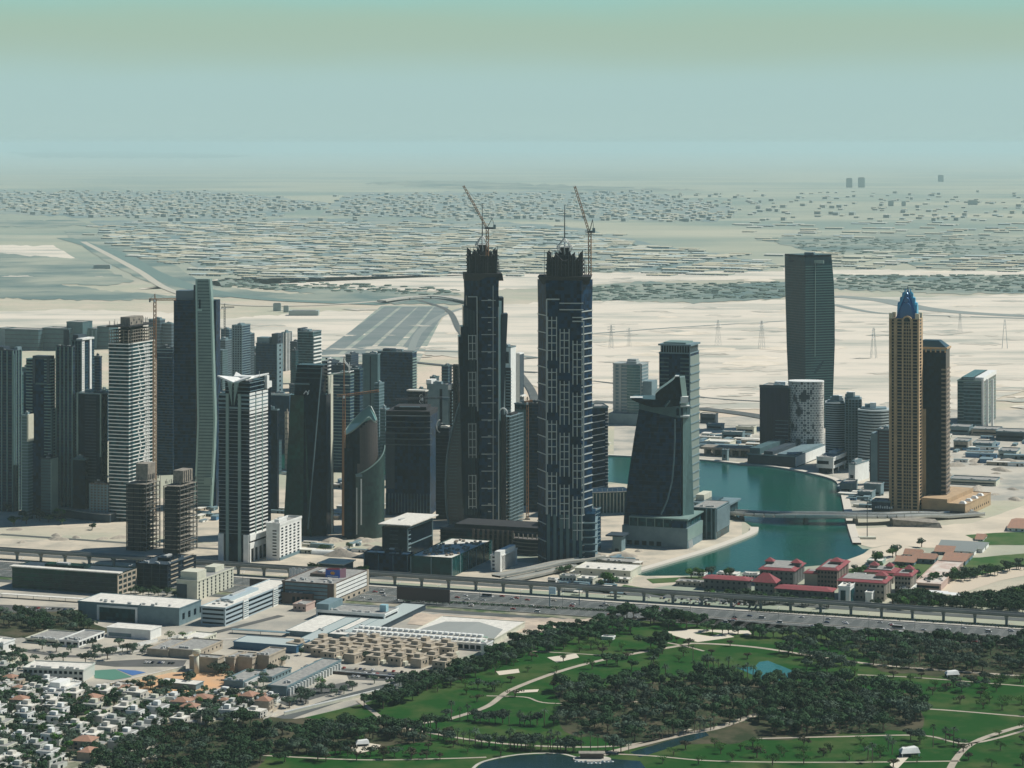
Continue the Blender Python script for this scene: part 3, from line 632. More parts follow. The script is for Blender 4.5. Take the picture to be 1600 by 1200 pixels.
# ---------------------------------------------------------------- middle: background rows
GB = 'towers standing behind the front row'
plain_tower('far_tower', 'low dark far block with small pale faces, next to the pale green screen wall', 338, 352, 362, 592, 532, CGD, CG, 4, 1, None, GB)
plain_tower('far_tower', 'pale stepped far block below the low dark one', 336, 345, 356, 610, 548, CM, CG, 4, 1, None, GB, plant=False)
b = plain_tower('far_tower', 'grey far tower with three columns of square windows and a dark side', 363, 378, 391, 612, 509, GN, CG, 4.2, 1.7, (4.2, 1.6, CG), GB, facesp='F', units=2)
b = plain_tower('far_tower', 'small dark side tower beside the one with square windows', 384, 391, 397, 606, 522, CGD, CG, 4.5, 1.2, (5, 1.2, CGD), GB, units=0)
b = plain_tower('far_tower', 'dark far tower with a grey windowed end wall and stepped roof', 400, 432, 441, 640, 538, GN, CGD, 4, .8, None, GB, units=2)
b.part(MB().box(-b.w/2, -b.w/2+b.w*.6, -b.d/2+3, b.d/2, b.h, b.z(528)), 'upper_wall', CG)
b.part(MB().box(b.w/2-b.w*.3, b.w/2, -b.d/2+5, b.d/2+4, b.h, b.z(522)), 'plant_room', CGD)
mb = MB(); mb.box(b.w/2, b.w/2+1.2, -b.d/2, b.d/2, 0, b.h); e_ = b.part(mb, 'end_wall', CG)
for i in range(16):
    o = MB().box(b.w/2+1.2, b.w/2+1.5, -2.5, 2.5, 8+i*7, 11+i*7).build('window', GD, e_) if i == 0 else o.copy()
    if i: COL.objects.link(o); o.parent = e_; o.location.z = i*7
b = plain_tower('far_tower', 'pale far tower with tall white vertical stripes', 440, 447, 456, 580, 520, GN, None, 4, 1, None, GB, units=0); b.piers(0, b.h, 6, 1.6, CW, 1, 'FR')
b = plain_tower('far_tower', 'blue far tower with white balcony bands on its sunny side', 465, 489, 502, 610, 519, GT, CG, 4.6, .8, None, GB, units=2)
mb = MB()
for i in range(19): mb.box(b.w/2+.3, b.w/2+2, -b.d/2, b.d/2-2, b.h-8-i*6.2-2.2, b.h-8-i*6.2)
b.part(mb, 'white_balconies', CW); b.part(MB().box(-b.w/2-3, -b.w/2+3, -b.d/2+6, b.d/2, 0, b.z(514)), 'side_shaft', CGD)
for xl, xc, xr, yb, yt, lb in [(503,518,530,622,566,'low dark building under the blue far tower'),(508,560,568,632,572,'long low dark building with a pale roof edge behind the striped column'),(540,548,560,600,555,'small dark far building with a white edge'),(452,470,480,640,602,'low grey building behind the green glass tower')]:
    plain_tower('low_block', lb, xl, xc, xr, yb, yt, GN, CGD, 4, 1.2, None, 'low dark buildings behind the towers', units=4)
b = plain_tower('office_tower', 'wide navy tower with a pale end bay and ragged white rooftop edge', 590, 644, 651, 668, 551, GN, None, 3.7, .8, None, GB, units=8)
b.bands(4, b.h-2, 4.2, .35, mat('dull_blue_line', (.03,.06,.08), .5), .15)
mb = MB()
for i in range(26): mb.box(b.w/2+.1, b.w/2+1.2, -b.d/2, b.d/2, b.h-8-i*4.2-1.7, b.h-8-i*4.2)
b.part(mb, 'balcony_bands', CP); b.part(MB().box(b.fx(598), b.fx(610), -b.d/2, b.d/2-6, b.h, b.z(546)), 'lift_housing', CGD)
b = plain_tower('office_tower', 'pale grey-green slab with one dark vertical slot, joined to the wide navy tower', 566, 590, 594, 676, 554, CM, None, 3.7, .8, None, GB, units=2)
b.part(MB().box(b.fx(578), b.fx(579.6), -b.d/2-.3, -b.d/2+.1, 8, b.h-3), 'vertical_slot', GD)
b = plain_tower('office_tower', 'blue banded tower with a white sloping canopy behind the white striped column', 517, 547, 553, 735, 586, GBL, CP, 4.1, .8, None, GB, units=0)
b.part(MB().add([(b.fx(520), -b.d/2-1, b.h+1), (b.w/2, -b.d/2-1, b.h+5), (b.w/2, b.d/2, b.h+5), (b.fx(520), b.d/2, b.h+1), (b.fx(520), -b.d/2-1, b.h), (b.w/2, -b.d/2-1, b.h+4), (b.w/2, b.d/2, b.h+4), (b.fx(520), b.d/2, b.h)], [(0,1,2,3),(4,7,6,5),(0,4,5,1),(1,5,6,2)]), 'canopy', CW)
for a, c in ((518, 531), (537, 546)): b.part(MB().box(b.fx(a), b.fx(c), -b.d/2-.8, -b.d/2-.4, b.z(602)-.8, b.z(602)+.8), 'white_lintel', CW)
plain_tower('office_tower', 'dark navy tower close behind the blue banded one', 548, 562, 567, 730, 578, GN, CM, 4, 1, None, GB)
plain_tower('office_tower', 'narrow grey-green tower with a stepped balcony edge, below the pale slab', 585, 592, 600, 720, 600, CM, CG, 4, 1.6, None, GB, units=0)
b = plain_tower('office_block', 'broad blue glass block with a white parapet, behind the black and white tower', 415, 452, 456, 710, 617, GBL, None, 4, 1, None, GB, units=10)
b.part(MB().box(-b.w/2, b.w/2, -b.d/2-.6, -b.d/2, b.h-1.2, b.h+1.4), 'parapet_band', CW)
plain_tower('office_block', 'plain very dark narrow block just behind the black and white tower', 414, 433, 436, 800, 641, GD, None, 4, 1, None, GB, units=0)
b = plain_tower('office_block', 'pale concrete lift shaft showing in a gap beside the green glass tower', 445, 449, 451, 735, 645, CT, CC, 7, 2, None, GB, units=0)
b = plain_tower('office_tower', 'pale grey tower with a dark window column and white roof corners', 667, 700, 708, 745, 602, CG, None, 4, 1, None, GB, units=1)
b.part(MB().box(b.fx(687), b.fx(691), -b.d/2-.3, -b.d/2+.1, 10, b.h-5), 'window_column', GD); b.part(MB().box(-b.w/2-1, -b.w/2+6, -b.d/2, b.d/2, b.h, b.h+6), 'roof_corner', CW); b.part(MB().box(b.w/2-2, b.w/2+3, -b.d/2, b.d/2, b.h-6, b.h+1), 'roof_corner', CW)
b = B('unfinished_block', 'dark concrete frame just left of the first giant twin, with an orange hoist', 'unfinished building', 703, 717, 722, 745, 570); frame_floors(b, 0, b.h, 4, CCD, sp=6); b.part(MB().box(b.w/2, b.w/2+2, -b.d/2, -b.d/2+3, 0, b.h), 'hoist', RUST)
b = B('unfinished_block', 'dark unfinished tower with pipe loops on its top, behind the curved dark block', 'unfinished building', 637, 664, 668, 760, 612); b.core(0, b.h, GD, 'wall'); b.bands(6, b.h, 4, .8, CCD)
mb = MB()
for i in range(4):
    for q in range(8): a0, a1 = q*pi/4, (q+1)*pi/4; mb.tube((b.w*.3+cos(a0)*2.4, -b.d/2-.6, b.h-6-i*6+sin(a0)*2.4), (b.w*.3+cos(a1)*2.4, -b.d/2-.6, b.h-6-i*6+sin(a1)*2.4), .35)
b.part(mb, 'pipe_loops', STW); b.part(MB().box(-b.w/2-1, b.w/2+1, -b.d/2-1, b.d/2+1, b.h, b.h+1.6), 'roof', ROOFW)
tower_crane('white-tipped ochre tower crane whose jib crosses in front of the navy tower', 537.5, 842, 557, 618, 592, 611, 526)
tower_crane('low grey tower crane with a nearly level jib on the curved dark block', 660, 640, 612, 622, 618, 624, 702, D=2830, col=STD, wd=2)
tower_crane('thin far crane above the roofs of the far blocks', 351, 560, 474, 480, 366, 480, 346, col=STD)
tower_crane('thin pink crane standing against the navy blue tower', 546, 640, 566, 574, 535, 560, 550, D=3900, col=STW, wd=1.8)

# --- green glass tapering tower
P = G(497, 838); k = P.y/F
t = thing('glass_tower', 'tapering green glass tower with a dark top block and a long diagonal edge line', 'tower', P, R(-12))
X = lambda x: (x-497)*k
Zz = lambda y: (838-y)*k
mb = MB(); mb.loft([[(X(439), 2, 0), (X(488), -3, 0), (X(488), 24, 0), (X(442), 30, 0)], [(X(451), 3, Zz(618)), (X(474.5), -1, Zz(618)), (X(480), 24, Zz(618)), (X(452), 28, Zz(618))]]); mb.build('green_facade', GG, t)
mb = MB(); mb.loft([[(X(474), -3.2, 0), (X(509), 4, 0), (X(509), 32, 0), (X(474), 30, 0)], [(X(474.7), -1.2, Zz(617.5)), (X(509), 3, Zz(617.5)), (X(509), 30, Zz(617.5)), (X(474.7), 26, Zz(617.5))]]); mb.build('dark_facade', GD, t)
mb = MB(); mb.loft([[(X(457), 2, Zz(618)), (X(500), 0, Zz(618)), (X(500), 22, Zz(618)), (X(457), 24, Zz(618))], [(X(461), 4, Zz(571)), (X(504), 2, Zz(571)), (X(504), 22, Zz(571)), (X(461), 24, Zz(571))]]); mb.build('top_block', GD, t)
mb = MB()
for y in (576, 583, 591): mb.box(X(461), X(502), .6, 1.4, Zz(y)-.4, Zz(y)+.4)
mb.build('top_lines', CM, t)
MB().tube((X(503.5), -1, Zz(574)), (X(483), -5.6, Zz(826)), .7).build('diagonal_edge', CG, t)
MB().box(X(459), X(484), -3, 2, Zz(601), Zz(599)).build('ledge', CG, t)
mb = MB(); mb.tube((X(474), -1, Zz(616)), (X(478), -1, Zz(611)), .6); mb.tube((X(478), -1, Zz(611)), (X(482), -1, Zz(616)), .6); mb.tube((X(480), -1, Zz(617)), (X(482), 1, Zz(610)), .6); mb.build('roof_davit', STW, t)
b = B('striped_column_tower', 'slender white fin tower with a column of small windows beside the green glass tower', 'tower', 510.5, 513.5, 517, 835, 587, d=12)
b.core(0, b.h, CCR, 'wall'); mb = MB()
for i in range(46): mb.box(b.w/2-3.6, b.w/2-1.2, -b.d/2-.15, -b.d/2+.1, 8+i*4, 10+i*4)
b.part(mb, 'window_column', GD)
mb = MB()
for i in range(46): mb.box(-b.w/2-1, -b.w/2, -b.d/2, b.d/2, 8+i*4, 9.4+i*4)
b.part(mb, 'side_ledges', CW)

# --- round slanted tower with an ochre crane at its foot
P = G(566, 842); k = P.y/F
t = thing('slanted_round_tower', 'rounded bronze tower sliced by a slanting glass top, over a pale green lower drum', 'tower', P)
cx, r = 0, 32.5*k
def rc(a, rr): return (rr*cos(a), r*.8+rr*.8*sin(a))
NN = 40
def sl(x, z_l, z_r): return z_l+(z_r-z_l)*(x+r)/(2*r)
z = lambda y: (842-y)*k
mb = MB()
top = lambda x, y: z(676)+(z(642)-z(676))*min(1, max(0, (x+r*.95)/(1.35*r)))-max(0, x-r*.4)*1.3+(y-r*1.2)*.3
ring0, ring1 = [], []
for i in range(NN):
    a = 2*pi*i/NN; x, y = rc(a, r*.97); x = x*.93-2; ring0.append((x, y, 0)); ring1.append((x*.86-1, y, top(x, y)))
mb.loft([ring0, ring1]); mb.build('drum', GD, t)
rb = MB()
for q in range(64):
    zz = z(760)+q*(z(640)-z(760))/64
    for i in range(NN):
        a0, a1 = 2*pi*i/NN, 2*pi*(i+1)/NN
        if a0 < pi*.99: continue
        f = zz/z(640); A = rc(a0, r*.985); C = rc(a1, r*.985); s_ = .93*(1-.12*f)
        xa, xb = A[0]*s_-2-f, C[0]*s_-2-f
        if zz > min(top(xa, A[1]), top(xb, C[1]))-1 or xa < -r*.25: continue
        rb.add([(xa, A[1], zz), (xb, C[1], zz), (xb, C[1], zz+1), (xa, A[1], zz+1), (xa, A[1]+.8, zz+1), (xb, C[1]+.8, zz+1)], [(0,1,2,3),(3,2,5,4)])
rb.build('louvre_ribs', mat('bronze_grey', (.075,.068,.065), .6), t)
ct = MB(); rim = [(p[0]*1.0, p[1]-1, p[2]+1.2) for p in ring1]; ct.add(rim, [tuple(range(NN))]); ct.build('slanted_skylight', mat('skylight_glass', (.13,.26,.24), .25), t)
rm = MB()
for i in range(NN): rm.tube(rim[i], rim[(i+1) % NN], .7)
rm.build('skylight_rim', CP, t)
gl = MB(); n = 24; lo, hi = [], []
for i in range(n+1):
    f = i/n; a = pi*1.40+f*pi*.62; x, y = rc(a, r*1.03); lo.append((x, y, 0)); hi.append((x, y, z(745)+(z(702)-z(745))*f**1.3+2))
gl.add(lo+hi, [(i, i+1, n+2+i, n+1+i) for i in range(n)]); inn = [(p[0]*.92, p[1]+2.5, p[2]) for p in hi]; gl.add(hi+inn, [(i, i+1, n+2+i, n+1+i) for i in range(n)]); gl.build('lower_screen', mat('screen_green', (.018,.050,.046), .4, var=.3, scale=(3,3,4)), t)
rm = MB()
for i in range(n): rm.tube(hi[i], hi[i+1], .8)
rm.build('screen_trim', CP, t)
MB().box(-r*.28, -r*.24, -.8, 0, z(835), z(762)).build('white_fin', CW, t); MB().box(-r*.05-.6, -r*.05+.8, -1.5, -.6, z(820), z(748)).build('white_fin', CW, t)
MB().box(-r*.3, r*.0, -1.4, 2, z(745), z(741)).build('terrace', CG, t)
MB().box(-r*.98, -r*.45, -2, 14, 0, z(700)).build('side_shaft', GD, t)
MB().box((536.5-566)*k-1.1, (536.5-566)*k+1.1, -5, -2.4, 4, z(655)).build('hoist_track', RUST, t)

# --- curved dark block
b = B('curved_block', 'broad dark unfinished office block with a gently curved front and pale roof lines', 'office tower', 603, 672, 684, 806, 650, rot=R(-8))
b.core(0, b.h, GN)
mb = MB()
for i in range(6):
    zz = b.h-i*6.5; pts = [(-b.w/2-2+(b.w+4)*j/14, -b.d/2-2.6-2*sin(pi*j/14)) for j in range(15)]
    mb.prism(pts+[(b.w/2+2, -b.d/2), (-b.w/2-2, -b.d/2)], zz-.5, zz+.35)
b.part(mb, 'curved_ledges', mat('dull_ledge', (.10,.13,.14), .6)); b.part(MB().box(-b.w/2, b.w/2, -b.d/2, b.d/2, b.h, b.h+5), 'upper_storey', CCD)
b.part(MB().box(-b.w*.35, b.w*.38, -b.d*.3, b.d*.3, b.h+5, b.h+9), 'plant_room', CCD); b.part(MB().box(-b.w*.2, b.w*.25, -b.d*.45, -b.d*.4, b.h+9, b.h+10), 'roof_beam', CG)
b.part(MB().box(-b.w/2-.4, -b.w/2+b.w*.2, -b.d/2-.7, -b.d/2, 30, b.h-18), 'louvre_panel', CGD); b.piers(3, b.z(772), 3.6, .6, CG, .8, 'F', 'base_colonnade')
b.bands(b.z(640+20), b.z(660), 99, .2, CG) if False else None
b = plain_tower('office_block', 'dark annex with a white C-shaped arch and pale roof at its top', 681, 701, 704, 812, 669, GD, CGD, 4, .5, None, None, units=0)
mb = MB()
for q in range(8): a0 = pi*.5+q*pi/8; a1 = a0+pi/8; mb.tube((b.fx(688)+cos(a0)*4, -b.d/2-1, b.h+2+sin(a0)*7), (b.fx(688)+cos(a1)*4, -b.d/2-1, b.h+2+sin(a1)*7), .7)
b.part(mb, 'white_arch', CW); b.part(MB().box(b.fx(689), b.fx(700), -b.d/2-1, b.d/2, b.h+.2, b.h+2.5), 'roof_deck', ROOFW)

# --- sail-shaped glass tower
P = G(730, 818); k = P.y/F; t = thing('sail_tower', 'slate glass tower with a bowed pale edge, leaning against the first giant twin', 'tower', P, R(-5))
X = lambda x: (x-730)*k
pf = [(818,702),(800,698.5),(780,697),(750,696.5),(720,698),(700,700.5),(680,704.5),(660,709.5),(640,715),(622,721)]
rg = [[(X(x), -4+6*(818-y)/200, (818-y)*k), (X(742), -8+6*(818-y)/200, (818-y)*k), (X(742), 25, (818-y)*k), (X(x)+4, 25, (818-y)*k)] for y, x in pf]
MB().loft(rg).build('glazing', mat('slate_glass', (.012,.028,.038), .25, var=.35, scale=(30,30,7)), t)
mb = MB()
for (y0, x0), (y1, x1) in zip(pf, pf[1:]): mb.tube((X(x0), -5+6*(818-y0)/200, (818-y0)*k), (X(x1), -5+6*(818-y1)/200, (818-y1)*k), 1.1)
mb.build('bowed_edge', CG, t)
mb = MB()
for i in range(40):
    y = 815-i*4.9; x = [a[1]+(b2[1]-a[1])*(a[0]-y)/(a[0]-b2[0]) for a, b2 in zip(pf, pf[1:]) if b2[0] <= y <= a[0]][0]
    mb.box(X(x)+3.5, X(741), -5.2+6*(818-y)/200-.35, -4+6*(818-y)/200, (818-y)*k-.25, (818-y)*k+.25)
mb.build('floor_lines', CM, t)

# --- the two giant towers
LINE = mat('white_frame', (.40,.44,.42), .5)
def giant(label, xL, xC, xR, yb, yroof, ycrown, ytip, xs0, x_spire, turn, flip):
    P = G((xL+xR)/2, yb); k = P.y/F; t = thing('twin_skyscraper', label, 'skyscraper', P, turn, None)
    W = (xR-xL)*k/2; zz = lambda y: (yb-y)*k; zr = zz(yroof)
    return P, k, t, W, zz, zr
# second (right-hand) twin
P, k, t, W, zz, zr = giant('giant dark blue twin tower standing free in front, with staggered white window ladders and an ochre crane', 840, 0, 925, 878, 437, 397, 322, 0, 882, R(-3), 1)
t['label'] = 'giant navy twin tower in front of its sister, its whole front ladder-patterned and unobstructed'
plan = [(-W, 9), (-W*.66, -16), (W*.62, -18), (W, 6), (W*.7, 30), (-W*.7, 30)]
MB().loft([[(x, y, z_) for x, y in plan] for z_ in (0,)]+[[(x, y, zz(480)) for x, y in plan], [(x*1.02, y*1.02, zr) for x, y in plan]]).build('glazing', GN, t)
X = lambda x: (x-882.5)*k*(1+18*.0/P.y)
def side_lines(t, A, Bp, z0, z1, step, th=.7, out=.8, every=None, name='side_bands', m=LINE):
    mb = MB(); A = Vector(A); Bp = Vector(Bp); d = (Bp-A).normalized(); nn = Vector((d.y, -d.x))
    z_ = z0; i = 0
    while z_ < z1:
        a, c = A, Bp
        q0, q1, q2, q3 = a, c, c+nn*out, a+nn*out
        mb.add([(q0.x,q0.y,z_),(q1.x,q1.y,z_),(q2.x,q2.y,z_),(q3.x,q3.y,z_),(q0.x,q0.y,z_+th),(q1.x,q1.y,z_+th),(q2.x,q2.y,z_+th),(q3.x,q3.y,z_+th)], [(3,2,6,7),(4,7,6,5),(0,1,2,3),(0,3,7,4),(1,5,6,2)])
        z_ += step; i += 1
    return mb.build(name, m, t)
side_lines(t, plan[0], plan[1], zz(870), zz(485), k*27, .9, .8)
side_lines(t, plan[2], plan[3], zz(872), zz(480), k*11.7, 1.0, .8)
def Yf(x): return -16-2*(x-X(854))/(X(911)-X(854))
mb = MB(); ys = [Yf(X(855))-.8, Yf(X(855))+.3]
def bar(mb, x0, y0, x1, y1, w_=.8):      # bar on the front face given in picture columns/rows
    a, c = X(min(x0, x1)), X(max(x0, x1)); z0, z1 = zz(max(y0, y1)), zz(min(y0, y1)); m_ = (a+c)/2
    if x0 == x1: mb.box(a-w_/2, a+w_/2, Yf(m_)-1, Yf(m_)+.5, z0, z1)
    else: mb.box(a, c, Yf(m_)-1.2, Yf(m_)+.9, z0-w_/2, z0+w_/2)
bar(mb, 855, 466, 855, 590, 1.3); bar(mb, 855, 466, 875, 466, 1.3); mb.build('left_outline', LINE, t)
mb = MB()
for a, y in ((875, 472), (875, 482), (895, 494)): bar(mb, a, y, 912, y, 1.0)
bar(mb, 895, 500, 912, 500, 1.2); mb.build('top_lines', LINE, t)
mb = MB(); bar(mb, 912.5, 500, 912.5, 800, 1.3); mb.build('right_outline', LINE, t)
mb = MB(); bar(mb, 854.5, 590, 854.5, 800, .9); mb.build('left_rail', LINE, t)
for cx0, y0, nrep in ((855.5, 493, 5), (875, 512, 4), (895, 530, 4)):
    for r_ in range(nrep):
        ya = y0+r_*80.5; yb_ = min(ya+68, 868)
        if ya > 800: continue
        mb = MB()
        for dx in (1, 7.5, 15): bar(mb, cx0+dx, ya, cx0+dx, yb_, .9)
        yy = ya+6
        while yy < yb_-4: bar(mb, cx0+1, yy, cx0+15, yy, .8); yy += 11.6
        mb.build('window_ladder', LINE, t)
for cx0 in (858, 868, 878, 888, 898, 908): mb = MB(); bar(mb, cx0, 800, cx0, 872, 3.2); mb.build('base_pier', CM, t)
mb = MB(); mb.box(W*.6, W*1.12, -12, 26, 0, zz(800)); mb.build('side_annex', GBL, t)
mb = MB()
for i in range(6): mb.box(W*.55, W*1.2, -15-(i % 2), 26, zz(868-i*11)-.8, zz(868-i*11)+.4)
mb.build('annex_ledges', CG, t)
def crown(t, W, zr, zz, ytop, ysp, xsp, X, cx0, cx1, ybulb, ov=9):
    mb = MB(); mb.loft([[(X(cx0)-4, -14, zr-4), (X(cx1)+6, -14, zr-4), (X(cx1)+6, 24, zr-4), (X(cx0)-4, 24, zr-4)], [(X(cx0)-ov, -17, zr+4), (X(cx1)+ov, -17, zr+4), (X(cx1)+ov, 26, zr+4), (X(cx0)-ov, 26, zr+4)]]); mb.build('crown_ledge', CCD, t)
    zt = zz(ytop); nb = 9
    for side, yy in (('f', -10), ('b', 20)):
        mb = MB()
        for i in range(nb):
            f = abs(i-(nb-1)/2)/((nb-1)/2); x0 = X(cx0)+(X(cx1)-X(cx0))*i/nb; x1 = X(cx0)+(X(cx1)-X(cx0))*(i+.86)/nb; h = zt-(11 if i % 3 == 1 else 3)*(1-f)-(i % 2)*3.4
            mb.add([(x0, yy, zr+4), (x1, yy, zr+4), (x1, yy+3, zr+4), (x0, yy+3, zr+4), (x0, yy, h+(2.5 if i < nb/2 else -1)), (x1, yy, h+(-1 if i < nb/2 else 2.5)), (x1, yy+3, h), (x0, yy+3, h)], [(0,1,5,4),(1,2,6,5),(2,3,7,6),(3,0,4,7),(4,5,6,7)])
        mb.build('crown_blades', CCD, t)
    mb = MB().box(X(cx0)+3, X(cx1)-3, -7, 20, zr+4, zt-9); mb.build('crown_core', GD, t)
    mb = MB()
    for i in range(8):
        if zr+8+i*4 < zt-5: mb.box(X(cx0)-1.2, X(cx1)+1.2, -10.6, 23.6, zr+7+i*4, zr+7.6+i*4)
    mb.build('crown_floors', CCD, t)
    MB().loft([[(X(xsp)-13, -5, zt-10), (X(xsp)+13, -5, zt-10), (X(xsp)+13, 18, zt-10), (X(xsp)-13, 18, zt-10)], [(X(xsp)-10, -3, zt-2), (X(xsp)+10, -3, zt-2), (X(xsp)+10, 16, zt-2), (X(xsp)-10, 16, zt-2)]]).build('crown_upper_tier', CCD, t)
    MB().loft([[(X(xsp)-6.5, 0, zt-2), (X(xsp)+6.5, 0, zt-2), (X(xsp)+6.5, 12, zt-2), (X(xsp)-6.5, 12, zt-2)], [(X(xsp)-4, 2, zt+6), (X(xsp)+4, 2, zt+6), (X(xsp)+4, 10, zt+6), (X(xsp)-4, 10, zt+6)]]).build('crown_top_tier', CCD, t)
    rz_ = random.Random(int(xsp)); mb = MB()
    for _ in range(34): a_ = rz_.uniform(X(cx0)-3, X(cx1)+3); y_ = rz_.choice((-11, 22)); mb.box(a_-.22, a_+.22, y_-.2, y_+.2, zr+3, zt+rz_.uniform(-16, 4))
    mb.build('loose_rods', STD, t)
    zb0, zb1 = zz(ybulb+24), zz(ybulb); x0 = X(xsp); mb = MB(); ra = (2.2, 7.8, 1.0); zs = (zb0-6, zb0+(zb1-zb0)*.45, zb1); y0 = 5
    for q in range(8):
        a0, a1 = q*pi/4, (q+1)*pi/4
        for r0, r1, z0, z1 in ((ra[0], ra[1], zs[0], zs[1]), (ra[1], ra[2], zs[1], zs[2])): mb.tube((x0+cos(a0)*r0, y0+sin(a0)*r0, z0), (x0+cos(a0)*r1, y0+sin(a0)*r1, z1), .5)
        mb.tube((x0+cos(a0)*ra[1], y0+sin(a0)*ra[1], zs[1]), (x0+cos(a1)*ra[1], y0+sin(a1)*ra[1], zs[1]), .45)
        mb.tube((x0+cos(a0)*ra[1], y0+sin(a0)*ra[1], zs[1]), (x0+cos(a1)*ra[0], y0+sin(a1)*ra[0], zs[0]), .35)
    mb.build('lattice_bulb', mat('lattice_white', (.5,.52,.5), .5), t)
    MB().loft([[(x0+cos(q*pi/3)*3.4, y0+sin(q*pi/3)*3.4, zt-10) for q in range(6)], [(x0+cos(q*pi/3)*1.6, y0+sin(q*pi/3)*1.6, zs[1]) for q in range(6)]]).build('spire_base', CCD, t)
    MB().tube((x0, y0, zs[0]), (x0, y0, zz(ysp)), 1.0, None, 6, .35).build('spire', STD, t)
crown(t, W, zr, zz, 396, 321, 882, X, 855, 911, 373)
# first (left-hand) twin
P, k, t, W, zz, zr = giant('x', 722, 0, 790, 818, 432, 392, 320, 0, 755, R(4), 0)
t['label'] = 'giant navy twin tower farther back, flanked by splayed dark fins with white window ladders'
X = lambda x: (x-756)*k
plan = [(X(725), 10), (X(744), -8), (X(748), -14), (X(778), -18), (X(779), 8), (X(774), 34), (X(735), 34)]
MB().loft([[(x, y, 0) for x, y in plan], [(x, y, zz(500)) for x, y in plan], [(x*.97, y, zz(455)) for x, y in plan], [(x*1.0, y, zr) for x, y in plan]]).build('glazing', GN, t)
MB().loft([[(X(778), -17.5, 0), (X(790), 6, 0), (X(785), 30, 0), (X(774), 30, 0)], [(X(778), -17.5, zz(470)), (X(786), 6, zz(470)), (X(783), 30, zz(470)), (X(774), 30, zz(470))]]).build('right_wing', CM, t)
mb = MB()
def Yf(x): return -14-4*(x-X(748))/(X(778)-X(748))
bar(mb, 769, 445, 769, 812, .7); mb.build('centre_line', LINE, t)
mb = MB(); bar(mb, 777.5, 478, 777.5, 812, 1.1); mb.build('corner_line', LINE, t)
for i in range(13): mb = MB(); bar(mb, 751, 468+i*26.5, 778, 468+i*26.5, .8); mb.build('cross_line', LINE, t)
mb = MB()
for i in range(30):
    if i % 3: bar(mb, 761, 455+i*9.4*1.25, 766, 455+i*9.4*1.25, .9)
tag(mb.build('tick_marks', LINE, t))
def fin(x0b, x1b, yb0, yt0, xt0, xt1, dep0, dep1, m=GD, name='splayed_fin'):
    o = MB().loft([[(X(x0b), dep0, zz(yb0)), (X(x1b), dep0, zz(yb0)), (X(x1b), dep1, zz(yb0)), (X(x0b), dep1, zz(yb0))], [(X(xt0), dep0, zz(yt0)), (X(xt1), dep0, zz(yt0)), (X(xt1), dep1, zz(yt0)), (X(xt0), dep1, zz(yt0))]]).build(name, m, t); return o
fin(727, 746, 818, 461, 728, 745, -13, 8); fin(724, 741, 818, 477, 722.5, 738, -16, 6); fin(722, 736, 790, 508, 718.5, 731, -19, 3); fin(721.5, 731, 770, 523, 715, 724, -22, 0); fin(776, 786, 700, 465, 781, 787, 0, 25, CGD); fin(775, 784, 690, 490, 784, 793, -6, 14, CGD)
for i, (ya, yb_) in enumerate(((521, 560), (578, 632), (658, 712), (738, 790))):
    mb = MB()
    for dx in (731, 737, 742.5): mb.tube((X(dx-.5), -19.8, zz(ya)), (X(dx), -19.8, zz(yb_)), .45)
    yy = ya+1
    while yy < yb_: mb.box(X(731), X(742.5), -20.2, -19.4, zz(yy)-.35, zz(yy)+.35); yy += 12
    mb.build('window_ladder', LINE, t)
mb = MB(); mb.tube((X(730), -16.6, zz(462)), (X(744), -16.6, zz(462)), .6); mb.tube((X(744), -16.6, zz(462)), (X(745), -16.6, zz(640)), .6); mb.build('left_outline', LINE, t)
for q in range(8): mb = MB().tube((X(725+q*2.2), -16.8, zz(478+q)), (X(723+q*2.4), -19, zz(800)), .22); mb.build('fin_edge', CM, t)
crown(t, W, zr, zz, 391, 318, 754, X, 731, 777, 369, 4.5)
luffing_crane('luffing crane with a dark tipped boom on the left giant twin', 761.5, 400, 358, 2670, 724, 290, 773, 341, 769)
luffing_crane('pinkish luffing crane on the tall ochre mast at the corner of the right giant twin', 921.5, 430, 364, 2450, 898, 291, 928, 343, 926)

# podium of the twins
P = G(780, 862); k = P.y/F; t = thing('hotel_podium', 'very dark layered podium at the feet of the giant twins with a rounded concrete drum', 'podium', P, RZ)
MB().box((680-780)*k, (862-780)*k, 2, 60, 0, 30*k).build('wall', GD, t)
mb = MB()
for i in range(5): mb.box((680-780)*k-.5, (862-780)*k+.5, 1.2, 2, 4+i*4.2, 4.8+i*4.2)
mb.build('ledges', CCD, t)
mb = MB(); n = 32
for i in range(5):
    rr = 27-i*.6; pts = [(58*k+rr*cos(2*pi*q/n), 4+rr*.62*sin(2*pi*q/n)) for q in range(n)]; mb.prism(pts, 1+i*3.6, 2+i*3.6)
mb.build('drum_slabs', mat('podium_slab', (.16,.145,.13), .9), t)
MB().prism([(58*k+24*cos(2*pi*q/n), 4+15*sin(2*pi*q/n)) for q in range(n)], 0, 15).build('drum_wall', CCD, t)
for q in range(8): MB().box(58*k-20+q*5, 58*k-19+q*5, -8, -7, 15.4, 21).build('drum_column', CC, t)
for q in range(9): MB().box((735-780)*k+q*5.4, (735-780)*k+q*5.4+2.2, 0, 1.2, 2, 22).build('pilaster', CBR, t)
MB().box((700-780)*k, (850-780)*k, 10, 50, 30*k, 30*k+5).build('upper_terrace', CCD, t)
for j, (px_, pz_) in enumerate(((725, 22), (742, 24), (800, 20))): MB().box((px_-780)*k, (px_+9-780)*k, .4, 1.2, pz_-8, pz_-4).build('window_band', GT, t)

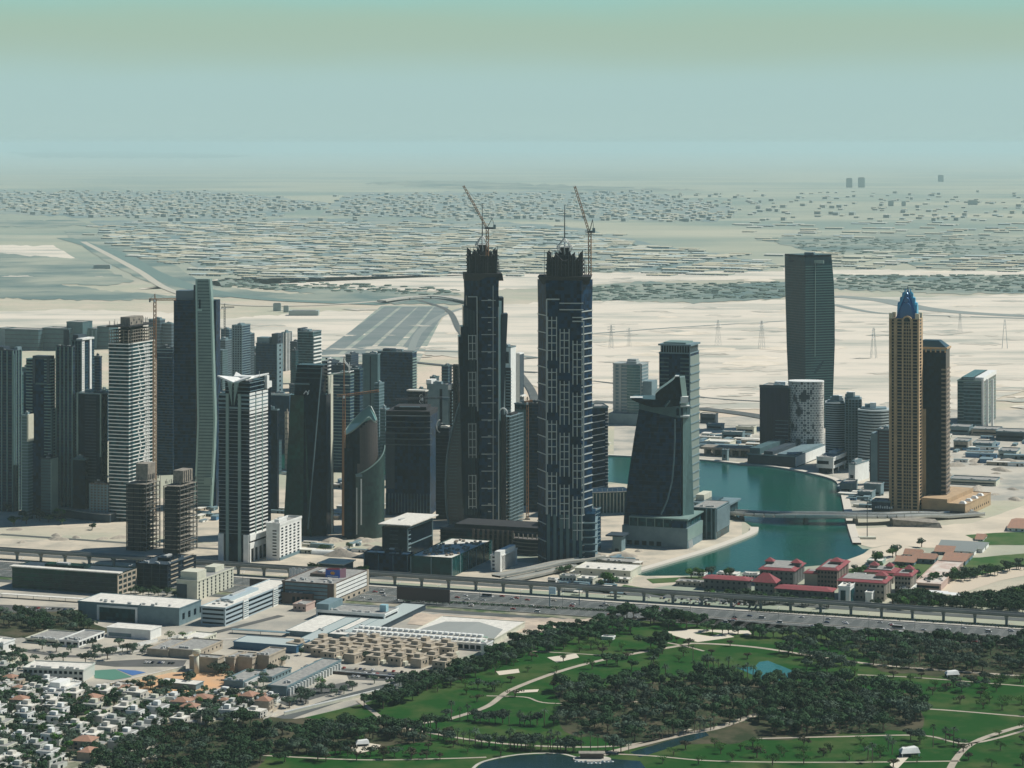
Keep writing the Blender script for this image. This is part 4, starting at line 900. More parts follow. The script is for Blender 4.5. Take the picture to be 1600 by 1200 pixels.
# --- lattice unfinished tower between the twins and things behind
b = B('unfinished_block', 'rounded open concrete frame with many thin slabs, right of the first giant twin', 'unfinished building', 784, 797, 818, 822, 648)
frame_floors(b, 0, b.h, 3.75, CG, sp=4.2, cm=CG); b.part(MB().box(-b.w/2-.5, -b.w/2+5, -b.d/2-.5, -b.d/2+.3, 0, b.h), 'dark_bay', CCD)
mb = MB()
for q in range(7): a0 = pi*q/7; a1 = pi*(q+1)/7; mb.tube((-3-cos(a0)*5, -b.d/2, b.h+1+sin(a0)*6), (-3-cos(a1)*5, -b.d/2, b.h+1+sin(a1)*6), .8)
b.part(mb, 'roof_arch', STW); rods(b, b.h, 5, 30, 9)
b = plain_tower('office_tower', 'small white tower with balcony slats above the rounded concrete frame', 784, 798, 806, 700, 543, CW, None, 4, 1, None, GB, units=0)
b.part(MB().box(b.fx(788), b.fx(795), -b.d/2-.3, -b.d/2+.2, b.h-22, b.h-6), 'dark_opening', GD)
mb = MB()
for i in range(24): mb.box(b.fx(791), b.w/2+1, -b.d/2-1, -b.d/2, b.h-34-i*4.2, b.h-32.5-i*4.2)
b.part(mb, 'balcony_slats', CG); b.part(MB().box(b.fx(789.5), b.w/2+.4, -b.d/2-.5, -b.d/2-.1, b.z(640), b.h-28), 'dark_glass_bay', GD)  # grey slats and a dark glass panel on the front
b = B('slab_building', 'thin white slab wall standing alone between the giant twins', 'building', 806, 812, 815.5, 640, 552, d=20); b.core(0, b.h, CW, 'wall'); b.part(MB().box(b.w/2-.2, b.w/2+.2, -b.d/2, b.d/2, 3, b.h-2), 'dark_window', CGD); b.part(MB().box(-b.w/2-2, b.w/2+4, -b.d/2, b.d/2, b.h*.25-2, b.h*.25), 'base_ledge', CW)  # dark slate panel set on the end face
b = plain_tower('office_tower', 'teal slab tower between the giant twins, behind an ochre mast', 804, 826, 829, 790, 632, GT, None, 4, 1, None, GB)
b.part(MB().box(b.fx(806), b.fx(822), -b.d/2-.8, -b.d/2-.1, 3, b.h-6), 'glass_strip', mat('milky_teal', (.12,.24,.23), .4))
tower_crane('stubby dark crane mast between the giant twins', 824, 812, 620, 628, 832, 626, 819, col=RUST, wd=2.2)
plain_tower('office_tower', 'dark navy tower closest behind the right giant twin', 826, 852, 856, 800, 632, GN, CGD, 4, .6, None, GB, units=4)
b = plain_tower('office_tower', 'dark tower with slanted white floor lines, right behind the front giant twin', 908, 950, 956, 792, 636, GN, None, 3.8, .7, None, None, units=4, rot=R(8), d=34)
mb = MB(); n = 14
for i in range(n):
    z_ = b.h-8-i*7.6; mb.add([(b.fx(925), -b.d/2-.7, z_-2.5), (b.fx(945), -b.d/2-.7, z_), (b.fx(945), -b.d/2-.7, z_+.8), (b.fx(925), -b.d/2-.7, z_-1.7), (b.fx(925), -b.d/2, z_-2.5), (b.fx(945), -b.d/2, z_), (b.fx(945), -b.d/2, z_+.8), (b.fx(925), -b.d/2, z_-1.7)], [(0,1,2,3),(3,2,6,7),(0,4,5,1),(1,5,6,2)])
b.part(mb, 'slanted_lines', CW); mb = MB()
for i in range(2*n): mb.box(b.fx(946), b.w/2+.6, -b.d/2-.8, -b.d/2, b.h-6-i*3.9, b.h-5.3-i*3.9)
b.part(mb, 'edge_balconies', CW); b.part(MB().box(-b.w/2-.3, b.w/2+.5, -b.d/2-.9, -b.d/2-.1, b.h-1, b.h+1), 'roof_edge', CG)
b = B('low_colonnade', 'long low building with white fins beside the canal, behind the curved glass tower', 'building', 905, 985, 990, 800, 768, rot=R(14), d=30)
b.core(0, b.h, GT, 'wall'); b.piers(0, b.h-1, 4, 1, CCR, 1, 'F', 'white_fins'); b.part(MB().box(-b.w/2-1, b.w/2+1, -b.d/2-2, b.d/2, b.h, b.h+1.2), 'roof', ROOFW)
for i in range(9): b.part(MB().box(-b.w/2+3+i*6, -b.w/2+4+i*6, -b.d/2, -b.d/2+1, b.h+1.2, b.h+4), 'roof_post', CW)
plain_tower('low_block', 'navy low block at the foot of the front giant twin', 898, 925, 930, 866, 800, GBL, CG, 4, .6, None, None, units=3, d=30)
b = B('canopy_pavilion', 'small pavilion with a dark overhanging roof left of the curved glass tower base', 'pavilion', 957, 971, 976, 862, 838, d=14); b.core(0, b.h, CG, 'wall'); b.part(MB().box(-b.w/2-6, b.w/2+3, -b.d/2-5, b.d/2+3, b.h, b.h+1.5), 'roof', CGD); b.part(MB().box(-2, 2, -b.d/2-.2, -b.d/2, 0, 3), 'door', GD)
# ---------------------------------------------------------------- right-hand side
# curved glass tower with a saucer roof
P = G(1040, 852); k = P.y/F; t = thing('curved_glass_tower', 'navy glass tower with bowed side, saucer roof and dark fin, by the canal', 'tower', P, R(-4))
X = lambda x: (x-1040)*k
Z = lambda y: (852-y)*k
pf = [(852,972.5),(835,973),(800,975.5),(760,980),(720,985.5),(680,991.5),(642,998)]
def yb2(y): return 2+10*(852-y)/210
MB().loft([[(X(x), yb2(y)+2, Z(y)), (X(1030), yb2(y)-8, Z(y)), (X(1064 if y > 660 else 1066), yb2(y)-8, Z(y)), (X(1070), yb2(y)+30, Z(y)), (X(x)+5, yb2(y)+34, Z(y))] for y, x in pf]).build('glazing', GN, t)
mb = MB()
for i in range(24):
    y = 845-i*8.4; x = [a[1]+(c[1]-a[1])*(a[0]-y)/(a[0]-c[0]) for a, c in zip(pf, pf[1:]) if c[0] <= y <= a[0]][0]
    mb.add([(X(x)+.4, yb2(y)+1.7, Z(y)), (X(1030), yb2(y)-8.3, Z(y)), (X(1063), yb2(y)-8.3, Z(y)), (X(x)+.4, yb2(y)+1.7, Z(y)+.35), (X(1030), yb2(y)-8.3, Z(y)+.35), (X(1063), yb2(y)-8.3, Z(y)+.35)], [(0,1,4,3),(1,2,5,4)])
mb.build('floor_lines', mat('deep_blue_spandrel', (.012,.028,.045), .5), t)
MB().loft([[(X(1067), yb2(852)-6, 0), (X(1086), yb2(852)+6, 0), (X(1086), 40, 0), (X(1067), 40, 0)], [(X(1067), yb2(642)-6, Z(652)), (X(1079), yb2(642)+6, Z(652)), (X(1079), 40, Z(652)), (X(1067), 40, Z(652))]]).build('right_wing', mat('soft_teal_panel', (.06,.13,.13), .5, var=.15, scale=(3,3,4)), t)
mb = MB(); pts = [(1033,803),(1043,780),(1050,752),(1053,720),(1054.5,690),(1054.5,655)]
for a, c in zip(pts, pts[1:]): mb.tube((X(a[0]), yb2(a[1])-9, Z(a[1])), (X(c[0]), yb2(c[1])-9, Z(c[1])), .9)
mb.build('curved_trim', CG, t)
# belt, saucer and fin
MB().loft([[(X(998), 8, Z(641)), (X(1058), 0, Z(653)), (X(1078), 10, Z(652)), (X(1078), 42, Z(652)), (X(998), 42, Z(641))], [(X(998), 8, Z(632)), (X(1054), -1, Z(635)), (X(1077), 10, Z(634)), (X(1077), 42, Z(634)), (X(998), 42, Z(632))]]).build('roof_belt', CM, t)
for q in range(3): MB().box(X(1057+q*6), X(1061+q*6), -.5+q*4, 1.5+q*4, Z(649), Z(638)).build('belt_opening', GD, t)
mb = MB(); n = 20; lo, hi = [], []
for i in range(n+1):
    f = i/n; x = 984+ (1062-984)*f; zz = Z(622.5+1*f); bot = Z(623+12.5*min(1, (f/.45))**.7 if f < .95 else 634)
    lo.append((X(x), 4-10*sin(pi*f), bot)); hi.append((X(x), 3-12*sin(pi*f), zz))
back = [(X(1062), 36), (X(992), 36)]
mb.add(lo+hi, [(i, i+1, n+2+i, n+1+i) for i in range(n)]); mb.add(hi+[(X(1062), 36, Z(624)), (X(990), 36, Z(623))], [tuple(range(n+3))]); mb.add(lo+[(X(1062), 36, Z(634)), (X(990), 36, Z(630))], [tuple(range(n+3))])
mb.build('saucer', GD, t); MB().box(X(984.5), X(1004), 0, 12, Z(622.6), Z(621.6)).build('saucer_deck', CW, t)
MB().tube((X(1039), -8, Z(634)), (X(1046), -8, Z(625)), 1.4).build('brace', CM, t)
fz = [(1024,623),(1024,616),(1030,610),(1040,603),(1052,594),(1056,588.5),(1062,588.5),(1066,624)]
v = [(X(a), 2, Z(c)) for a, c in fz]; v2 = [(X(a), 30, Z(c)) for a, c in fz]; m_ = len(v)
MB().add(v+v2, [tuple(range(m_))[::-1], tuple(range(m_, 2*m_))]+[(i, (i+1) % m_, m_+(i+1) % m_, m_+i) for i in range(m_)]).build('dark_fin', GD, t)
MB().loft([[(X(1064), 3, Z(634)), (X(1075), 9, Z(634)), (X(1075), 24, Z(634)), (X(1064), 24, Z(634))], [(X(1059), 3, Z(591)), (X(1070), 9, Z(590)), (X(1070), 24, Z(590)), (X(1059), 24, Z(591))]]).build('pale_panel', CP, t)
MB().box(X(1063.5), X(1075.5), 1, 9.3, Z(630), Z(620)).build('white_panel', CW, t)
for y0, y1 in ((636, 634), (652, 649.5)): MB().box(X(1063), X(1077.5), 2, 10, Z(y0), Z(y1)).build('white_ledge', CW, t)
MB().box(X(1055), X(1061), 0, 8, Z(588.6), Z(587.4)).build('fin_cap', CW, t)
b = B('podium_block', 'pale grey windowless podium with a glazed upper strip, under the bowed navy tower', 'podium', 972, 1074, 1098, 858, 826)
b.core(0, b.h, CG, 'wall'); b.core(b.h, b.z(813), GT, 'upper_glazing', x0=b.fx(983), x1=b.w/2-2)
for i in range(6): x = b.fx(983)+i*9.2; b.part(MB().box(x, x+.7, -b.d/2-.3, -b.d/2, b.h, b.z(813)), 'mullion', CP)
b.part(MB().box(b.fx(983), b.w/2+1, -b.d/2-1, b.d/2, b.z(813), b.z(811)), 'upper_roof', CP); b.part(MB().box(b.fx(1048), b.fx(1073), -b.d/2-.4, -b.d/2, b.h+.5, b.z(815)), 'dark_screen', GN)
w0 = MB().box(0, 5, -b.d/2-.2, -b.d/2+.1, 1.5, 6).build('window', GD, b.root); w0.location.x = b.fx(980)
for i in range(1, 5): o = w0.copy(); COL.objects.link(o); o.parent = b.root; o.location.x = b.fx(980)+i*8
for i in range(4): b.part(MB().tube((b.w/2+2, -b.d/2+2+i*4, 0), (b.w/2+.5, -b.d/2+3+i*4, 8), .5), 'raking_column', CW)
b.part(MB().box(b.w/2, b.w/2+.3, -b.d/2, b.d/2, 8, b.h), 'side_wall', CP)
b = B('glass_office_block', 'mid-rise office block with horizontal louvres on its sunny side, on the canal promenade', 'office block', 1082, 1119, 1139.5, 843, 795); b.core(0, b.h, GT)
b.part(MB().box(b.fx(1082), b.fx(1100), -b.d/2-.4, -b.d/2, 2, b.h-4), 'dark_bay', GD)
mb = MB()
for i in range(16): mb.box(b.w/2, b.w/2+.8, -b.d/2+1, b.d/2, 8+i*(b.h-9)/16, 8.9+i*(b.h-9)/16)
b.part(mb, 'louvres', CG)
for x in (1104, 1112, 1118): b.part(MB().box(b.fx(x)-.7, b.fx(x)+.7, -b.d/2-1, -b.d/2, 0, b.h), 'fin', CG)
b.roof(par=.8, units=8, plant=False, pm=CG)
b = B('glass_hall', 'low glazed hall with a broad thin flat roof projecting over the canal', 'building', 1085, 1137, 1152, 812, 789); b.core(0, b.h, GT); b.part(MB().box(-b.w/2-2, b.w/2+4, -b.d/2-4, b.d/2+2, b.h, b.h+1.8), 'roof', CG); b.part(MB().box(b.fx(1085), b.fx(1098), -b.d/2+6, b.d/2-4, b.h+1.8, b.h+9), 'roof_block', CCR); b.piers(0, b.h, 6, .7, CG, .5, 'FR', 'mullions')
b.part(MB().box(b.fx(1100), b.fx(1118), -b.d/2+3, b.d/2-8, b.h+1.9, b.h+3.6), 'skylight', GT)
# towers behind it
b = plain_tower('office_tower', 'broad tower with a dark colonnaded crown and a ribbed pale side, behind the saucer roof', 1030, 1078, 1092, 800, 553, GN, None, 4, 1, None, None, plant=False, units=0)
mb = MB(); n = 36
for i in range(n):
    z_ = 10+i*(b.h-12)/n
    for a, c in ((1031, 1045), (1063, 1077)): mb.box(b.fx(a), b.fx(c), -b.d/2-.7, -b.d/2, z_, z_+1.6)
b.part(mb, 'floor_bands', CM); b.part(MB().box(b.fx(1077), b.w/2+.6, -b.d/2-.9, -b.d/2, 0, b.h), 'corner_trim', CG)
mb = MB().box(b.w/2, b.w/2+.5, -b.d/2, b.d/2, 0, b.h-3); o = b.part(mb, 'side_wall', mat('soft_green_grey', (.20,.25,.22), .7)); mb = MB()
for i in range(18): mb.box(b.w/2+.5, b.w/2+1.3, -b.d/2, b.d/2+.6, 5+i*(b.h-10)/18, 6.4+i*(b.h-10)/18)
mb.build('side_ribs', CG, o)
b.part(MB().box(-b.w/2+2, b.w/2-1, -b.d/2+2, b.d/2-1, b.h, b.z(541)), 'crown_wall', GD); b.piers(b.h, b.z(541), 3, .9, CG, .1, 'FR', 'crown_colonnade', x0=-b.w/2+1.6, x1=b.w/2-.8, y0=-b.d/2+1.6, y1=b.d/2-.8); b.part(MB().box(-b.w/2-1, b.w/2+1.5, -b.d/2-1, b.d/2+1.5, b.z(541), b.z(538.5)), 'crown_slab', CG); b.part(MB().box(-b.w/2+4, b.w/2-6, -b.d/2+4, b.d/2-4, b.z(538.5), b.z(536)), 'roof_plant', CP)
b = B('apartment_tower', 'broad pale grey apartment tower with a curved teal glass bay, alone on the sand', 'apartment tower', 958, 1003, 1013, 664, 570); b.core(0, b.h, CG, 'wall'); b.bands(3, b.h, 5.2, 1.7, mat('light_grey_render', (.33,.37,.36), .7), .5)
for a, c in ((958.5, 962), (967, 971), (999, 1001.5)): b.part(MB().box(b.fx(a), b.fx(c), -b.d/2-1.2, -b.d/2, 0, b.h), 'balcony_stack', mat('light_grey_render', (.4,.42,.4)))
mb = MB(); n = 12; pts = [(b.fx(980)+(b.fx(1001)-b.fx(980))*i/n, -b.d/2-1-3.5*sin(pi*i/n)) for i in range(n+1)]
mb.prism(pts+[(pts[-1][0], 0), (pts[0][0], 0)], 5, b.h-1.5); b.part(mb, 'glass_bay', mat('milky_teal_glass', (.05,.14,.15), .25, var=.2, scale=(3,3,5)))
mb = MB()
for i in range(20): mb.prism([(p[0], p[1]-.5) for p in pts]+[(pts[-1][0], -b.d/2), (pts[0][0], -b.d/2)], 6+i*(b.h-8)/20, 6.8+i*(b.h-8)/20)
b.part(mb, 'bay_lines', CP)
b.roof(plant=True, units=3, pm=MATS['light_grey_render']); b.part(MB().box(-4, 10, -5, 8, b.h, b.z(563)), 'upper_room', MATS['light_grey_render'])
b.part(MB().box(b.w/2, b.w/2+14, -b.d/2+4, b.d/2, 0, b.z(596)), 'side_wing', CG); b.part(MB().box(-b.w/2-4, b.w/2+12, -b.d/2-12, b.d/2, 0, b.z(646)), 'podium', CG)
# lightly built things on the sand beside
for xl, xc, xr, yb, yt, m_, lb in [(1094,1118,1122,662,648,CGD,'flat grey shed behind the crowned tower'),(1104,1128,1132,672,664,CG,'wide grey shed with a white roof edge on the sand'),(1128,1160,1164,688,676,CG,'pale low building beside the round terrace'),(1150,1178,1182,678,668,CCR,'low cream building near the purple tower'),(1100,1140,1150,698,692,CCR,'long low beige building near the far canal bank'),(1128,1136,1139,722,704,CG,'small grey hut tower on the far canal bank'),(1140,1176,1182,708,702,CC,'low terrace building on the canal bank'),(1012,1028,1032,640,634,GBL,'tiny blue-roofed shed on the sand')]:
    b = B('low_building', lb, 'building', xl, xc, xr, yb, yt, group=None); b.core(0, b.h, m_, 'wall'); b.roof(plant=False, units=1, m=ROOFW, pm=m_)
    b.part(MB().box(-b.w/2+2, b.w/2-2, -b.d/2-.15, -b.d/2+.1, b.h*.35, b.h*.65), 'window_strip', GD)
b = B('ramp_viaduct', 'low concrete deck on stub columns running across the far canal bank', 'viaduct', 1095, 1185, 1190, 716, 702, d=30); b.core(b.h-3, b.h, CC, 'deck')
for i in range(7): b.part(MB().box(-b.w/2+4+i*12, -b.w/2+7+i*12, -b.d/2+2, b.d/2-2, 0, b.h-3), 'column', CC)
# big twisting teal tower
P = G(1264, 668); k = P.y/F; t = thing('bowed_tower', 'tall teal glass tower with gently bowed sides standing alone on the desert', 'tower', P, R(-16))
r_ = t.rotation_euler.z; exx = cos(r_)
Zb = lambda y: (668-y)*k
def Xb(x): return (x-1264)*k
rows = [(668,1236,1298),(640,1233,1299.5),(600,1231,1301),(540,1228.5,1303),(480,1227,1303),(440,1226,1301.5),(401,1225.5,1298)]
secs, fr, rt = [], [], []
for y, a, c in rows:
    z_ = Zb(y); xc_ = Xb(1263); yc = -28
    A, C, Bk = Vector((Xb(a)/exx*.98, 6, z_)), Vector((xc_, yc, z_)), Vector((Xb(c)*1.02, 4, z_)); back = Vector((Xb(1266), 42, z_)); secs.append([A, C, Bk, back])
MB().loft(secs).build('glazing', mat('tower_teal_glass', (.006,.035,.05), .15, spec=.15, var=.25, scale=(3.4,3.4,4)), t)
mb = MB(); n = 62
def sec(z_):
    for s0, s1 in zip(secs, secs[1:]):
        if s0[0].z <= z_ <= s1[0].z: f = (z_-s0[0].z)/(s1[0].z-s0[0].z); return [p.lerp(q, f) for p, q in zip(s0, s1)]
    return secs[-1]
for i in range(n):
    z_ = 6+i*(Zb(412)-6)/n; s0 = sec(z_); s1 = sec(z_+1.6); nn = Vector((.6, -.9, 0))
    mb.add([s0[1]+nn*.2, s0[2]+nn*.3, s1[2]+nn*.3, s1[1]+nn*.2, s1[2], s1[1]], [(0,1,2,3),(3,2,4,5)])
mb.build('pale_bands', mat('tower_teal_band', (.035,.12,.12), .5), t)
mb = MB()
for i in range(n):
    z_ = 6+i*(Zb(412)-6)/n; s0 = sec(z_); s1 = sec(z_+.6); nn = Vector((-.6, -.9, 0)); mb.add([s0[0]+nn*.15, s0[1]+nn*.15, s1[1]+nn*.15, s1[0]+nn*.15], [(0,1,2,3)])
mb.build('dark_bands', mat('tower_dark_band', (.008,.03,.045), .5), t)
mb = MB(); a = sec(Zb(555)); c = sec(Zb(410)); p0 = a[1].lerp(a[2], .32)+Vector((.6,-1,0)); p1 = c[1].lerp(c[2], .36)+Vector((.6,-1,0)); mb.tube(p0, p1, .55); mb.build('vertical_line', CP, t)
s0 = secs[-1]; MB().loft([[p+Vector((0,0,.2)) for p in s0], [p+Vector((0,0,3.5)) for p in s0]]).build('dark_parapet', GD, t)
q = s0[1].lerp(s0[2], .45)+Vector((1,-1.5,-7)); MB().box(q.x-9, q.x+9, q.y-2, q.y+3, q.z-2, q.z+2.5).build('sky_deck', CP, t); q = s0[0].lerp(s0[1], .35); MB().box(q.x-6, q.x+12, q.y-3, q.y, q.z-8, q.z-5).build('sky_ledge', CGD, t); MB().box(-6, 8, -6, 8, s0[0].z+3.5, s0[0].z+6.5).build('plant_room', CG, t)

# dark purple tower + perforated white one
b = plain_tower('purple_tower', 'dark purple-blue glass tower joined to the perforated white one at the canal', 1187, 1232, 1236, 712, 606, GP, None, 4, 1, None, None, units=6, d=50)
b.part(MB().box(b.fx(1208), b.w/2, -b.d/2-2, -b.d/2, 0, b.z(652)), 'stepped_bay', GP)
mb = MB()
for i in range(10): mb.box(b.fx(1212), b.w/2+.3, -b.d/2-2.6, -b.d/2-2, b.z(658)-i*5, b.z(658)-i*5+.9)
b.part(mb, 'pale_ledges', CG); b.part(MB().box(-b.w/2-.4, b.w/2, -b.d/2-.5, -b.d/2, b.h-.5, b.h+3), 'parapet_screen', CGD); b.part(MB().box(b.fx(1205), b.fx(1222), -6, 8, b.h+1, b.z(599)), 'roof_block', CW)
P = G(1260, 712); k = P.y/F; t = thing('perforated_tower', 'white tower wrapped in a perforated shell full of round holes and a few large ones', 'tower', P, R(-6))
X = lambda x: (x-1260)*k
n = 56; RX, RY = 27.5*k, 18*k; Ht = (712-597)*k
def el(a, s=1): return Vector((RX*s*math.copysign(abs(cos(a))**.72, cos(a)), RY*.7+RY*s*math.copysign(abs(sin(a))**.72, sin(a)), 0))
MB().loft([[(*el(2*pi*i/n, .955).to_2d(), 0) for i in range(n)], [(*el(2*pi*i/n, .955).to_2d(), Ht-3) for i in range(n)]]).build('glazing', mat('shell_glass', (.010,.02,.04), .3), t)
# shell: a fine grid of cells with diamond-shaped openings, built as real geometry
sh = MB(); cols, rws = 60, 30; holes = [(.735,.80,.055),(.69,.20,.04),(.70,.60,.05),(.775,.60-.42,.05),(.655,.78,.045),(.69,.71,.03),(.775,.86,.03),(.62,.4,.05),(.77,.11,.05),(.79,.4,.03),(.67,.36,.03)]
per = [el(2*pi*i/cols) for i in range(cols+1)]
rr = random.Random(3); chh = Ht/rws
for j in range(rws):
    for i in range(cols):
        f = (i+.5)/cols; z0 = j*chh
        if f < .48: op = 0
        else:
            op = .92 if (i+j) % 2 == 0 else .55; op += rr.uniform(-.08, .12)
            for hf, hz_, hr in holes:
                if ((f-hf)*2.4)**2+((z0+chh/2)/Ht-hz_)**2*1.4 < hr*hr*1.7: op = 1.0
        if op >= .999: continue
        p, q = per[i], per[i+1]; c = (p+q)/2; zc = z0+chh/2; a = p+Vector((0,0,z0)); b_ = q+Vector((0,0,z0)); cc = q+Vector((0,0,z0+chh)); d_ = p+Vector((0,0,z0+chh))
        if op <= 0: sh.add([a,b_,cc,d_], [(0,1,2,3)]); continue
        o_ = [c+Vector((0,0,zc-chh/2*op)), c+(q-c)*op+Vector((0,0,zc)), c+Vector((0,0,zc+chh/2*op)), c+(p-c)*op+Vector((0,0,zc))]
        o_[0].z = zc-chh/2*op; o_[2].z = zc+chh/2*op; o_[1].z = zc; o_[3].z = zc
        sh.add([a,b_,cc,d_]+o_, [(0,1,5,4),(1,2,6,5),(2,3,7,6),(3,0,4,7)])
sh.build('perforated_shell', mat('shell_white', (.74,.72,.66), .7), t)
MB().loft([[(*el(2*pi*i/n, 1.01).to_2d(), Ht) for i in range(n)], [(*el(2*pi*i/n, 1.01).to_2d(), Ht+1) for i in range(n)]]).build('rim', CW, t)
b = B('plinth_building', 'stepped purple-grey podium with a bright white end wall, below the perforated tower', 'podium', 1168, 1243, 1290, 731, 714, rot=R(-24)); b.core(0, b.h, CGD, 'wall'); b.part(MB().box(b.w/2, b.w/2+.8, -b.d/2, b.d/2, 1.5, b.h), 'end_wall', CW); b.roof(plant=False, units=0, pm=CG)
for i, (a, c, y_) in enumerate(((1170,1186,704),(1192,1206,708),(1213,1240,711))): b.part(MB().box(b.fx(a), b.fx(c), -b.d/2+4, b.d/2-4, b.h, b.z(y_)), 'upper_volume', (CM, CGD, CG)[i])
# banded curved towers
def curved_banded(label, xl, xr, yb, yt, bulge, spread, core, band, nb, group, seg=14, depth=26):
    P = G((xl+xr)/2, yb); k = P.y/F; t = thing('banded_tower', label, 'tower', P, R(-8), group); W = (xr-xl)*k/2; H = (yb-yt)*k
    pts = [(-W+2*W*i/seg, -bulge*sin(pi*i/seg)) for i in range(seg+1)]+[(W, depth), (-W, depth)]
    MB().prism(pts, 0, H).build('glazing', core, t); mb = MB()
    for i in range(nb+1): z_ = i*H/nb; mb.prism([(x*1.02, y-.7 if j <= seg else y) for j, (x, y) in enumerate(pts)], max(.1, z_-spread/2), z_+spread/2)
    mb.build('floor_bands', band, t); MB().prism([(x*.8, y*.7+3) for x, y in pts], H+spread/2, H+3).build('roof_slab', CG, t)
    rr = random.Random(int(xl))
    for i in range(4): x = rr.uniform(-W*.6, W*.6); MB().box(x-4, x+4, rr.uniform(0, 4), rr.uniform(8, 16), H+3, H+rr.uniform(6, 10)).build('roof_plant', (CW, CG)[i % 2], t)
    return t, W, H, k
SM = mat('smooth_metal_band', (.46,.52,.51), .55)
t, W, H, k = curved_banded('silvery ribbed curved tower right of the perforated white one', 1290, 1322, 728, 630, 5, 1.4, GD, SM, 28, None)
t, W, H, k = curved_banded('silvery ribbed tower joined between the two curved ones, with vertical fins', 1320, 1346, 732, 624, 3, 1.2, GT, CG, 26, None)
for i in range(6): MB().box(-W+i*W/2.6, -W+i*W/2.6+1.3, -4.6, -3, 0, H).build('fin', CG, t)
t, W, H, k = curved_banded('wide round tower with bold pale bands beside the beige one', 1341, 1390, 735, 641, 12, 1.9, GD, SM, 21, None)
b = B('bank_annex', 'low white annex on columns at the foot of the silvery towers', 'building', 1276, 1302, 1341, 741, 716, rot=R(-24)); b.core(b.h*.35, b.h, CW, 'wall', y1=b.d/2); b.part(MB().box(-b.w/2+1, b.w/2-6, -b.d/2-.2, -b.d/2+.1, b.h*.6, b.h*.8), 'window_strip', GD); b.part(MB().box(b.w/2, b.w/2+.3, -b.d/2+3, b.d/2-3, b.h*.55, b.h*.8), 'window_strip', GD)
for i in range(4): b.part(MB().box(b.w/2-2, b.w/2-.8, -b.d/2+2+i*b.d/4.4, -b.d/2+3.4+i*b.d/4.4, 0, b.h*.35), 'column', CW)
b.part(MB().box(-b.w/2+2, b.w/2-9, -b.d/2+3, b.d/2-3, 0, b.h*.35), 'ground_floor', GD); b.roof(plant=True, units=2, pm=CW)
b = plain_tower('white_block', 'square white block with a window strip below the wide round tower', 1326, 1336, 1358, 754, 726, CW, None, 4, 1, None, None, rot=R(-30)); b.part(MB().box(-b.w/2+2, b.w/2-2, -b.d/2-.2, -b.d/2, 5, 9), 'window_strip', GD)
b = plain_tower('brown_tower', 'dark maroon mid-rise with a white pilaster, squeezed against the beige tower', 1371, 1390, 1396, 768, 672, mat('maroon_wall', (.03,.018,.028), .5), None, 4, 1, None, None); mb = MB()
for i in range(20): mb.box(b.fx(1374), b.fx(1390), -b.d/2-.4, -b.d/2, 3+i*b.h/20, 4+i*b.h/20)
b.part(mb, 'floor_lines', CG); b.part(MB().box(-b.w/2-8, -b.w/2-.1, -b.d/2, b.d/2-4, 0, b.z(678)), 'white_pilaster', CG)
b = plain_tower('slim_block', 'narrow dark block with a grey wall left of the maroon one', 1359, 1367, 1371, 758, 688, CGD, None, 4, 1, None, None, units=0)
for xl, xc, xr, yb, yt, lb in [(1350,1376,1381,775,758,'low grey building under the maroon one'),(1362,1390,1396,803,785,'dark restaurant building near the bridge end'),(1312,1330,1340,770,757,'small white kiosk buildings on the promenade'),(1340,1362,1368,780,770,'low grey deck building on the promenade')]:
    b = plain_tower('low_building', lb, xl, xc, xr, yb, yt, CGD if 'dark' in lb else CG, None, 4, 1, None, None, units=4, plant=False, cat='building'); b.part(MB().box(-b.w/2+2, b.w/2-2, -b.d/2-.2, -b.d/2, 2, 4), 'window_strip', GD)
    if 'restaurant' in lb:
        for q in range(8): b.part(MB().box(-b.w/2+4+q*2.6, -b.w/2+5.6+q*2.6, -b.d/2-.5, -b.d/2-.2, b.h*.45, b.h*.45+2.2+(q % 3)*.5), 'sign_letter', STW)
# beige tower with a blue crown
b = B('beige_tower', 'tall beige stone tower with an arched gable and a blue petalled spire', 'tower', 1389, 1436, 1443, 804, 500, d=24)
b.core(0, b.h, CB, 'wall')
fl = b.m(5.05); n = int(b.h/fl)-1
for a, c in ((1393.5,1396.5),(1402,1409),(1412,1424),(1426,1433)):
    mb = MB()
    for i in range(n): mb.box(b.fx(a), b.fx(c), -b.d/2-.12, -b.d/2+.2, 6+i*fl, 6+i*fl+2.3)
    b.part(mb, 'glazing_column', GD)
mb = MB()
for i in range(n): mb.box(b.w/2-.1, b.w/2+.12, -b.d*.3, b.d*.1, 6+i*fl, 6+i*fl+2.3)
b.part(mb, 'glazing_column', GD)
mb = MB()
for x in (1391, 1399, 1410.6, 1425, 1434.6): mb.box(b.fx(x)-1, b.fx(x)+1, -b.d/2-1.1, -b.d/2, 0, b.h)
for x in (1416, 1420): mb.box(b.fx(x)-.35, b.fx(x)+.35, -b.d/2-.6, -b.d/2, 0, b.h-4)
b.part(mb, 'stone_piers', CB)
mb = MB()
for i in range(n): mb.box(-b.w/2, b.w/2, -b.d/2-.55, -b.d/2, 6+i*fl-1.2, 6+i*fl-.4)
b.part(mb, 'sills', mat('sill_stone', (.30,.23,.14), .8))  # sills in a darker tan than the beige wall stone
cx = b.fx(1417.5); mb = MB(); n2 = 12; r0 = b.m(7.6); r1 = b.m(5)
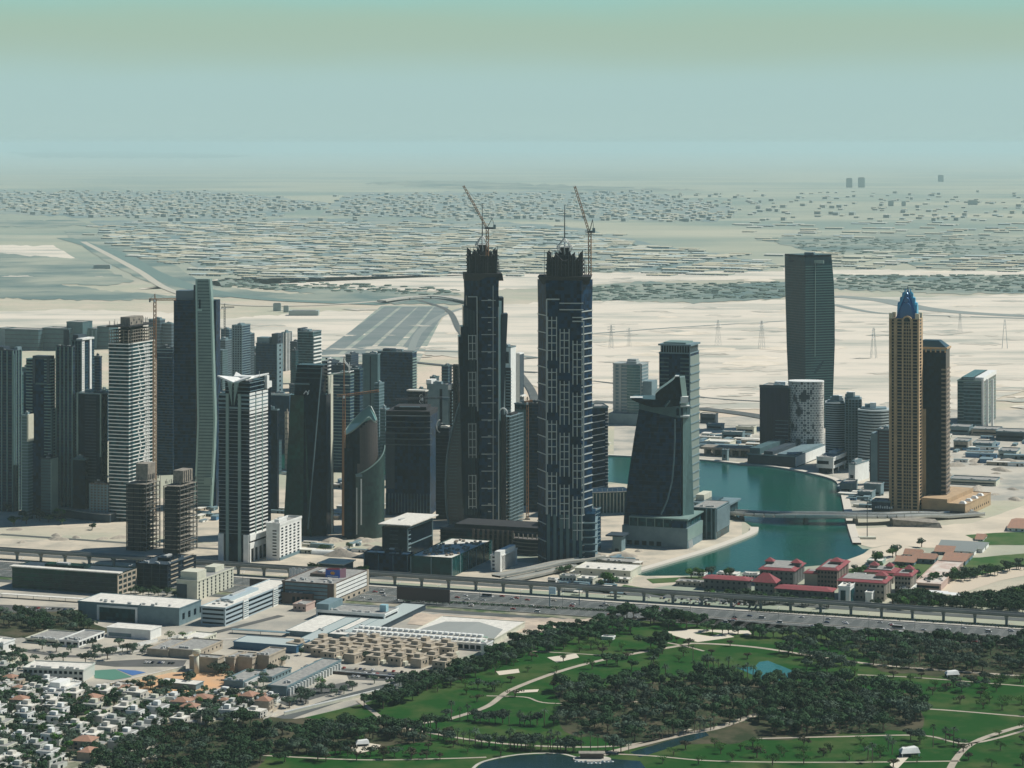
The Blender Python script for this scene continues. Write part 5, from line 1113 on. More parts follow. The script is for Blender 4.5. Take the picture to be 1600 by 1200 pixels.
for i in range(n2):
    a0, a1 = pi*i/n2, pi*(i+1)/n2
    mb.add([(cx+cos(a0)*r1, -b.d/2-1.8, b.h+sin(a0)*r1-1), (cx+cos(a1)*r1, -b.d/2-1.8, b.h+sin(a1)*r1-1), (cx+cos(a1)*r0, -b.d/2-1.8, b.h+sin(a1)*r0-1), (cx+cos(a0)*r0, -b.d/2-1.8, b.h+sin(a0)*r0-1), (cx+cos(a1)*r0, -b.d/2+4, b.h+sin(a1)*r0-1), (cx+cos(a0)*r0, -b.d/2+4, b.h+sin(a0)*r0-1)], [(0,1,2,3),(3,2,4,5)])
mb.box(cx-r0, cx-r1, -b.d/2-1.8, -b.d/2, b.h-10, b.h-1); mb.box(cx+r1, cx+r0, -b.d/2-1.8, -b.d/2, b.h-10, b.h-1); b.part(mb, 'arch', CB)
mb = MB(); mb.prism([(cx+cos(pi*i/n2)*r1, 0) for i in range(n2+1)], 0, 1) if False else mb.loft([[(cx+cos(pi*i/n2)*r1, -b.d/2-.9, b.h+sin(pi*i/n2)*r1-1) for i in range(n2+1)], [(cx+cos(pi*i/n2)*r1, -b.d/2+3, b.h+sin(pi*i/n2)*r1-1) for i in range(n2+1)]]); b.part(mb, 'arch_window', GD)
for s_ in ((-b.w/2, -b.w/2+4), (b.w/2-4.5, b.w/2)):
    for yy in ((-b.d/2, -b.d/2+4), (b.d/2-4, b.d/2)): b.part(MB().box(*s_, *yy, b.h, b.h+7), 'corner_pier', mat('pale_stone', (.62,.55,.40), .8))
b.part(MB().box(-b.w/2, b.w/2, -b.d/2, b.d/2, b.h, b.h+1.2), 'parapet', CB)
BL = mat('blue_metal', (.015,.11,.28), .35, .2); BLL = mat('light_blue_metal', (.08,.42,.62), .35, .2)
zc = b.h+1.2; tip = b.z(447); hts = [(b.z(474)-zc, .50), (b.z(466)-zc, .39), (b.z(459)-zc, .28), (b.z(454)-zc, .17)]
cx, cy, W2 = b.fx(1415.5), 0, b.m(20)
for j, (hh, s_) in enumerate(hts):
    for ang in range(4):
        a = ang*pi/2+.0; ux, uy = cos(a), sin(a); vx, vy = -uy, ux; rr_ = W2*s_*1.65; off = W2*s_*1.55; n3 = 10; ring = []
        for i in range(n3+1):
            th = pi*i/n3; u = cos(th)*rr_*.62; zz = zc+hh*(sin(th)**.8); ring.append((u, zz))
        f = [(cx+ux*off+vx*u, cy+uy*off*.8+vy*u*.8, z_) for u, z_ in ring]; g = [(cx+ux*off*.6+vx*u*.75, cy+uy*off*.5+vy*u*.6, z_+ (1.5 if 0 < i < n3 else 0)) for i, (u, z_) in enumerate(ring)]
        MB().loft([f, g]).build('blue_petal', BLL if ang in (0, 2) else BL, b.root)
b.part(MB().loft([[(cx+x*W2*.85, y*W2*.62, zc) for x, y in ((-1,-1),(1,-1),(1,1),(-1,1))], [(cx+x*W2*.10, y*W2*.10, b.z(457)) for x, y in ((-1,-1),(1,-1),(1,1),(-1,1))]]), 'blue_core', BL)
b.part(MB().tube((cx, 0, b.z(459)), (cx, 0, tip), 1.5, None, 6, .15), 'spire', STD)
b = plain_tower('dark_companion_tower', 'dark brown glass tower with banded side and a hipped dark roof, behind the beige one', 1440, 1478, 1484, 799, 548, GD, None, 4, 1, None, None, plant=False, units=0, d=26)
mb = MB()
for i in range(31): mb.box(b.fx(1471), b.w/2+.9, -b.d/2-.9, b.d/2, 8+i*5.1, 9.9+i*5.1)
b.part(mb, 'side_bands', CB if False else mat('dull_stone', (.22,.18,.14), .8)); b.part(MB().box(-b.w/2-1, b.w/2+1.6, -b.d/2-1, b.d/2+1, b.z(546), b.z(543)), 'cornice', CB)
for i in range(5): b.part(MB().box(b.fx(1446+i*7.5), b.fx(1448+i*7.5), -b.d/2-.9, -b.d/2, b.z(551), b.z(546)), 'cornice_post', CB)
b.part(MB().loft([[(-b.w/2, -b.d/2, b.z(543)), (b.w/2, -b.d/2, b.z(543)), (b.w/2, b.d/2, b.z(543)), (-b.w/2, b.d/2, b.z(543))], [(-b.w/2, -b.d/2+5, b.z(533)), (b.w/2-9, -b.d/2+5, b.z(533)), (b.w/2-9, b.d/2-5, b.z(533)), (-b.w/2, b.d/2-5, b.z(533))]]), 'hipped_roof', mat('dark_teal_roof', (.01,.05,.07), .4)); b.part(MB().box(b.fx(1441), b.fx(1447), -b.d/2-2.4, -b.d/2-.2, 10, b.z(640)), 'beige_balconies', CB)
b = B('beige_podium', 'long beige podium with white roof humps at the foot of the beige tower', 'podium', 1440, 1508, 1548, 808, 789, rot=R(-27)); b.core(0, b.h, CB, 'wall'); b.roof(plant=False, units=0, m=CB, pm=CB, par=1)
w0 = MB().box(b.w/2-.1, b.w/2+.15, 0, 2.2, 3.5, 6).build('window', GD, b.root)
for i in range(12):
    o = w0 if i == 0 else w0.copy()
    if i: COL.objects.link(o); o.parent = b.root
    o.location.y = -b.d/2+2+i*b.d/12.5
for i in range(4): b.part(MB().loft([[(b.w/2-9, -b.d/2+4+i*b.d/4.5, b.h+.3), (b.w/2-1, -b.d/2+4+i*b.d/4.5, b.h+.3), (b.w/2-1, -b.d/2+12+i*b.d/4.5, b.h+.3), (b.w/2-9, -b.d/2+12+i*b.d/4.5, b.h+.3)], [(b.w/2-7, -b.d/2+6+i*b.d/4.5, b.h+3), (b.w/2-3, -b.d/2+6+i*b.d/4.5, b.h+3), (b.w/2-3, -b.d/2+10+i*b.d/4.5, b.h+3), (b.w/2-7, -b.d/2+10+i*b.d/4.5, b.h+3)]]), 'roof_hump', CW)
b.part(MB().box(-b.w/2, b.fx(1480), -b.d/2, b.d/2, b.h, b.h+5), 'upper_terrace', CB); mb = MB().box(-b.w/2+1, b.w/2-1, -b.d/2-.15, -b.d/2+.1, 2, 6); b.part(mb, 'shopfront', CBR)
# far right cluster
b = plain_tower('far_tower', 'teal and white stepped tower group on the sand, far right', 1496, 1536, 1556, 668, 596, GT, CP, 4.5, .9, None, None, units=3)
b.part(MB().box(b.fx(1507), b.fx(1533), -b.d/2-5, -b.d/2, 0, b.z(608)), 'front_bay', GT); mb = MB()
for i in range(13): mb.box(b.fx(1506.5), b.fx(1533.5), -b.d/2-5.7, -b.d/2-5, 4+i*5.6, 5.4+i*5.6)
b.part(mb, 'bay_lines', CG)
for x in (1534, 1541, 1549): b.part(MB().box(b.fx(min(x, 1538))+(max(0, x-1538))*b.k, b.fx(min(x, 1538))+(max(0, x-1538))*b.k+3, -b.d/2-2, -b.d/2+2, 0, b.z(592)), 'white_fin', CW)
b.part(MB().box(-b.w/2+6, -b.w/2+26, -b.d/2, b.d/2, b.h, b.z(590)), 'penthouse', GT); b.part(MB().box(b.w/2-14, b.w/2+1, -b.d/2, b.d/2, b.h, b.z(590)), 'white_crown', CW)
for xl, xc, xr, yb, yt, m_, lb in [(1484,1514,1520,680,668,CG,'grey block under the teal and white tower'),(1518,1560,1566,682,672,CT,'low ochre building at the far right building site'),(1556,1600,1606,690,676,CGD,'dark low building cut by the right frame edge'),(1490,1512,1518,704,690,CC,'half built grey block on the right-hand sand'),(1520,1550,1556,702,694,CG,'small grey sheds group on the right-hand sand'),(1484,1556,1562,760,752,CCR,'long cream walled yard building on the right-hand sand'),(1560,1588,1594,716,706,CCR,'cream hut near the right frame edge')]:
    b = plain_tower('low_building', lb, xl, xc, xr, yb, yt, m_, None, 4, 1, None, None, units=3, plant=False, cat='building'); b.part(MB().box(-b.w/2+2, b.w/2-2, -b.d/2-.2, -b.d/2, b.h*.35, b.h*.6), 'window_strip', GD)
# canal bridge
P0, P1 = G(1146, 812), G(1442, 812); ln = [G(1130, 806).to_2d(), G(1200, 815).to_2d(), G(1290, 818).to_2d(), G(1380, 818).to_2d(), G(1445, 812).to_2d(), G(1530, 806).to_2d()]
sl_ = smooth_line(ln, 6); t = thing('canal_bridge', 'long pale concrete road bridge crossing the canal on a slim pier', 'bridge', (0,0,0))
def deck(mb, off, wd, zt, th, m=None):
    n = len(sl_); L2 = []
    for i, p in enumerate(sl_): f = i/(n-1); L2.append(Vector((p.x, p.y, zt+6.5*sin(pi*min(1, f*1.15))**.6 if f < .87 else zt+.6)))
    for i in range(n-1):
        a, c = L2[i], L2[i+1]; d = (c-a).normalized(); nn = Vector((-d.y, d.x, 0)); q = [a+nn*(off-wd/2), c+nn*(off-wd/2), c+nn*(off+wd/2), a+nn*(off+wd/2)]
        mb.add([x-Vector((0,0,th)) for x in q]+q, [(0,3,2,1),(4,5,6,7),(0,1,5,4),(2,3,7,6)])
    return L2
mb = MB(); L2 = deck(mb, 0, 24, 3.5, 2.2); mb.build('deck', mat('bridge_concrete', (.60,.57,.49), .9), t)
for o_ in (-11.6, 11.6): mb = MB(); deck(mb, o_, .6, 5.1, 1.5); mb.build('parapet', CW, t)
mb = MB(); deck(mb, 0, 20, 3.6, .05); mb.build('road_surface', ASPH, t)
for px_ in (1165, 1254, 1340, 1400):
    q = min(L2, key=lambda p: abs(800+F*p.x/p.y-px_)); MB().loft([[(q.x-2.5, q.y-8, 0), (q.x+2.5, q.y-8, 0), (q.x+2.5, q.y+8, 0), (q.x-2.5, q.y+8, 0)], [(q.x-1.6, q.y-6, q.z-2), (q.x+1.6, q.y-6, q.z-2), (q.x+1.6, q.y+6, q.z-2), (q.x-1.6, q.y+6, q.z-2)]]).build('pier', CC, t)
q0 = G(1440, 822); MB().loft([[(q0.x-32, q0.y-4, 0), (q0.x+20, q0.y-16, 0), (q0.x+20, q0.y+20, 0), (q0.x-32, q0.y+20, 0)], [(q0.x-32, q0.y-4, 8), (q0.x+18, q0.y-12, 5), (q0.x+18, q0.y+18, 5), (q0.x-32, q0.y+18, 8)]]).build('abutment', CC, t)
# floodlight mast on the sand
P = G(1355, 842); t = thing('floodlight_mast', 'tall slim floodlight mast standing on the sand by the canal bridge', 'mast', P)
MB().tube((0,0,0), (0,0,42), .55, None, 6, .35).build('pole', STD, t)
for i in range(6): a = i*pi/3; MB().box(cos(a)*2.4-.9, cos(a)*2.4+.9, sin(a)*2.4-.6, sin(a)*2.4+.6, 40, 42).build('floodlight', CG, t)
MB().box(-9, 9, -4, 4, 0, 2.4).build('base', CCR, t)
# pylons on the desert
def pylon(mb, h=50, w=9):
    for sx in (-1, 1):
        for sy in (-1, 1): mb.tube((sx*w/2, sy*w/2, 0), (sx*.8, sy*.8, h), .24)
    for i in range(6):
        z0 = h*i/6; z1 = h*(i+1)/6; w0, w1 = (w/2)*(1-i/6)+.8*i/6, (w/2)*(1-(i+1)/6)+.8*(i+1)/6
        for s_ in (-1, 1): mb.tube((-w0*s_, -w0, z0), (w1*s_, -w1, z1), .16); mb.tube((-w0*s_, w0, z0), (w1*s_, w1, z1), .16)
    return mb
PL = mat('pylon_grey', (.38,.42,.42), .6); p0 = None
for i, (px_, py_, hh) in enumerate([(955,545,37),(983,542,30),(1122,540,40),(1190,545,44),(1365,560,48),(1570,545,46),(1430,556,28),(1290,470,0),(1500,520,30)]):
    if not hh: continue
    P = G(px_, py_); H = hh*P.y/F
    if p0 is None:
        p0 = thing('power_pylon', 'lattice power pylon on the pale desert', 'pylon', P, .3, 'power pylons striding across the desert'); pylon(MB()).build('lattice_body', PL, p0)
        mb = MB()
        for z_ in (34, 40, 46): mb.tube((-9, 0, z_), (9, 0, z_), .35); mb.tube((-9, 0, z_), (0, 0, z_+3), .22); mb.tube((9, 0, z_), (0, 0, z_+3), .22)
        mb.build('cross_arms', PL, p0); p0.scale = (H/50,)*3; KIDS[p0.name] = list(p0.children) or None
        kids = [o for o in bpy.data.objects if o.parent == p0]; KIDS[p0.name] = kids
    else: copy_tree(p0, None, P, .3+i*.2, H/50)
tag(p0, 'lattice power pylon on the pale desert')
# ---------------------------------------------------------------- elevated railway
t = thing('metro_viaduct', 'long grey elevated railway running the whole width on T-shaped piers', 'viaduct', (0,0,0))
mb = MB()
def rbox(mb, s0, s1, t0, t1, z0, z1, m=None): mb.add([RD(s0,t1,z0),RD(s1,t1,z0),RD(s1,t0,z0),RD(s0,t0,z0),RD(s0,t1,z1),RD(s1,t1,z1),RD(s1,t0,z1),RD(s0,t0,z1)], [(0,3,2,1),(4,5,6,7),(0,1,5,4),(1,2,6,5),(2,3,7,6),(3,0,4,7)], m)
VC = mat('viaduct_concrete', (.30,.31,.28), .9, c2=(.23,.24,.22), nscale=.05)
rbox(mb, -500, 2000, -3, 3, 7.6, 9); rbox(mb, -500, 2000, -5, 5, 9, 9.7); mb.build('deck', VC, t)
for tt in (-5, 4.6): mb = MB(); rbox(mb, -500, 2000, tt, tt+.4, 9.7, 10.9); mb.build('parapet', VC, t)
mb = MB()
for tt in (-2.6, -1.2, 1.2, 2.6): rbox(mb, -500, 2000, tt-.1, tt+.1, 9.7, 9.95)
mb.build('rails', STEEL, t)
p0 = MB(); p0.box(-1.1, 1.1, -1.1, 1.1, 0, 5.6); p0.loft([[(-1.3,-1.2,5.2),(1.3,-1.2,5.2),(1.3,1.2,5.2),(-1.3,1.2,5.2)], [(-1.3,-3.4,7.6),(1.3,-3.4,7.6),(1.3,3.4,7.6),(-1.3,3.4,7.6)]])
p0 = p0.build('pier', VC, t); s = -35
while s < 1500:
    o = p0 if s == -35 else p0.copy()
    if o is not p0: COL.objects.link(o); o.parent = t
    o.location = RD(s, 0, 0); o.rotation_euler = (0, 0, RZ); s += 27.5
# flyover ramps
for pts, z0, lb in (([(775,899),(830,888),(870,879),(905,874),(940,868)], 7, 'curved concrete flyover ramp below the twins, upper one'), ([(790,906),(835,897),(870,889),(905,883)], 3.5, 'short lower ramp curving under the flyover')):
    t = thing('flyover_ramp', lb, 'flyover', (0,0,0)); ln = smooth_line([G(x, y, z0).to_2d() for x, y in pts], 6); mb = MB(); ribbon_mb(mb, ln, 11, z0, thick=1.8); mb.build('deck', VC, t)
    for o_ in (-5.3, 5.3): mb = MB(); ribbon_mb(mb, ln, .5, z0+1, off=o_, thick=1); mb.build('parapet', PAVE, t)
    for q in ln[2::5]: MB().box(q.x-1, q.x+1, q.y-1, q.y+1, 0, z0-1.7).build('pier', VC, t)

# ---------------------------------------------------------------- ground patches in front
URB = mat('urban_ground', (.46,.42,.34), .95, c2=(.30,.29,.25), nscale=.02, ns=(.42,.62))
sheet('urban_ground', [[(-60,880),(600,915),(960,940),(960,962),(830,990),(700,1035),(560,1100),(400,1140),(390,1260),(-60,1260)]], URB, .06)
sheet('site_ground', [rough([(-40,822),(190,826),(340,850),(560,842),(700,862),(960,870),(1000,893),(1100,866),(1160,842),(1160,815),(1080,820),(900,800),(520,760),(-40,800)], .5, 20, 8), [(-40,840),(-40,872),(960,930),(1100,905),(1010,893),(700,870),(340,850)]], mat('site_sand', (.56,.49,.38), .95, c2=(.34,.32,.26), nscale=.03, ns=(.42,.66)), .05)
sheet('site_ground', [rough([(960,712),(1180,722),(1300,742),(1330,800),(1600,780),(1640,640),(1400,640),(960,660)], .5, 20, 9)], mat('building_site_ground', (.50,.46,.38), .95, c2=(.26,.27,.24), nscale=.012, ns=(.45,.62)), .07)
sheet('dirt_road', [[(1640,878),(1560,886),(1513,904),(1440,916),(1440,926),(1500,928),(1560,908),(1640,892)]], mat('pale_dirt', (.55,.47,.36), .95), .2)
sheet('grass_patch', [rough([(1290,892),(1400,884),(1520,872),(1640,862),(1640,876),(1500,905),(1300,905)], .5, 12, 10), rough([(1508,836),(1640,828),(1640,852),(1540,852)], .4, 12, 4), [(975,914),(1050,926),(1035,932),(965,920)], [(1010,905),(1110,900),(1105,907),(1020,912)]], mat('field_grass', (.035,.10,.025), .95, c2=(.09,.13,.05), nscale=.02, spec=.1), .22)
sheet('orange_lot', [[(172,1070),(245,1052),(395,1046),(420,1052),(380,1072),(300,1082),(180,1084)]], mat('orange_sand', (.62,.36,.18), .95, c2=(.52,.34,.2), nscale=.05), .2)
sheet('sports_court', [[(146,1048),(180,1046),(206,1058),(176,1063),(148,1060)]], mat('court_green', (.07,.20,.14), .8), .25)
sheet('sports_court', [[(182,1046),(212,1048),(228,1051),(207,1056)]], mat('court_blue', (.05,.14,.34), .8), .25)
sheet('car_park', [[(120,1036),(230,1030),(292,1032),(286,1042),(180,1042)], [(475,1040),(640,1052),(700,1056),(650,1066),(545,1062),(540,1050),(470,1048)], [(420,1092),(540,1066),(560,1072),(450,1104)], [(0,945),(120,950),(100,958),(0,958)], [(860,905),(960,912),(980,930),(900,922)]], ASPH_D, .18)
road('park_road', [(380,1150),(450,1120),(540,1090),(640,1064),(700,1050)], 13, ASPH, .24)
road('park_road', [(395,1164),(470,1132),(560,1103),(640,1074)], 9, ASPH, .24)
road('street', [(0,1010),(120,1026),(240,1012),(330,990),(440,962)], 8, ASPH_D, .21)
road('street', [(180,1024),(330,1000),(480,1000)], 7, PAVE, .22)
road('street', [(-30,1090),(100,1085),(230,1092),(330,1105),(430,1098)], 7, ASPH_D, .21)
road('street', [(-30,1150),(80,1140),(190,1150),(300,1160)], 7, ASPH_D, .21)
road('street', [(700,885),(620,878),(500,866),(340,858),(0,835)], 9, ASPH, .21)

# ---------------------------------------------------------------- foreground buildings
def low(name, label, xl, xc, xr, yb, yt, wall, roofm=None, rot=RZ, d=None, F_=0, R_=0, band=GD, floors=0, cat='building', group=None, units=4, plant=False, par=1.0, wins=None):
    b = B(name, label, cat, xl, xc, xr, yb, yt, rot, d, group=group); b.core(0, b.h, wall, 'wall'); b.roof(m=roofm or ROOFG, plant=plant, units=units, pm=wall, par=par)
    if floors:
        fh = b.h/floors
        for i in range(floors):
            z0 = i*fh+fh*.38; z1 = i*fh+fh*.78
            if F_: b.part(MB().box(-b.w/2+1.5, b.w/2-1.5, -b.d/2-.12, -b.d/2+.1, z0, z1), 'window_band', band)
            if R_: b.part(MB().box(b.w/2-.1, b.w/2+.12, -b.d/2+1.5, b.d/2-1.5, z0, z1), 'window_band', band)
    if wins:                              # individual windows: (face, columns, rows, width, height)
        for face, nc, nr, ww, wh in wins:
            L_ = b.w if face == 'F' else b.d; w0 = None; fh = b.h/nr
            for j in range(nr):
                for i in range(nc):
                    if w0 is None:
                        w0 = (MB().box(-ww/2, ww/2, -.14, .1, -wh/2, wh/2) if face == 'F' else MB().box(-.1, .14, -ww/2, ww/2, -wh/2, wh/2)).build('window', GD, b.root); o = w0
                    else: o = w0.copy(); COL.objects.link(o); o.parent = b.root
                    u = -L_/2+L_*(i+.5)/nc; z_ = fh*(j+.55); o.location = (u, -b.d/2, z_) if face == 'F' else (b.w/2, u, z_)
    return b
b = low('glass_office', 'long low green glass office building with a stone grid end, beside the railway', 19, 184, 212, 930, 898, GG, ROOFG, units=10, plant=True)
b.bands(3, b.h, 4.5, .5, CGD, .2); mb = MB()
for i in range(5): mb.box(b.w/2, b.w/2+.6, -b.d/2+i*b.d/4-1, -b.d/2+i*b.d/4+1, 0, b.h)
for i in range(4): mb.box(b.w/2, b.w/2+.5, -b.d/2, b.d/2, 4+i*b.h/4-.8, 4+i*b.h/4+.8)
b.part(mb, 'stone_grid', CT); b.part(MB().box(-b.w/2-2, b.w/2+2, -b.d/2-2, -b.d/2+6, b.h+1, b.h+2), 'white_canopy', ROOFW)
b = low('glass_office', 'dark glass office building with pale flat roof screens beside the cream hotel', 213, 262, 306, 921, 884, GD, ROOFW, units=6, plant=True); b.bands(3, b.h, 4.2, .4, CGD, .2); b.piers(0, b.h, 9, .8, CGD, .4, 'F')
for a, c in ((.1,.35), (.55,.9)):
    mb = MB()
    for i in range(6): mb.box(b.w/2, b.w/2+.6, -b.d/2+b.d*a, -b.d/2+b.d*c, 4+i*4.2, 5+i*4.2)
    b.part(mb, 'pale_ledges', CT)
b = low('cream_hotel', 'cream block with rows of small windows and stepped roof, above the white roofed warehouse', 276, 308, 365, 939, 909, CCR, ROOFG, wins=[('R', 9, 6, 2.2, 2.0)], units=5); b.part(MB().box(-b.w/2+2, b.w/2-2, -b.d/2+4, -b.d/2+b.d*.3, b.h, b.h+8), 'stair_block', CCR); b.part(MB().box(-b.w/2+4, b.w/2-6, b.d/2-b.d*.35, b.d/2-8, b.h, b.h+5), 'stair_block', CCR); b.part(MB().box(-b.w/2, -b.w/2+b.w*.5, -b.d/2-.3, -b.d/2, 0, b.h-3), 'dark_front', CGD)
b = low('warehouse', 'large grey warehouse with a bright white flat roof and a framed front panel', 122, 280, 314, 978, 951, CG, ROOFW, units=12, par=.6); mb = MB(); mb.box(b.fx(152), b.fx(155), -b.d/2-.8, -b.d/2, 0, b.h*.9); mb.box(b.fx(212), b.fx(215), -b.d/2-.8, -b.d/2, 0, b.h*.9); mb.box(b.fx(155), b.fx(212), -b.d/2-.8, -b.d/2, b.h*.78, b.h*.9); b.part(mb, 'front_frame', CW); b.part(MB().box(b.fx(156), b.fx(211), -b.d/2-.3, -b.d/2, 0, b.h*.76), 'shutter', GT)
for i in range(4): b.part(MB().box(b.w/2, b.w/2+.2, -b.d/2+6+i*11, -b.d/2+10+i*11, b.h*.3, b.h*.65), 'window', GD)
b = low('blue_grey_office', 'long blue-grey office block with ribbon windows and a ribbed white stair tower', 314, 352, 458, 979, 951, mat('blue_grey_render', (.36,.44,.47), .7), ROOFW, R_=1, F_=1, floors=4, units=9, plant=True)
for f_ in (.28, .72): b.part(MB().box(b.w/2, b.w/2+1, -b.d/2+b.d*f_-5, -b.d/2+b.d*f_+5, 0, b.h+1), 'stair_tower', CW); b.bands(2, b.h-1, 1.9, .7, CG, 0, 'stair_ribs', x0=b.w/2+.4, x1=b.w/2+1.25, y0=-b.d/2+b.d*f_-4.2, y1=-b.d/2+b.d*f_+4.2)
b = low('white_shed', 'white gabled shed with a clean bright roof between dark trees', 167, 235, 252, 1000, 985, CW, ROOFW, units=0, par=.3); b.part(MB().box(b.fx(170), b.fx(205), -b.d/2-.2, -b.d/2, 1, 4), 'roller_door', CG)
b = low('white_school', 'low white building with a row of dark square windows on its sunny side', 92, 123, 163, 1012, 1003, CW, ROOFG, wins=[('R', 7, 1, 4, 2.6), ('F', 3, 1, 4, 2.6)], units=14)
b = low('white_school', 'flat cluttered pale roof building behind the low white one', 40, 90, 125, 1008, 1002, CCR, ROOFG, units=22, floors=1, F_=1)
b = low('white_pavilion', 'white cube house at the left frame edge', -14, 5, 23, 1022, 1006, CW, ROOFW, wins=[('F', 2, 1, 2, 2)], units=1)
b = low('white_villa_row', 'long grey-white terrace of joined villas with small arches', 36, 130, 148, 1066, 1048, mat('grey_white_render', (.50,.52,.47), .8), ROOFW, rot=R(-10), wins=[('F', 12, 2, 2.4, 2.2)], units=16)
b = low('white_villa', 'white two-storey villa with a deep blue shaded front among trees', 68, 100, 127, 1092, 1078, CW, ROOFW, wins=[('F', 4, 1, 3, 2.6), ('R', 4, 1, 1.6, 2)], units=3); b.part(MB().box(-b.w/2+3, b.w/2-6, -b.d/2+4, b.d/2-6, b.h, b.h+4), 'upper_storey', CW)
b = low('l_hall', 'long blue-sided hall with a pale grey roof, facing the tan brick blocks', 365, 463, 468, 1021, 1010, mat('blue_siding', (.03,.11,.20), .6), mat('hall_roof', (.40,.46,.44), .7), units=0, par=.4, d=26)
b = low('l_hall', 'grey-green roofed hall arm running back from the blue-sided hall', 446, 468, 562, 1019, 1010, mat('teal_siding', (.06,.13,.15), .6), MATS['hall_roof'], units=0, par=.4)
b = low('market_roof', 'flat white roofed hall behind the car yard', 447, 540, 600, 1000, 992, CG, ROOFW, units=6, par=.3)
b = low('market_roof', 'long flat grey roofed hall in front of the white office strip', 535, 572, 665, 998, 990, CGD, MATS['hall_roof'], units=2, par=.3)
b = low('white_strip_office', 'long white two-storey strip building with one dark window line', 494, 601, 622, 975, 961, CW, ROOFG, floors=1, F_=1, R_=1, units=16); b.part(MB().box(-b.w/2, -b.w/2+12, -b.d/2, b.d/2, b.h, b.h+6), 'raised_end', CG); b.part(MB().box(b.w/2-10, b.w/2-4, -3, 3, b.h, b.h+6), 'water_tank', mat('tank_blue', (.3,.5,.55), .5))
b = low('exhibition_hall', 'broad low hall with a folded white and grey roof beside the park trees', 640, 772, 820, 1008, 999, CCR, ROOFW, units=0, par=.6)
mb = MB(); mb.add([(-b.w/2, -b.d/2, b.h+.7), (0, -b.d/2, b.h+.7), (b.w*.1, b.d*.1, b.h+4), (-b.w*.35, b.d*.2, b.h+.7)], [(0,1,2,3)]); mb.add([(0, -b.d/2, b.h+.7), (b.w/2, -b.d/2, b.h+.7), (b.w*.42, 0, b.h+.7), (b.w*.1, b.d*.1, b.h+4)], [(0,1,2,3)]); b.part(mb, 'grey_roof_fold', mat('fold_grey', (.28,.30,.28), .8))
b = low('striped_office', 'five-storey white banded office with brown corner, under a colourful rooftop billboard', 441, 521, 575, 947, 914, CBR, ROOFG, units=14, plant=True)
for i in range(5):
    z_ = b.h*(i+1)/5.4; b.part(MB().box(b.w/2, b.w/2+.5, -b.d/2+4, b.d/2-4, z_-1.2, z_+1.5) , 'white_band', CW) if i > 0 else None
    b.part(MB().box(-b.w/2+3, b.w/2-6, -b.d/2-.3, -b.d/2, z_-1.4, z_+1.2), 'grey_band', CG)
b.part(MB().box(b.w/2-.05, b.w/2+.35, -b.d/2+4, b.d/2-4, b.h*.2, b.h*.96), 'glazing', GD)
for y_ in (-b.d/2, b.d/2-4): b.part(MB().box(b.w/2-.5, b.w/2+.9, y_, y_+4, 0, b.h+1), 'tan_corner', CT)
b.part(MB().box(b.w/2+.3, b.w/2+.7, -b.d/2+4, b.d/2-4, 0, b.h*.26), 'tan_base', CT)
for i in range(6): b.part(MB().box(b.w/2+.7, b.w/2+.85, -b.d/2+7+i*b.d/6.6, -b.d/2+11+i*b.d/6.6, b.h*.06, b.h*.17), 'window', GD)
bb = b
P = G(540, 928); t = thing('rooftop_billboard', 'blue billboard with red top and an orange burst, on the striped office roof', 'billboard', (bb.root.location.x+8, bb.root.location.y-20, bb.h+1.2), RZ); t.scale = (.8, .8, .8)
MB().box(-9, 9, 0, .8, 1, 11).build('panel', mat('billboard_blue', (.02,.09,.42), .6), t); mb = MB(); mb.add([(-9,-.06,9.5),(9,-.06,10.4),(9,-.06,12.6),(-6,-.06,11.6)], [(0,1,2,3)]); mb.build('red_strip', mat('billboard_red', (.4,.05,.07), .6), t)
mb = MB(); n = 16; ring = [(cos(2*pi*i/n)*(3.6 if i % 2 else 2.4), -.1, 6+sin(2*pi*i/n)*(2.3 if i % 2 else 1.5)) for i in range(n)]; mb.add(ring, [tuple(range(n))]); mb.build('orange_burst', mat('billboard_orange', (.65,.28,.03), .6), t)
MB().box(-7, 7, -.14, -.04, 2.2, 2.9).build('text_line', STW, t)
for x in (-7, 0, 7): MB().box(x-.2, x+.2, .8, 1.2, 0, 11).build('strut', STD, t)
MB().add([(9,.2,1),(14,6,1),(14,6,12),(9,.2,11)], [(0,1,2,3)]).build('side_panel', mat('billboard_pale', (.4,.2,.25), .6), t)
b = low('brown_restaurant', 'small brown stone building with dark arched openings behind the blue-grey office', 440, 488, 494, 946, 930, CBR, CBR, units=3)
for i in range(4): b.part(MB().box(b.fx(457+i*7), b.fx(461+i*7), -b.d/2-.2, -b.d/2, 1, 7), 'arched_opening', GD)
b = low('pink_house', 'small pinkish walled house beside the blue-grey office', 458, 478, 492, 956, 946, mat('pink_render', (.46,.34,.29), .8), ROOFG, wins=[('F', 3, 1, 1.5, 1.5)])
for xl, xr, yb, yt, lb in ((390, 441, 929, 908, 'dark maroon advertising hoarding beside the striped office'), (620, 702, 946, 922, 'large dark maroon advertising hoarding facing the motorway')):
    b = B('hoarding', lb, 'hoarding', xl, xr, xr+1, yb, yt, d=1.2); b.part(MB().box(-b.w/2, b.w/2, -.6, 0, 2.5, b.h), 'panel', mat('maroon_vinyl', (.035,.012,.018), .5)); b.part(MB().box(-b.w/2-.3, b.w/2+.3, -.5, .3, b.h, b.h+.5), 'top_rail', STD)
    for i in range(9): b.part(MB().box(-b.w/2+i*b.w/8-.2, -b.w/2+i*b.w/8+.2, 0, .6, 0, b.h), 'post', STD)
t = thing('water_tower', 'tall concrete water tower with a flared tank on the orange sand lot', 'water tower', G(307, 1053)); mb = MB(); mb.loft([[(cos(q*pi/8)*r_, sin(q*pi/8)*r_, z_) for q in range(16)] for r_, z_ in ((2.2,0),(1.9,15))]); mb.build('shaft', CCR, t, True)
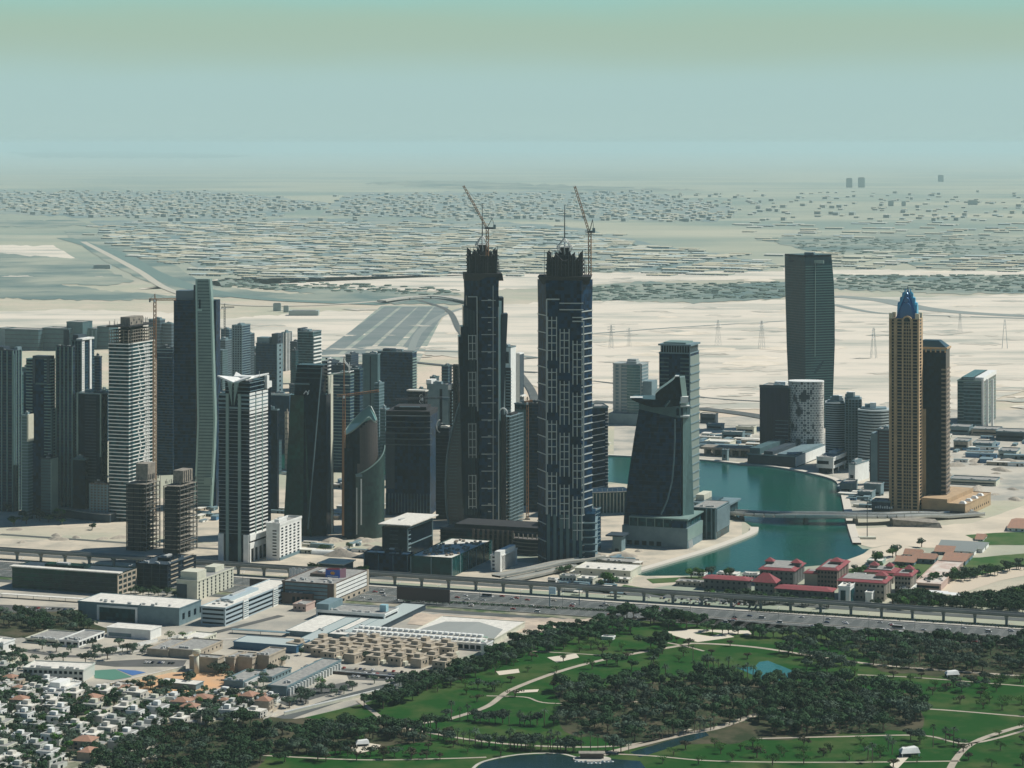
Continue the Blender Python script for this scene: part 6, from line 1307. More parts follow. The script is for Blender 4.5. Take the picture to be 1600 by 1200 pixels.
mb = MB(); mb.loft([[(cos(q*pi/8)*r_, sin(q*pi/8)*r_, z_) for q in range(16)] for r_, z_ in ((2,14.5),(3.4,16.5),(3.5,18.5),(3.1,18.6),(3.1,19.4))]); mb.build('tank', CCR, t); MB().box(-6, -3, -1, 2, 0, 3).build('pump_house', CG, t)
b = low('white_hut', 'long white roofed hut alone on the orange sand lot', 247, 306, 318, 1079, 1070, CG, ROOFW, units=0, par=.2)
for xl, xc, xr, yb, yt, m_, lb in [(230,263,300,1027,1017,CT,'sand coloured low hall left of the water tower'),(262,310,348,1030,1018,CT,'sand coloured low hall behind the water tower, with small windows'),(280,312,338,1008,1001,CCR,'white roofed hall near the street'),(296,340,350,1052,1030,CT,'tan brick block beside the water tower'),(352,366,386,1052,1029,CT,'tan brick block with pale sunny side, nearest the water tower'),(367,394,410,1052,1029,CT,'tan brick block, middle one of three'),(396,420,446,1050,1026,CT,'tan brick block, the one with strip piers on its sunny side'),(752,760,770,1024,1008,CW,'tall narrow white end house of the green roofed rows'),(419,448,533,1088,1074,CG,'long school building with a comb of white fins'),(350,380,415,1075,1066,CG,'grey roofed school wing behind the comb of fins'),(395,425,455,1066,1059,CG,'second grey roofed school wing by the sand court'),(176,208,216,1082,1072,CT,'small tan hut at the corner of the sand lot')]:
    b = low('hall' if m_ != CW else 'house', lb, xl, xc, xr, yb, yt, m_, ROOFG if m_ != CCR else ROOFW, wins=[('R', 6, 1, 1.6, 1.6)] if 'fins' not in lb else None, units=3)
    if 'comb' in lb:
        for i in range(18): b.part(MB().box(b.w/2, b.w/2+2.2, -b.d/2+2+i*b.d/18.5, -b.d/2+3.2+i*b.d/18.5, 0, b.h*.85), 'white_fin', CW)
for i, pts in enumerate(([(172,1020),(246,1003)], [(262,1002),(300,992)], [(168,1074),(290,1046)], [(470,1048),(620,1062)], [(444,1118),(620,1076)])):
    a, c = G(*pts[0]), G(*pts[1]); d = (c-a); L_ = d.length; t = thing('boundary_wall', ['long white compound wall along the street','short white wall beside the dark trees','pale wall between the sports court and the sand lot','low brown wall below the tan villas','pale kerb wall beside the park road'][i], 'wall', a, math.atan2(d.y, d.x)); MB().box(0, L_, -.2, .2, 0, 2.8 if i < 3 else 2.2).build('panel', (CW, CW, CCR, CBR, CCR)[i], t); MB().box(0, L_, -.3, .3, 2.8 if i < 3 else 2.2, 3).build('coping', CW, t)
# tan villas and the green-white rows
vt = thing('tan_villa', 'x', 'villa', (0,0,0)); MB().box(-6,6,-5,5,0,6.4).build('wall', CT, vt); MB().box(-6.2,6.2,-5.2,5.2,6.4,7).build('parapet', CT, vt); MB().box(-1,5.4,-1,4.4,7,9.6).build('stair_room', CT, vt); MB().box(6,8.5,-2,3,0,3.4).build('porch', CCR, vt)
w0 = MB().box(6,6.15,-3.6,-2,3.8,5.4).build('window', GD, vt); w1 = MB().box(-3,-1.4,-5.15,-5,3.6,5.2).build('window', GD, vt); MB().box(1.4,3,-5.15,-5,3.6,5.2).build('window', GD, vt)
KIDS[vt.name] = [o for o in bpy.data.objects if o.parent == vt]
spots = []
for r_, (x0, x1, y0, y1, n) in enumerate([(462,640,1016,1028,7),(486,700,1024,1037,8),(505,715,1012,1026,8),(500,690,1031,1044,6),(560,705,1008,1018,6)]):
    for i in range(n): f = (i+.5*(r_ % 2))/(n-.5); spots.append((x0+(x1-x0)*f, y0+(y1-y0)*f, r_))
first = True
for i, (x, y, r_) in enumerate(spots):
    P = G(x, y); lb = ['tan cubic villa in the row nearest the blue-sided hall','tan cubic villa in the middle row of the compound','tan cubic villa in the upper row by the green roofed terraces','tan cubic villa in the front row above the brown wall','tan cubic villa at the back of the compound'][r_]
    if first: vt.location = P; vt.rotation_euler.z = RZ-.15; vt['label'] = lb; vt['group'] = 'tan villas in a compound'; first = False
    else: copy_tree(vt, None, P, RZ-.15+(pi/2 if i % 3 == 0 else 0), (1, 1, random.Random(i).uniform(.9, 1.15)), lb, 'tan villas in a compound')
hv = thing('terrace_house', 'x', 'house', (0,0,0)); MB().box(-4.2,4.2,-5,5,0,5.6).build('wall', CW, hv); MB().box(-4.4,4.4,-5.2,1,5.6,6.2).build('roof', ROOFW, hv); MB().box(-4,0,1,5,5.6,8.2).build('roof_room', CW, hv); MB().box(.5,4,1.5,4.6,5.6,6.6).build('green_tank', mat('pale_green_roof', (.20,.34,.26), .7), hv); MB().box(-3,3,-5.15,-5,1,4.4).build('garage_opening', GD, hv); MB().box(4.2,4.35,-3,-1,3,4.8).build('window', GD, hv)
KIDS[hv.name] = [o for o in bpy.data.objects if o.parent == hv]; first = True
for r_, (x0, x1, y0, y1, n) in enumerate([(566,752,994,1008,22),(556,750,1000,1015,22)]):
    for i in range(n):
        P = G(x0+(x1-x0)*i/(n-1), y0+(y1-y0)*i/(n-1)); lb = ['white terrace house with green roof tank in the upper row','white terrace house with green roof tank in the lower row'][r_]
        if first: hv.location = P; hv.rotation_euler.z = RZ-.1; hv['label'] = lb; hv['group'] = 'white terrace houses in rows'; first = False
        else: copy_tree(hv, None, P, RZ-.1, None, lb, 'white terrace houses in rows')
# glass offices by the twins
b = low('glass_cube_office', 'dark glass office cube with a thin white frame and overhanging roof, near the twins', 597, 636, 675, 872, 826, GD, ROOFW, units=3, plant=True, par=.6); mb = MB()
for y_ in (-b.d/2, b.d/2-1.2): mb.box(b.w/2, b.w/2+1, y_, y_+1.2, 0, b.h)
mb.box(b.w/2, b.w/2+1, -b.d/2, b.d/2, b.h-1, b.h+.6); mb.box(b.w/2, b.w/2+.8, -b.d/2, b.d/2, b.h*.42, b.h*.45); b.part(mb, 'white_frame', CG)
for i in range(6): b.part(MB().box(b.w/2, b.w/2+.7, -b.d/2+2, -b.d/2+9, 5+i*4.3, 6+i*4.3), 'ledge', CG); b.part(MB().box(b.fx(609), b.fx(622), -b.d/2-.4, -b.d/2, 5+i*4.3, 5.9+i*4.3), 'ledge', CGD)
b.part(MB().box(-b.w/2-3, b.w/2+5, -b.d/2-3, b.d/2+6, b.h+3, b.h+4), 'roof_canopy', ROOFW)
b = low('glass_office', 'low dark blue glass office with little roof plant, below the dark glass cube', 569, 637, 646, 894, 868, GN, ROOFW, units=5, plant=True)
b.piers(0, b.h, b.w/3, .9, CG, .4, 'F')
b = low('glass_office', 'low teal glass office whose white roof is crowded with machinery', 642, 706, 768, 902, 873, mat('office_teal', (.008,.05,.05), .2, var=.3, spec=.15, scale=(3,3,4)), ROOFW, units=0)
rr = random.Random(4); mu = None
for i in range(70):
    o = mu.copy() if mu else MB().box(-1.2, 1.2, -1.2, 1.2, 0, 1.7).build('air_unit', mat('brown_unit', (.26,.22,.18), .8), b.root)
    if mu: COL.objects.link(o); o.parent = b.root
    mu = mu or o; o.location = (rr.uniform(-b.w*.42, b.w*.42), rr.uniform(-b.d*.42, b.d*.42), b.h+.2)
b.piers(0, b.h, b.w/2, 1, CG, .5, 'FR')
b = low('white_annex', 'white stepped annex with three dark window lines beside the flyover', 767, 784, 808, 893, 869, CW, ROOFW, floors=4, F_=1, units=2); b.part(MB().box(b.w/2-6, b.w/2, -b.d/2-4, b.d/2-5, 0, b.h+5), 'blank_block', CW)
b = low('station_hall', 'low dark curved roof hall behind the billboard, under the railway line', 500, 536, 552, 901, 884, CGD, mat('hall_roof', (.3,.3,.3)), units=0); b.part(MB().box(-b.w/2-2, b.w/2+2, -b.d/2-3, b.d/2+2, b.h+1, b.h+1.8), 'roof', CCR)
t = thing('screen_fence', 'tall white panelled construction screen under the railway', 'fence', G(452, 906), RZ)
for i in range(7): MB().box(i*3.2, i*3.2+2.9, -.2, .2, 0, 11+(i % 2)).build('panel', CW, t)
MB().box(0, 22, .2, .5, 5, 5.4).build('rail', STD, t)
P = G(862, 949); t = thing('roadside_billboard', 'white unipole billboard standing beside the motorway', 'billboard', P, RZ); MB().tube((-2,0,0), (-2,0,15), .5, None, 8).build('pole', CG, t); MB().box(-2.6, 4, -.5, .5, 12, 18.5).build('panel', mat('billboard_white', (.62,.78,.82), .5), t)
P = G(905, 946); t = thing('gantry_mast', 'T-shaped grey sign mast beside the motorway, right of the white billboard', 'mast', P); MB().box(-.4, .4, -.4, .4, 0, 14).build('pole', CG, t); MB().box(-2.5, 2.5, -.4, .4, 14, 15).build('cross_arm', CG, t)
# heap and tent
t = thing('earth_heap', 'grey cone-shaped heap of earth on the building site', 'heap', G(533, 868)); mb = MB(); mb.loft([[(cos(q*pi/8)*r_*1.7, sin(q*pi/8)*r_, z_) for q in range(16)] for r_, z_ in ((11,0),(6.5,3.6),(2,6.6),(.3,7.4))]); mb.build('heap_body', CC, t)
b = B('site_tent', 'long white arched tent sheet on the building site', 'tent', 486, 520, 523, 868, 862, d=9); b.part(MB().loft([[(x, cos(pi*q/8)*4.5, .05+sin(pi*q/8)*4.6) for q in range(9)] for x in (-b.w/2, b.w/2)]), 'cover', CW)
# red-roofed hotel complex
def hip(b, z, ov, hh, m, name='roof', flat=.0):
    w, d = b.w/2+ov, b.d/2+ov; r_ = min(w, d)*(1-flat)
    b.part(MB().loft([[(-w,-d,z),(w,-d,z),(w,d,z),(-w,d,z)], [(-w,-d,z+.5),(w,-d,z+.5),(w,d,z+.5),(-w,d,z+.5)], [(-w+r_,-d+r_,z+hh),(w-r_,-d+r_,z+hh),(w-r_,d-r_,z+hh),(-w+r_,d-r_,z+hh)]]), name, m)
HW = mat('hotel_wall', (.30,.27,.22), .8); HWD = mat('hotel_wall_dark', (.10,.11,.11), .8)
def red(label, xl, xc, xr, yb, yt, wall, hh=3, ov=1.5, flat=.35, cols=0, d=None, pav=None, rot=RZ):
    b = B('hotel_wing', label, 'hotel building', xl, xc, xr, yb, yt, rot, d); b.core(0, b.h, wall, 'wall'); hip(b, b.h, ov, hh, REDR, 'red_roof', flat)
    if flat > .5: b.part(MB().box(-b.w/2+3, b.w/2-3, -b.d/2+3, b.d/2-3, b.h+hh*.4, b.h+hh+.3), 'flat_deck', ROOFG)
    nr = max(1, int(b.h/4.2))
    if cols:
        w0 = None
        for j in range(nr):
            for i in range(cols):
                if w0 is None: w0 = MB().box(-.9, .9, -.15, .1, -1, 1).build('window', GD, b.root); o = w0
                else: o = w0.copy(); COL.objects.link(o); o.parent = b.root
                o.location = (-b.w/2+b.w*(i+.5)/cols, -b.d/2, b.h*(j+.5)/nr)
        mb = MB()
        for i in range(4): y_ = -b.d/2+b.d*(i+.3)/4; mb.box(b.w/2-.1, b.w/2+.15, y_, y_+1.8, 1.5, b.h-1.5)
        b.part(mb, 'side_glazing', GD)
    for x, s_ in (pav or []):
        xx = b.fx(x); b.part(MB().box(xx-s_, xx+s_, -s_, s_, b.h, b.h+5), 'turret', wall); b.part(MB().loft([[(xx-s_-1.3,-s_-1.3,b.h+5),(xx+s_+1.3,-s_-1.3,b.h+5),(xx+s_+1.3,s_+1.3,b.h+5),(xx-s_-1.3,s_+1.3,b.h+5)], [(xx-.3,-.3,b.h+8.4),(xx+.3,-.3,b.h+8.4),(xx+.3,.3,b.h+8.4),(xx-.3,.3,b.h+8.4)]]), 'turret_roof', REDR)
    return b
red('long low hotel wing with red eaves at the left end of the complex', 1100, 1168, 1176, 925, 908, HWD, 2.4, 2, .3, 8, d=15)
red('red hotel wing standing behind, with a turret at its left corner', 1187, 1240, 1257, 917, 893, HWD, 2.2, 1.6, .75, 7, pav=[(1194, 3.5), (1236, 4)])
red('pale hotel wing between the dark ones, near the canal', 1257, 1277, 1283, 918, 897, HW, 2, 1.4, .7, 0, d=16)
red('brown hotel wing with tall window columns and a low turret', 1277, 1308, 1326, 920, 892, mat('hotel_brown', (.17,.13,.11), .8), 2.2, 1.6, .75, 6, pav=[(1298, 5)])
red('far hotel wing with a broken red roofline behind the long right one', 1352, 1396, 1404, 912, 896, HW, 2.4, 1.6, .6, 6, pav=[(1362, 3.5), (1386, 3)])
red('long hotel wing with many dormer dots and pale pilasters, right half of the complex', 1310, 1382, 1407, 940, 912, HW, 2.2, 1.6, .75, 11, pav=[(1372, 4.5)], d=34)
red('square hotel wing with a small turret at the right end of the complex', 1398, 1423, 1432, 930, 901, HW, 2.2, 1.6, .7, 5, pav=[(1416, 3.5)])
red('long low hotel wing with a red roof and dark trees before it', 1213, 1298, 1309, 943, 925, HWD, 2.6, 2, .3, 9, d=16)
b = red('square entrance pavilion under a broad red pyramid roof', 1179, 1209, 1214, 936, 911, HW, 8, 3, .0, 4)
b = low('glazed_hotel_block', 'blue glass fronted block with white ribs before the hotel wings', 1310, 1328, 1353, 944, 918, CW, ROOFW, units=3); b.part(MB().box(-b.w/2+2, b.w/2-4, -b.d/2-.3, -b.d/2, 1, b.h-3), 'glazing', GT)
for i in range(3): b.part(MB().box(b.w/2-.1, b.w/2+.3, -b.d/2+2+i*b.d/3.2, -b.d/2+2+i*b.d/3.2+b.d*.22, 1, b.h-3), 'glazing', GT)
b = low('white_annex', 'bright white windowless annex beside the blue glass fronted block', 1352, 1362, 1374, 943, 927, CW, ROOFW, units=0)
b = low('white_annex', 'long low white annex at the foot of the square hotel wing', 1406, 1424, 1432, 932, 921, CW, ROOFW, units=1)
b = low('pink_car_park', 'wide flat pinkish roofed building right of the hotel', 1429, 1470, 1505, 924, 914, mat('pink_render', (.4,.3,.3)), mat('pink_roof', (.48,.36,.30), .9, c2=(.6,.55,.48), nscale=.08), units=6, floors=1, F_=1)
for i in range(4):
    P = G(1466+i*17, 930+i*2.5); t = thing('parking_shelter', 'white fabric car shelter beside the dark trees', 'shelter', P, RZ, 'white car shades in a row'); MB().add([(-9,-3,3),(9,-3,3),(9,3,3.8),(-9,3,3.8),(-9,-3,2.8),(9,-3,2.8),(9,3,3.6),(-9,3,3.6)], [(0,1,2,3),(4,7,6,5),(0,4,5,1),(1,5,6,2),(2,6,7,3),(3,7,4,0)]).build('fabric', CW, t)
    for x in (-8, 8): MB().box(x-.12, x+.12, 1.5, 1.8, 0, 3.4).build('post', STEEL, t)
def gable(name, label, xl, xc, xr, yb, yt, wall, rm, hh=4, rot=RZ, d=None):
    b = B(name, label, 'house', xl, xc, xr, yb, yt, rot, d); b.core(0, b.h, wall, 'wall'); w, dd = b.w/2+.8, b.d/2+.8
    b.part(MB().add([(-w,-dd,b.h),(w,-dd,b.h),(w,dd,b.h),(-w,dd,b.h),(-w,0,b.h+hh),(w,0,b.h+hh)], [(0,1,5,4),(2,3,4,5),(1,2,5),(3,0,4),(0,3,2,1)]), 'roof', rm); b.part(MB().box(b.w/2, b.w/2+.2, -1.6, 1.6, 0, b.h*.8), 'door', GD)
    for i in range(3): b.part(MB().box(-b.w/2+b.w*(i+.5)/3-1, -b.w/2+b.w*(i+.5)/3+1, -b.d/2-.12, -b.d/2, b.h*.35, b.h*.7), 'window', GD)
    return b
for a in [('stable_house','house with a terracotta roof and arched white gable, nearest the lagoon beach',1412,1437,1443,872,867,CW,ORR),('stable_house','terracotta roofed house with a wide roof in the middle of the group',1425,1460,1466,882,874,CG,ORR),('stable_house','terracotta roofed house at the right end of the group',1472,1508,1520,884,877,CG,ORR),('stable_house','small terracotta roofed house with pale gable behind the others',1460,1488,1496,868,863,CG,ORR),('stable_house','low flat terracotta building left of the group',1398,1428,1436,884,879,CG,ORR),('long_shed','long grey roofed stable shed with two white gables',1466,1535,1545,864,858,CW,mat('shed_grey', (.22,.25,.24), .8)),('long_shed','grey roofed shed with a white gable in front of the longer shed',1482,1522,1530,868,862,CW,mat('shed_grey', (.2,.2,.2))),('stable_house','terracotta roofed house alone near the right frame edge',1574,1602,1616,832,826,CW,ORR),('stable_house','far small terracotta roofed house by the field',1524,1536,1542,846,843,CW,ORR)]: gable(*a)
b = low('green_house', 'pale green flat house by the beach trees', 1355, 1378, 1384, 884, 878, mat('mint_render', (.34,.45,.38), .8), ROOFW, wins=[('F', 4, 1, 1.6, 1.6)], units=1)
# behind the highway, centre
for xl, xc, xr, yb, yt, m_, r_, lb in [(898,985,1002,905,893,CCR,ROOFW,'wide pale building with a big flat white roof near the canal'),(890,925,935,901,896,CCR,ROOFW,'low pale building with a thin orange-edged roof left of the wide one'),(874,900,906,911,901,CCR,ROOFG,'cream two-storey workshop behind the railway'),(902,926,934,915,905,CCR,ROOFW,'white workshop with a cluttered roof behind the railway'),(956,982,988,912,906,CCR,ROOFW,'small white building under the palms by the canal'),(856,868,872,912,906,CW,ROOFW,'white cabin at the foot of the flyover'),(1160,1184,1190,905,899,CW,ROOFW,'white tent-roofed cabin left of the hotel wings'),(1056,1098,1104,918,911,CT,ROOFG,'low tan flat building between lawn and hotel'),(1080,1100,1106,900,896,CW,ROOFW,'white boat shed on the canal edge'),(1120,1150,1156,902,898,CW,ROOFW,'longer white boat shed on the canal edge'),(910,935,940,874,870,CT,ROOFW,'pale site hut near the front giant twin'),(925,990,998,884,879,CC,ROOFG,'low trench wall enclosure on the building site')]:
    b = low('low_building', lb, xl, xc, xr, yb, yt, m_, r_, wins=[('F', 5, 1, 1.6, 1.6)], units=5, par=.6)
for x, y, xr, lb in ((880,925,906,'long white parking canopy under the railway'),(895,930,908,'shorter white parking canopy under the railway'),(952,932,972,'grey roofed bus shelter, larger one'),(945,927,958,'grey roofed bus shelter, smaller one'),(0,934,150,'very long white parking canopy below the green glass office'),(360,990,450,'grey parking canopy beside the blue-grey office')):
    a, c = G(x, y), G(xr, y+(xr-x)*.064); d = c-a; L_ = d.length; t = thing('parking_canopy', lb, 'canopy', a, math.atan2(d.y, d.x)); MB().box(0, L_, 0, 6, 3.2, 3.6).build('roof', ROOFW if 'white' in lb else CG, t)
    for i in range(max(2, int(L_/14))): MB().box(i*L_/max(1, int(L_/14)-1 or 1)-.15 if i else .2, i*L_/max(1, int(L_/14)-1 or 1)+.15 if i else .5, 2.8, 3.2, 0, 3.2).build('post', STEEL, t)
# ---------------------------------------------------------------- park ground
sheet('park_lawn', [[(385,1300),(392,1150),(450,1128),(560,1102),(640,1076),(720,1040),(830,992),(900,978),(960,968),(1060,962),(1200,975),(1400,990),(1600,1006),(1760,1018),(1760,1300)]], LAWN, .3)
sheet('park_soil', [rough([(870,1085),(960,1070),(1100,1062),(1240,1065),(1440,1085),(1440,1140),(1200,1158),(1000,1168),(880,1145)], 1.5, 15, 5), rough([(1330,1000),(1640,1010),(1640,1062),(1380,1052)], 1.2, 15, 6), rough([(250,1140),(400,1120),(640,1130),(680,1160),(560,1172),(420,1180),(380,1230),(240,1230)], 1.2, 15, 7), rough([(-40,960),(120,955),(180,990),(60,1000),(-40,990)], 1, 12, 2)], mat('dark_soil', (.03,.045,.02), .95, c2=(.09,.08,.05), nscale=.04, spec=.1), .36)  # dark earth below the tree belts, mottled with brown
sheet('garden_ground', [rough([(-40,1088),(200,1088),(345,1092),(430,1100),(400,1120),(330,1132),(270,1146),(150,1190),(60,1240),(-40,1240)], 1, 15, 31)], mat('garden_ground', (.16,.17,.11), .95, c2=(.36,.33,.26), nscale=.05, ns=(.45,.6)), .32)
sheet('sandy_lot', [rough([(650,958),(760,964),(900,968),(950,966),(880,982),(830,990),(730,985),(640,975)], .6, 9, 12)], mat('lot_sand', (.56,.46,.35), .95, c2=(.36,.30,.24), nscale=.05), .34)
sheet('park_pond', [[(1186,1035),(1200,1033),(1228,1044),(1258,1057),(1240,1064),(1210,1064),(1190,1062),(1165,1050),(1150,1044),(1180,1042)]], POOLW, .40)
sheet('pond', [[(730,1215),(755,1192),(810,1181),(870,1179),(900,1185),(960,1187),(1000,1190),(1020,1215)]], POND, .40)
sheet('park_canal', [[(985,1176),(1100,1142),(1108,1150),(1000,1184)]], POND, .40)
PATH = mat('path_paving', (.42,.37,.29), .9, c2=(.34,.30,.24), nscale=.1)
for pts, w_ in (([(700,1125),(760,1105),(800,1078),(880,1048),(960,1028),(1060,1010),(1090,1006),(1180,1012),(1300,1030),(1400,1042),(1640,1060)], 5), ([(560,1095),(590,1118),(612,1135),(700,1125)], 4), ([(612,1135),(760,1160),(900,1168),(1000,1162),(1080,1140)], 3.5), ([(390,1180),(560,1188),(700,1186),(760,1184)], 2.5), ([(400,1168),(470,1152),(520,1150)], 2.5), ([(760,1088),(820,1090),(870,1100),(1060,1095)], 2.2), ([(940,1180),(1060,1150),(1120,1138),(1180,1118),(1260,1096)], 7), ([(940,1178),(1020,1182),(1120,1190),(1300,1192),(1500,1190)], 2.5), ([(1180,1155),(1300,1152),(1440,1150),(1520,1162),(1640,1130)], 3), ([(1475,1230),(1490,1192),(1520,1162),(1580,1140),(1660,1120)], 5), ([(1440,1108),(1500,1112),(1640,1124)], 3), ([(1340,1055),(1440,1060),(1640,1076)], 2.5), ([(1000,998),(1060,1008),(1100,1018)], 3), ([(830,1018),(900,1022),(960,1026)], 2.2), ([(1180,1090),(1230,1100),(1280,1098)], 3)):
    road('park_path', pts, w_, PATH, .42)
mb_ = MB(); ribbon_mb(mb_, smooth_line([G(x, y).to_2d() for x, y in [(735,1206),(755,1191),(810,1180),(870,1178),(900,1184)]], 6), 2.4, .46); tag(mb_.build('pond_edge', PAVE), kind='structure')
sheet('plaza', [[(1035,988),(1080,984),(1170,986),(1175,992),(1120,1000),(1090,1004),(1060,996)], [(855,1028),(900,1022),(905,1028),(870,1036)], [(545,1170),(565,1160),(595,1165),(590,1172),(560,1178)], [(1390,1196),(1410,1178),(1420,1184),(1400,1205)], [(775,1050),(810,1046),(812,1052),(780,1056)], [(800,1080),(842,1078),(840,1082),(805,1084)]], mat('plaza_paving', (.60,.54,.43), .9), .45)
sheet('plaza_bed', [[(1085,991),(1110,988),(1130,990),(1110,995)], [(1140,993),(1160,991),(1168,994),(1150,997)]], LAWN, .5)
# --- tree kit
def crown(mb, cx, cy, cz, rx, ry, rz, n, s, rr, m=None, hollow=.45):
    lumps = [(rr.gauss(0, .42), rr.gauss(0, .42), rr.uniform(-.35, .45), rr.uniform(.38, .62)) for _ in range(7)]
    for i in range(n):
        lx, ly, lz, lr = lumps[i % 7]; a = rr.uniform(0, 2*pi); u = rr.uniform(-.75, 1); q = sqrt(1-u*u); f = lr*rr.uniform(hollow, 1)**.5
        x, y, z_ = cx+(lx+q*cos(a)*f)*rx, cy+(ly+q*sin(a)*f)*ry, cz+(lz+u*f)*rz
        nx = Vector((q*cos(a)+rr.gauss(0,.4), q*sin(a)+rr.gauss(0,.4), u+rr.gauss(0,.4)+.2)).normalized(); t1 = nx.orthogonal().normalized(); t2 = nx.cross(t1); th = rr.uniform(0, pi); e1 = (t1*cos(th)+t2*sin(th))*s*rr.uniform(.6, 1.3); e2 = (t2*cos(th)-t1*sin(th))*s*rr.uniform(.5, 1)
        p = Vector((x, y, z_)); mb.add([p-e1-e2*.4, p+e2, p+e1-e2*.3], [(0,1,2)], m)
    return mb
def leafmat(name, c, c2):
    m = mat(name, c, .85, c2=c2, nscale=.22, ns=(.35,.65), spec=.12); t = m.node_tree; b = t.nodes['Principled BSDF']; lk = b.inputs['Base Color'].links[0]; src = lk.from_socket
    oi = t.nodes.new('ShaderNodeObjectInfo'); r = t.nodes.new('ShaderNodeMapRange'); r.inputs[3].default_value = .6; r.inputs[4].default_value = 1.6; t.links.new(oi.outputs['Random'], r.inputs[0])
    v = t.nodes.new('ShaderNodeVectorMath'); v.operation = 'SCALE'; t.links.new(src, v.inputs[0]); t.links.new(r.outputs[0], v.inputs['Scale']); t.links.new(v.outputs[0], b.inputs['Base Color']); return m
LF = [leafmat('leaf_dark', (.022,.058,.026), (.042,.085,.034)), leafmat('leaf_grey', (.042,.072,.050), (.070,.10,.066)), leafmat('leaf_bright', (.035,.11,.020), (.07,.14,.03)), leafmat('leaf_dry', (.07,.055,.035), (.05,.055,.03))]
BARK = mat('bark', (.12,.085,.06), .9); BARKP = mat('palm_bark', (.16,.12,.085), .9)
def make_tree(name, seed, R_, H, tall, leaf, n, s):
    rr = random.Random(seed); t = thing(name, 'x', 'tree', (0,0,0)); tr = MB(); tr.tube((0,0,0), (rr.uniform(-.3,.3), rr.uniform(-.3,.3), H*.45), .42, None, 6, .28)
    for k_ in range(5): a = k_*2*pi/5+rr.random(); tr.tube((0,0,H*.3), (cos(a)*R_*.5, sin(a)*R_*.5, H*.62+rr.uniform(-.6,.8)), .2, None, 4, .08)
    tr.build('trunk', BARK, t); crown(MB(), 0, 0, H*.64, R_, R_, H*tall, n, s, rr).build('crown', leaf, t); return t
def make_palm(seed, H, grey=False):
    rr = random.Random(seed); t = thing('date_palm', 'x', 'palm', (0,0,0)); tr = MB(); tr.tube((0,0,0), (.2,.1,H), .32, None, 6, .26); tr.build('trunk', BARKP, t); mb = MB()
    for i in range(26):
        a = i*2.399; el_ = rr.uniform(-.35, 1.2); L_ = rr.uniform(3, 3.9); p = Vector((.2,.1,H)); d = Vector((cos(a)*cos(el_), sin(a)*cos(el_), sin(el_))); sd_ = Vector((-sin(a), cos(a), 0)); w_ = .42
        q = p+d*L_*.55; e_ = p+d*L_-Vector((0,0,1.3+.4*rr.random())); mb.add([p, q-sd_*w_-Vector((0,0,.2)), e_, q, q+sd_*w_-Vector((0,0,.2))], [(0,1,2,3),(0,3,2,4)])
    mb.build('crown', LF[1] if grey else LF[0], t); return t
PROTO = {'shade_tree': [make_tree('shade_tree', 11+i, 5.2+.5*(i % 3), 10+i % 2, .30, LF[0], 620, .85) for i in range(4)], 'ghaf_tree': [make_tree('ghaf_tree', 31+i, 5.0+.6*i, 9.5, .28, LF[1], 520, .8) for i in range(3)],
 'leafy_tree': [make_tree('leafy_tree', 51+i, 4.2, 7.5, .32, LF[2], 420, .4) for i in range(2)], 'bare_tree': [make_tree('bare_tree', 61+i, 4.0, 7, .3, LF[3], 260, .6) for i in range(2)],
 'date_palm': [make_palm(71+i, 7.5+i*1.6, i % 2 == 0) for i in range(4)], 'street_tree': [make_tree('street_tree', 91+i, 3.6, 6.5+i, .36, LF[i % 2], 360, .75) for i in range(3)], 'garden_tree': [make_tree('garden_tree', 81+i, 3.9, 6.5+i, .34, LF[i % 3], 380, .7) for i in range(3)]}
for k_, l_ in PROTO.items():
    for p in l_: KIDS[p.name] = [o for o in bpy.data.objects if o.parent == p]; p['used'] = 0
CNT = {}
KW = {'shade_tree': 'dark round-crowned', 'ghaf_tree': 'grey-leaved', 'leafy_tree': 'bright green', 'bare_tree': 'thin brownish', 'garden_tree': 'bushy', 'date_palm': 'feathery', 'street_tree': 'compact'}
def plant(kind, x, y, label, group, sc=1.0, rr=random, spot=''):
    if CNT.get(kind, 0) >= 298: return
    for w_ in ('dark ', 'greyish ', 'light green ', 'bright green ', 'green ', 'reddish ', 'thin '):
        if label.startswith(w_): label = label[len(w_):]
    label = KW[kind]+' '+label+(', '+spot if spot else '')
    CNT[kind] = CNT.get(kind, 0)+1; p = rr.choice(PROTO[kind]); P = G(x, y); P.z = .3; s_ = sc*rr.uniform(.78, 1.22); sv = (s_*rr.uniform(.9,1.1), s_*rr.uniform(.9,1.1), s_*rr.uniform(.85,1.12))
    if not p['used']: p['used'] = 1; p.location = P; p.rotation_euler.z = rr.uniform(0, 6.28); p.scale = sv; p['label'] = label; p['group'] = group
    else: c = copy_tree(p, None, P, rr.uniform(0, 6.28), sv, label, group)
def inside(poly, x, y):
    c = False; j = len(poly)-1
    for i in range(len(poly)):
        xi, yi = poly[i]; xj, yj = poly[j]
        if (yi > y) != (yj > y) and x < (xj-xi)*(y-yi)/(yj-yi)+xi: c = not c
        j = i
    return c
def scatter(poly, n, kinds, label, group, sc=1.0, seed=1, gap=9):
    rr = random.Random(seed); xs_ = [p[0] for p in poly]; ys_ = [p[1] for p in poly]; got = []; k_ = 0
    while len(got) < n and k_ < n*60:
        k_ += 1; x, y = rr.uniform(min(xs_), max(xs_)), rr.uniform(min(ys_), max(ys_))
        if not inside(poly, x, y): continue
        P = G(x, y)
        if any((P.x-q[0])**2+(P.y-q[1])**2 < (gap*sc)**2 for q in got): continue
        got.append((P.x, P.y)); fx_ = (x-min(xs_))/(max(xs_)-min(xs_)); fy_ = (y-min(ys_))/(max(ys_)-min(ys_)); spot = ('far' if fy_ < .35 else 'near' if fy_ > .65 else 'inner')+' '+('left' if fx_ < .33 else 'right' if fx_ > .67 else 'middle')
        plant(rr.choice(kinds), x, y, label, group, sc, rr, spot if n > 12 else '')
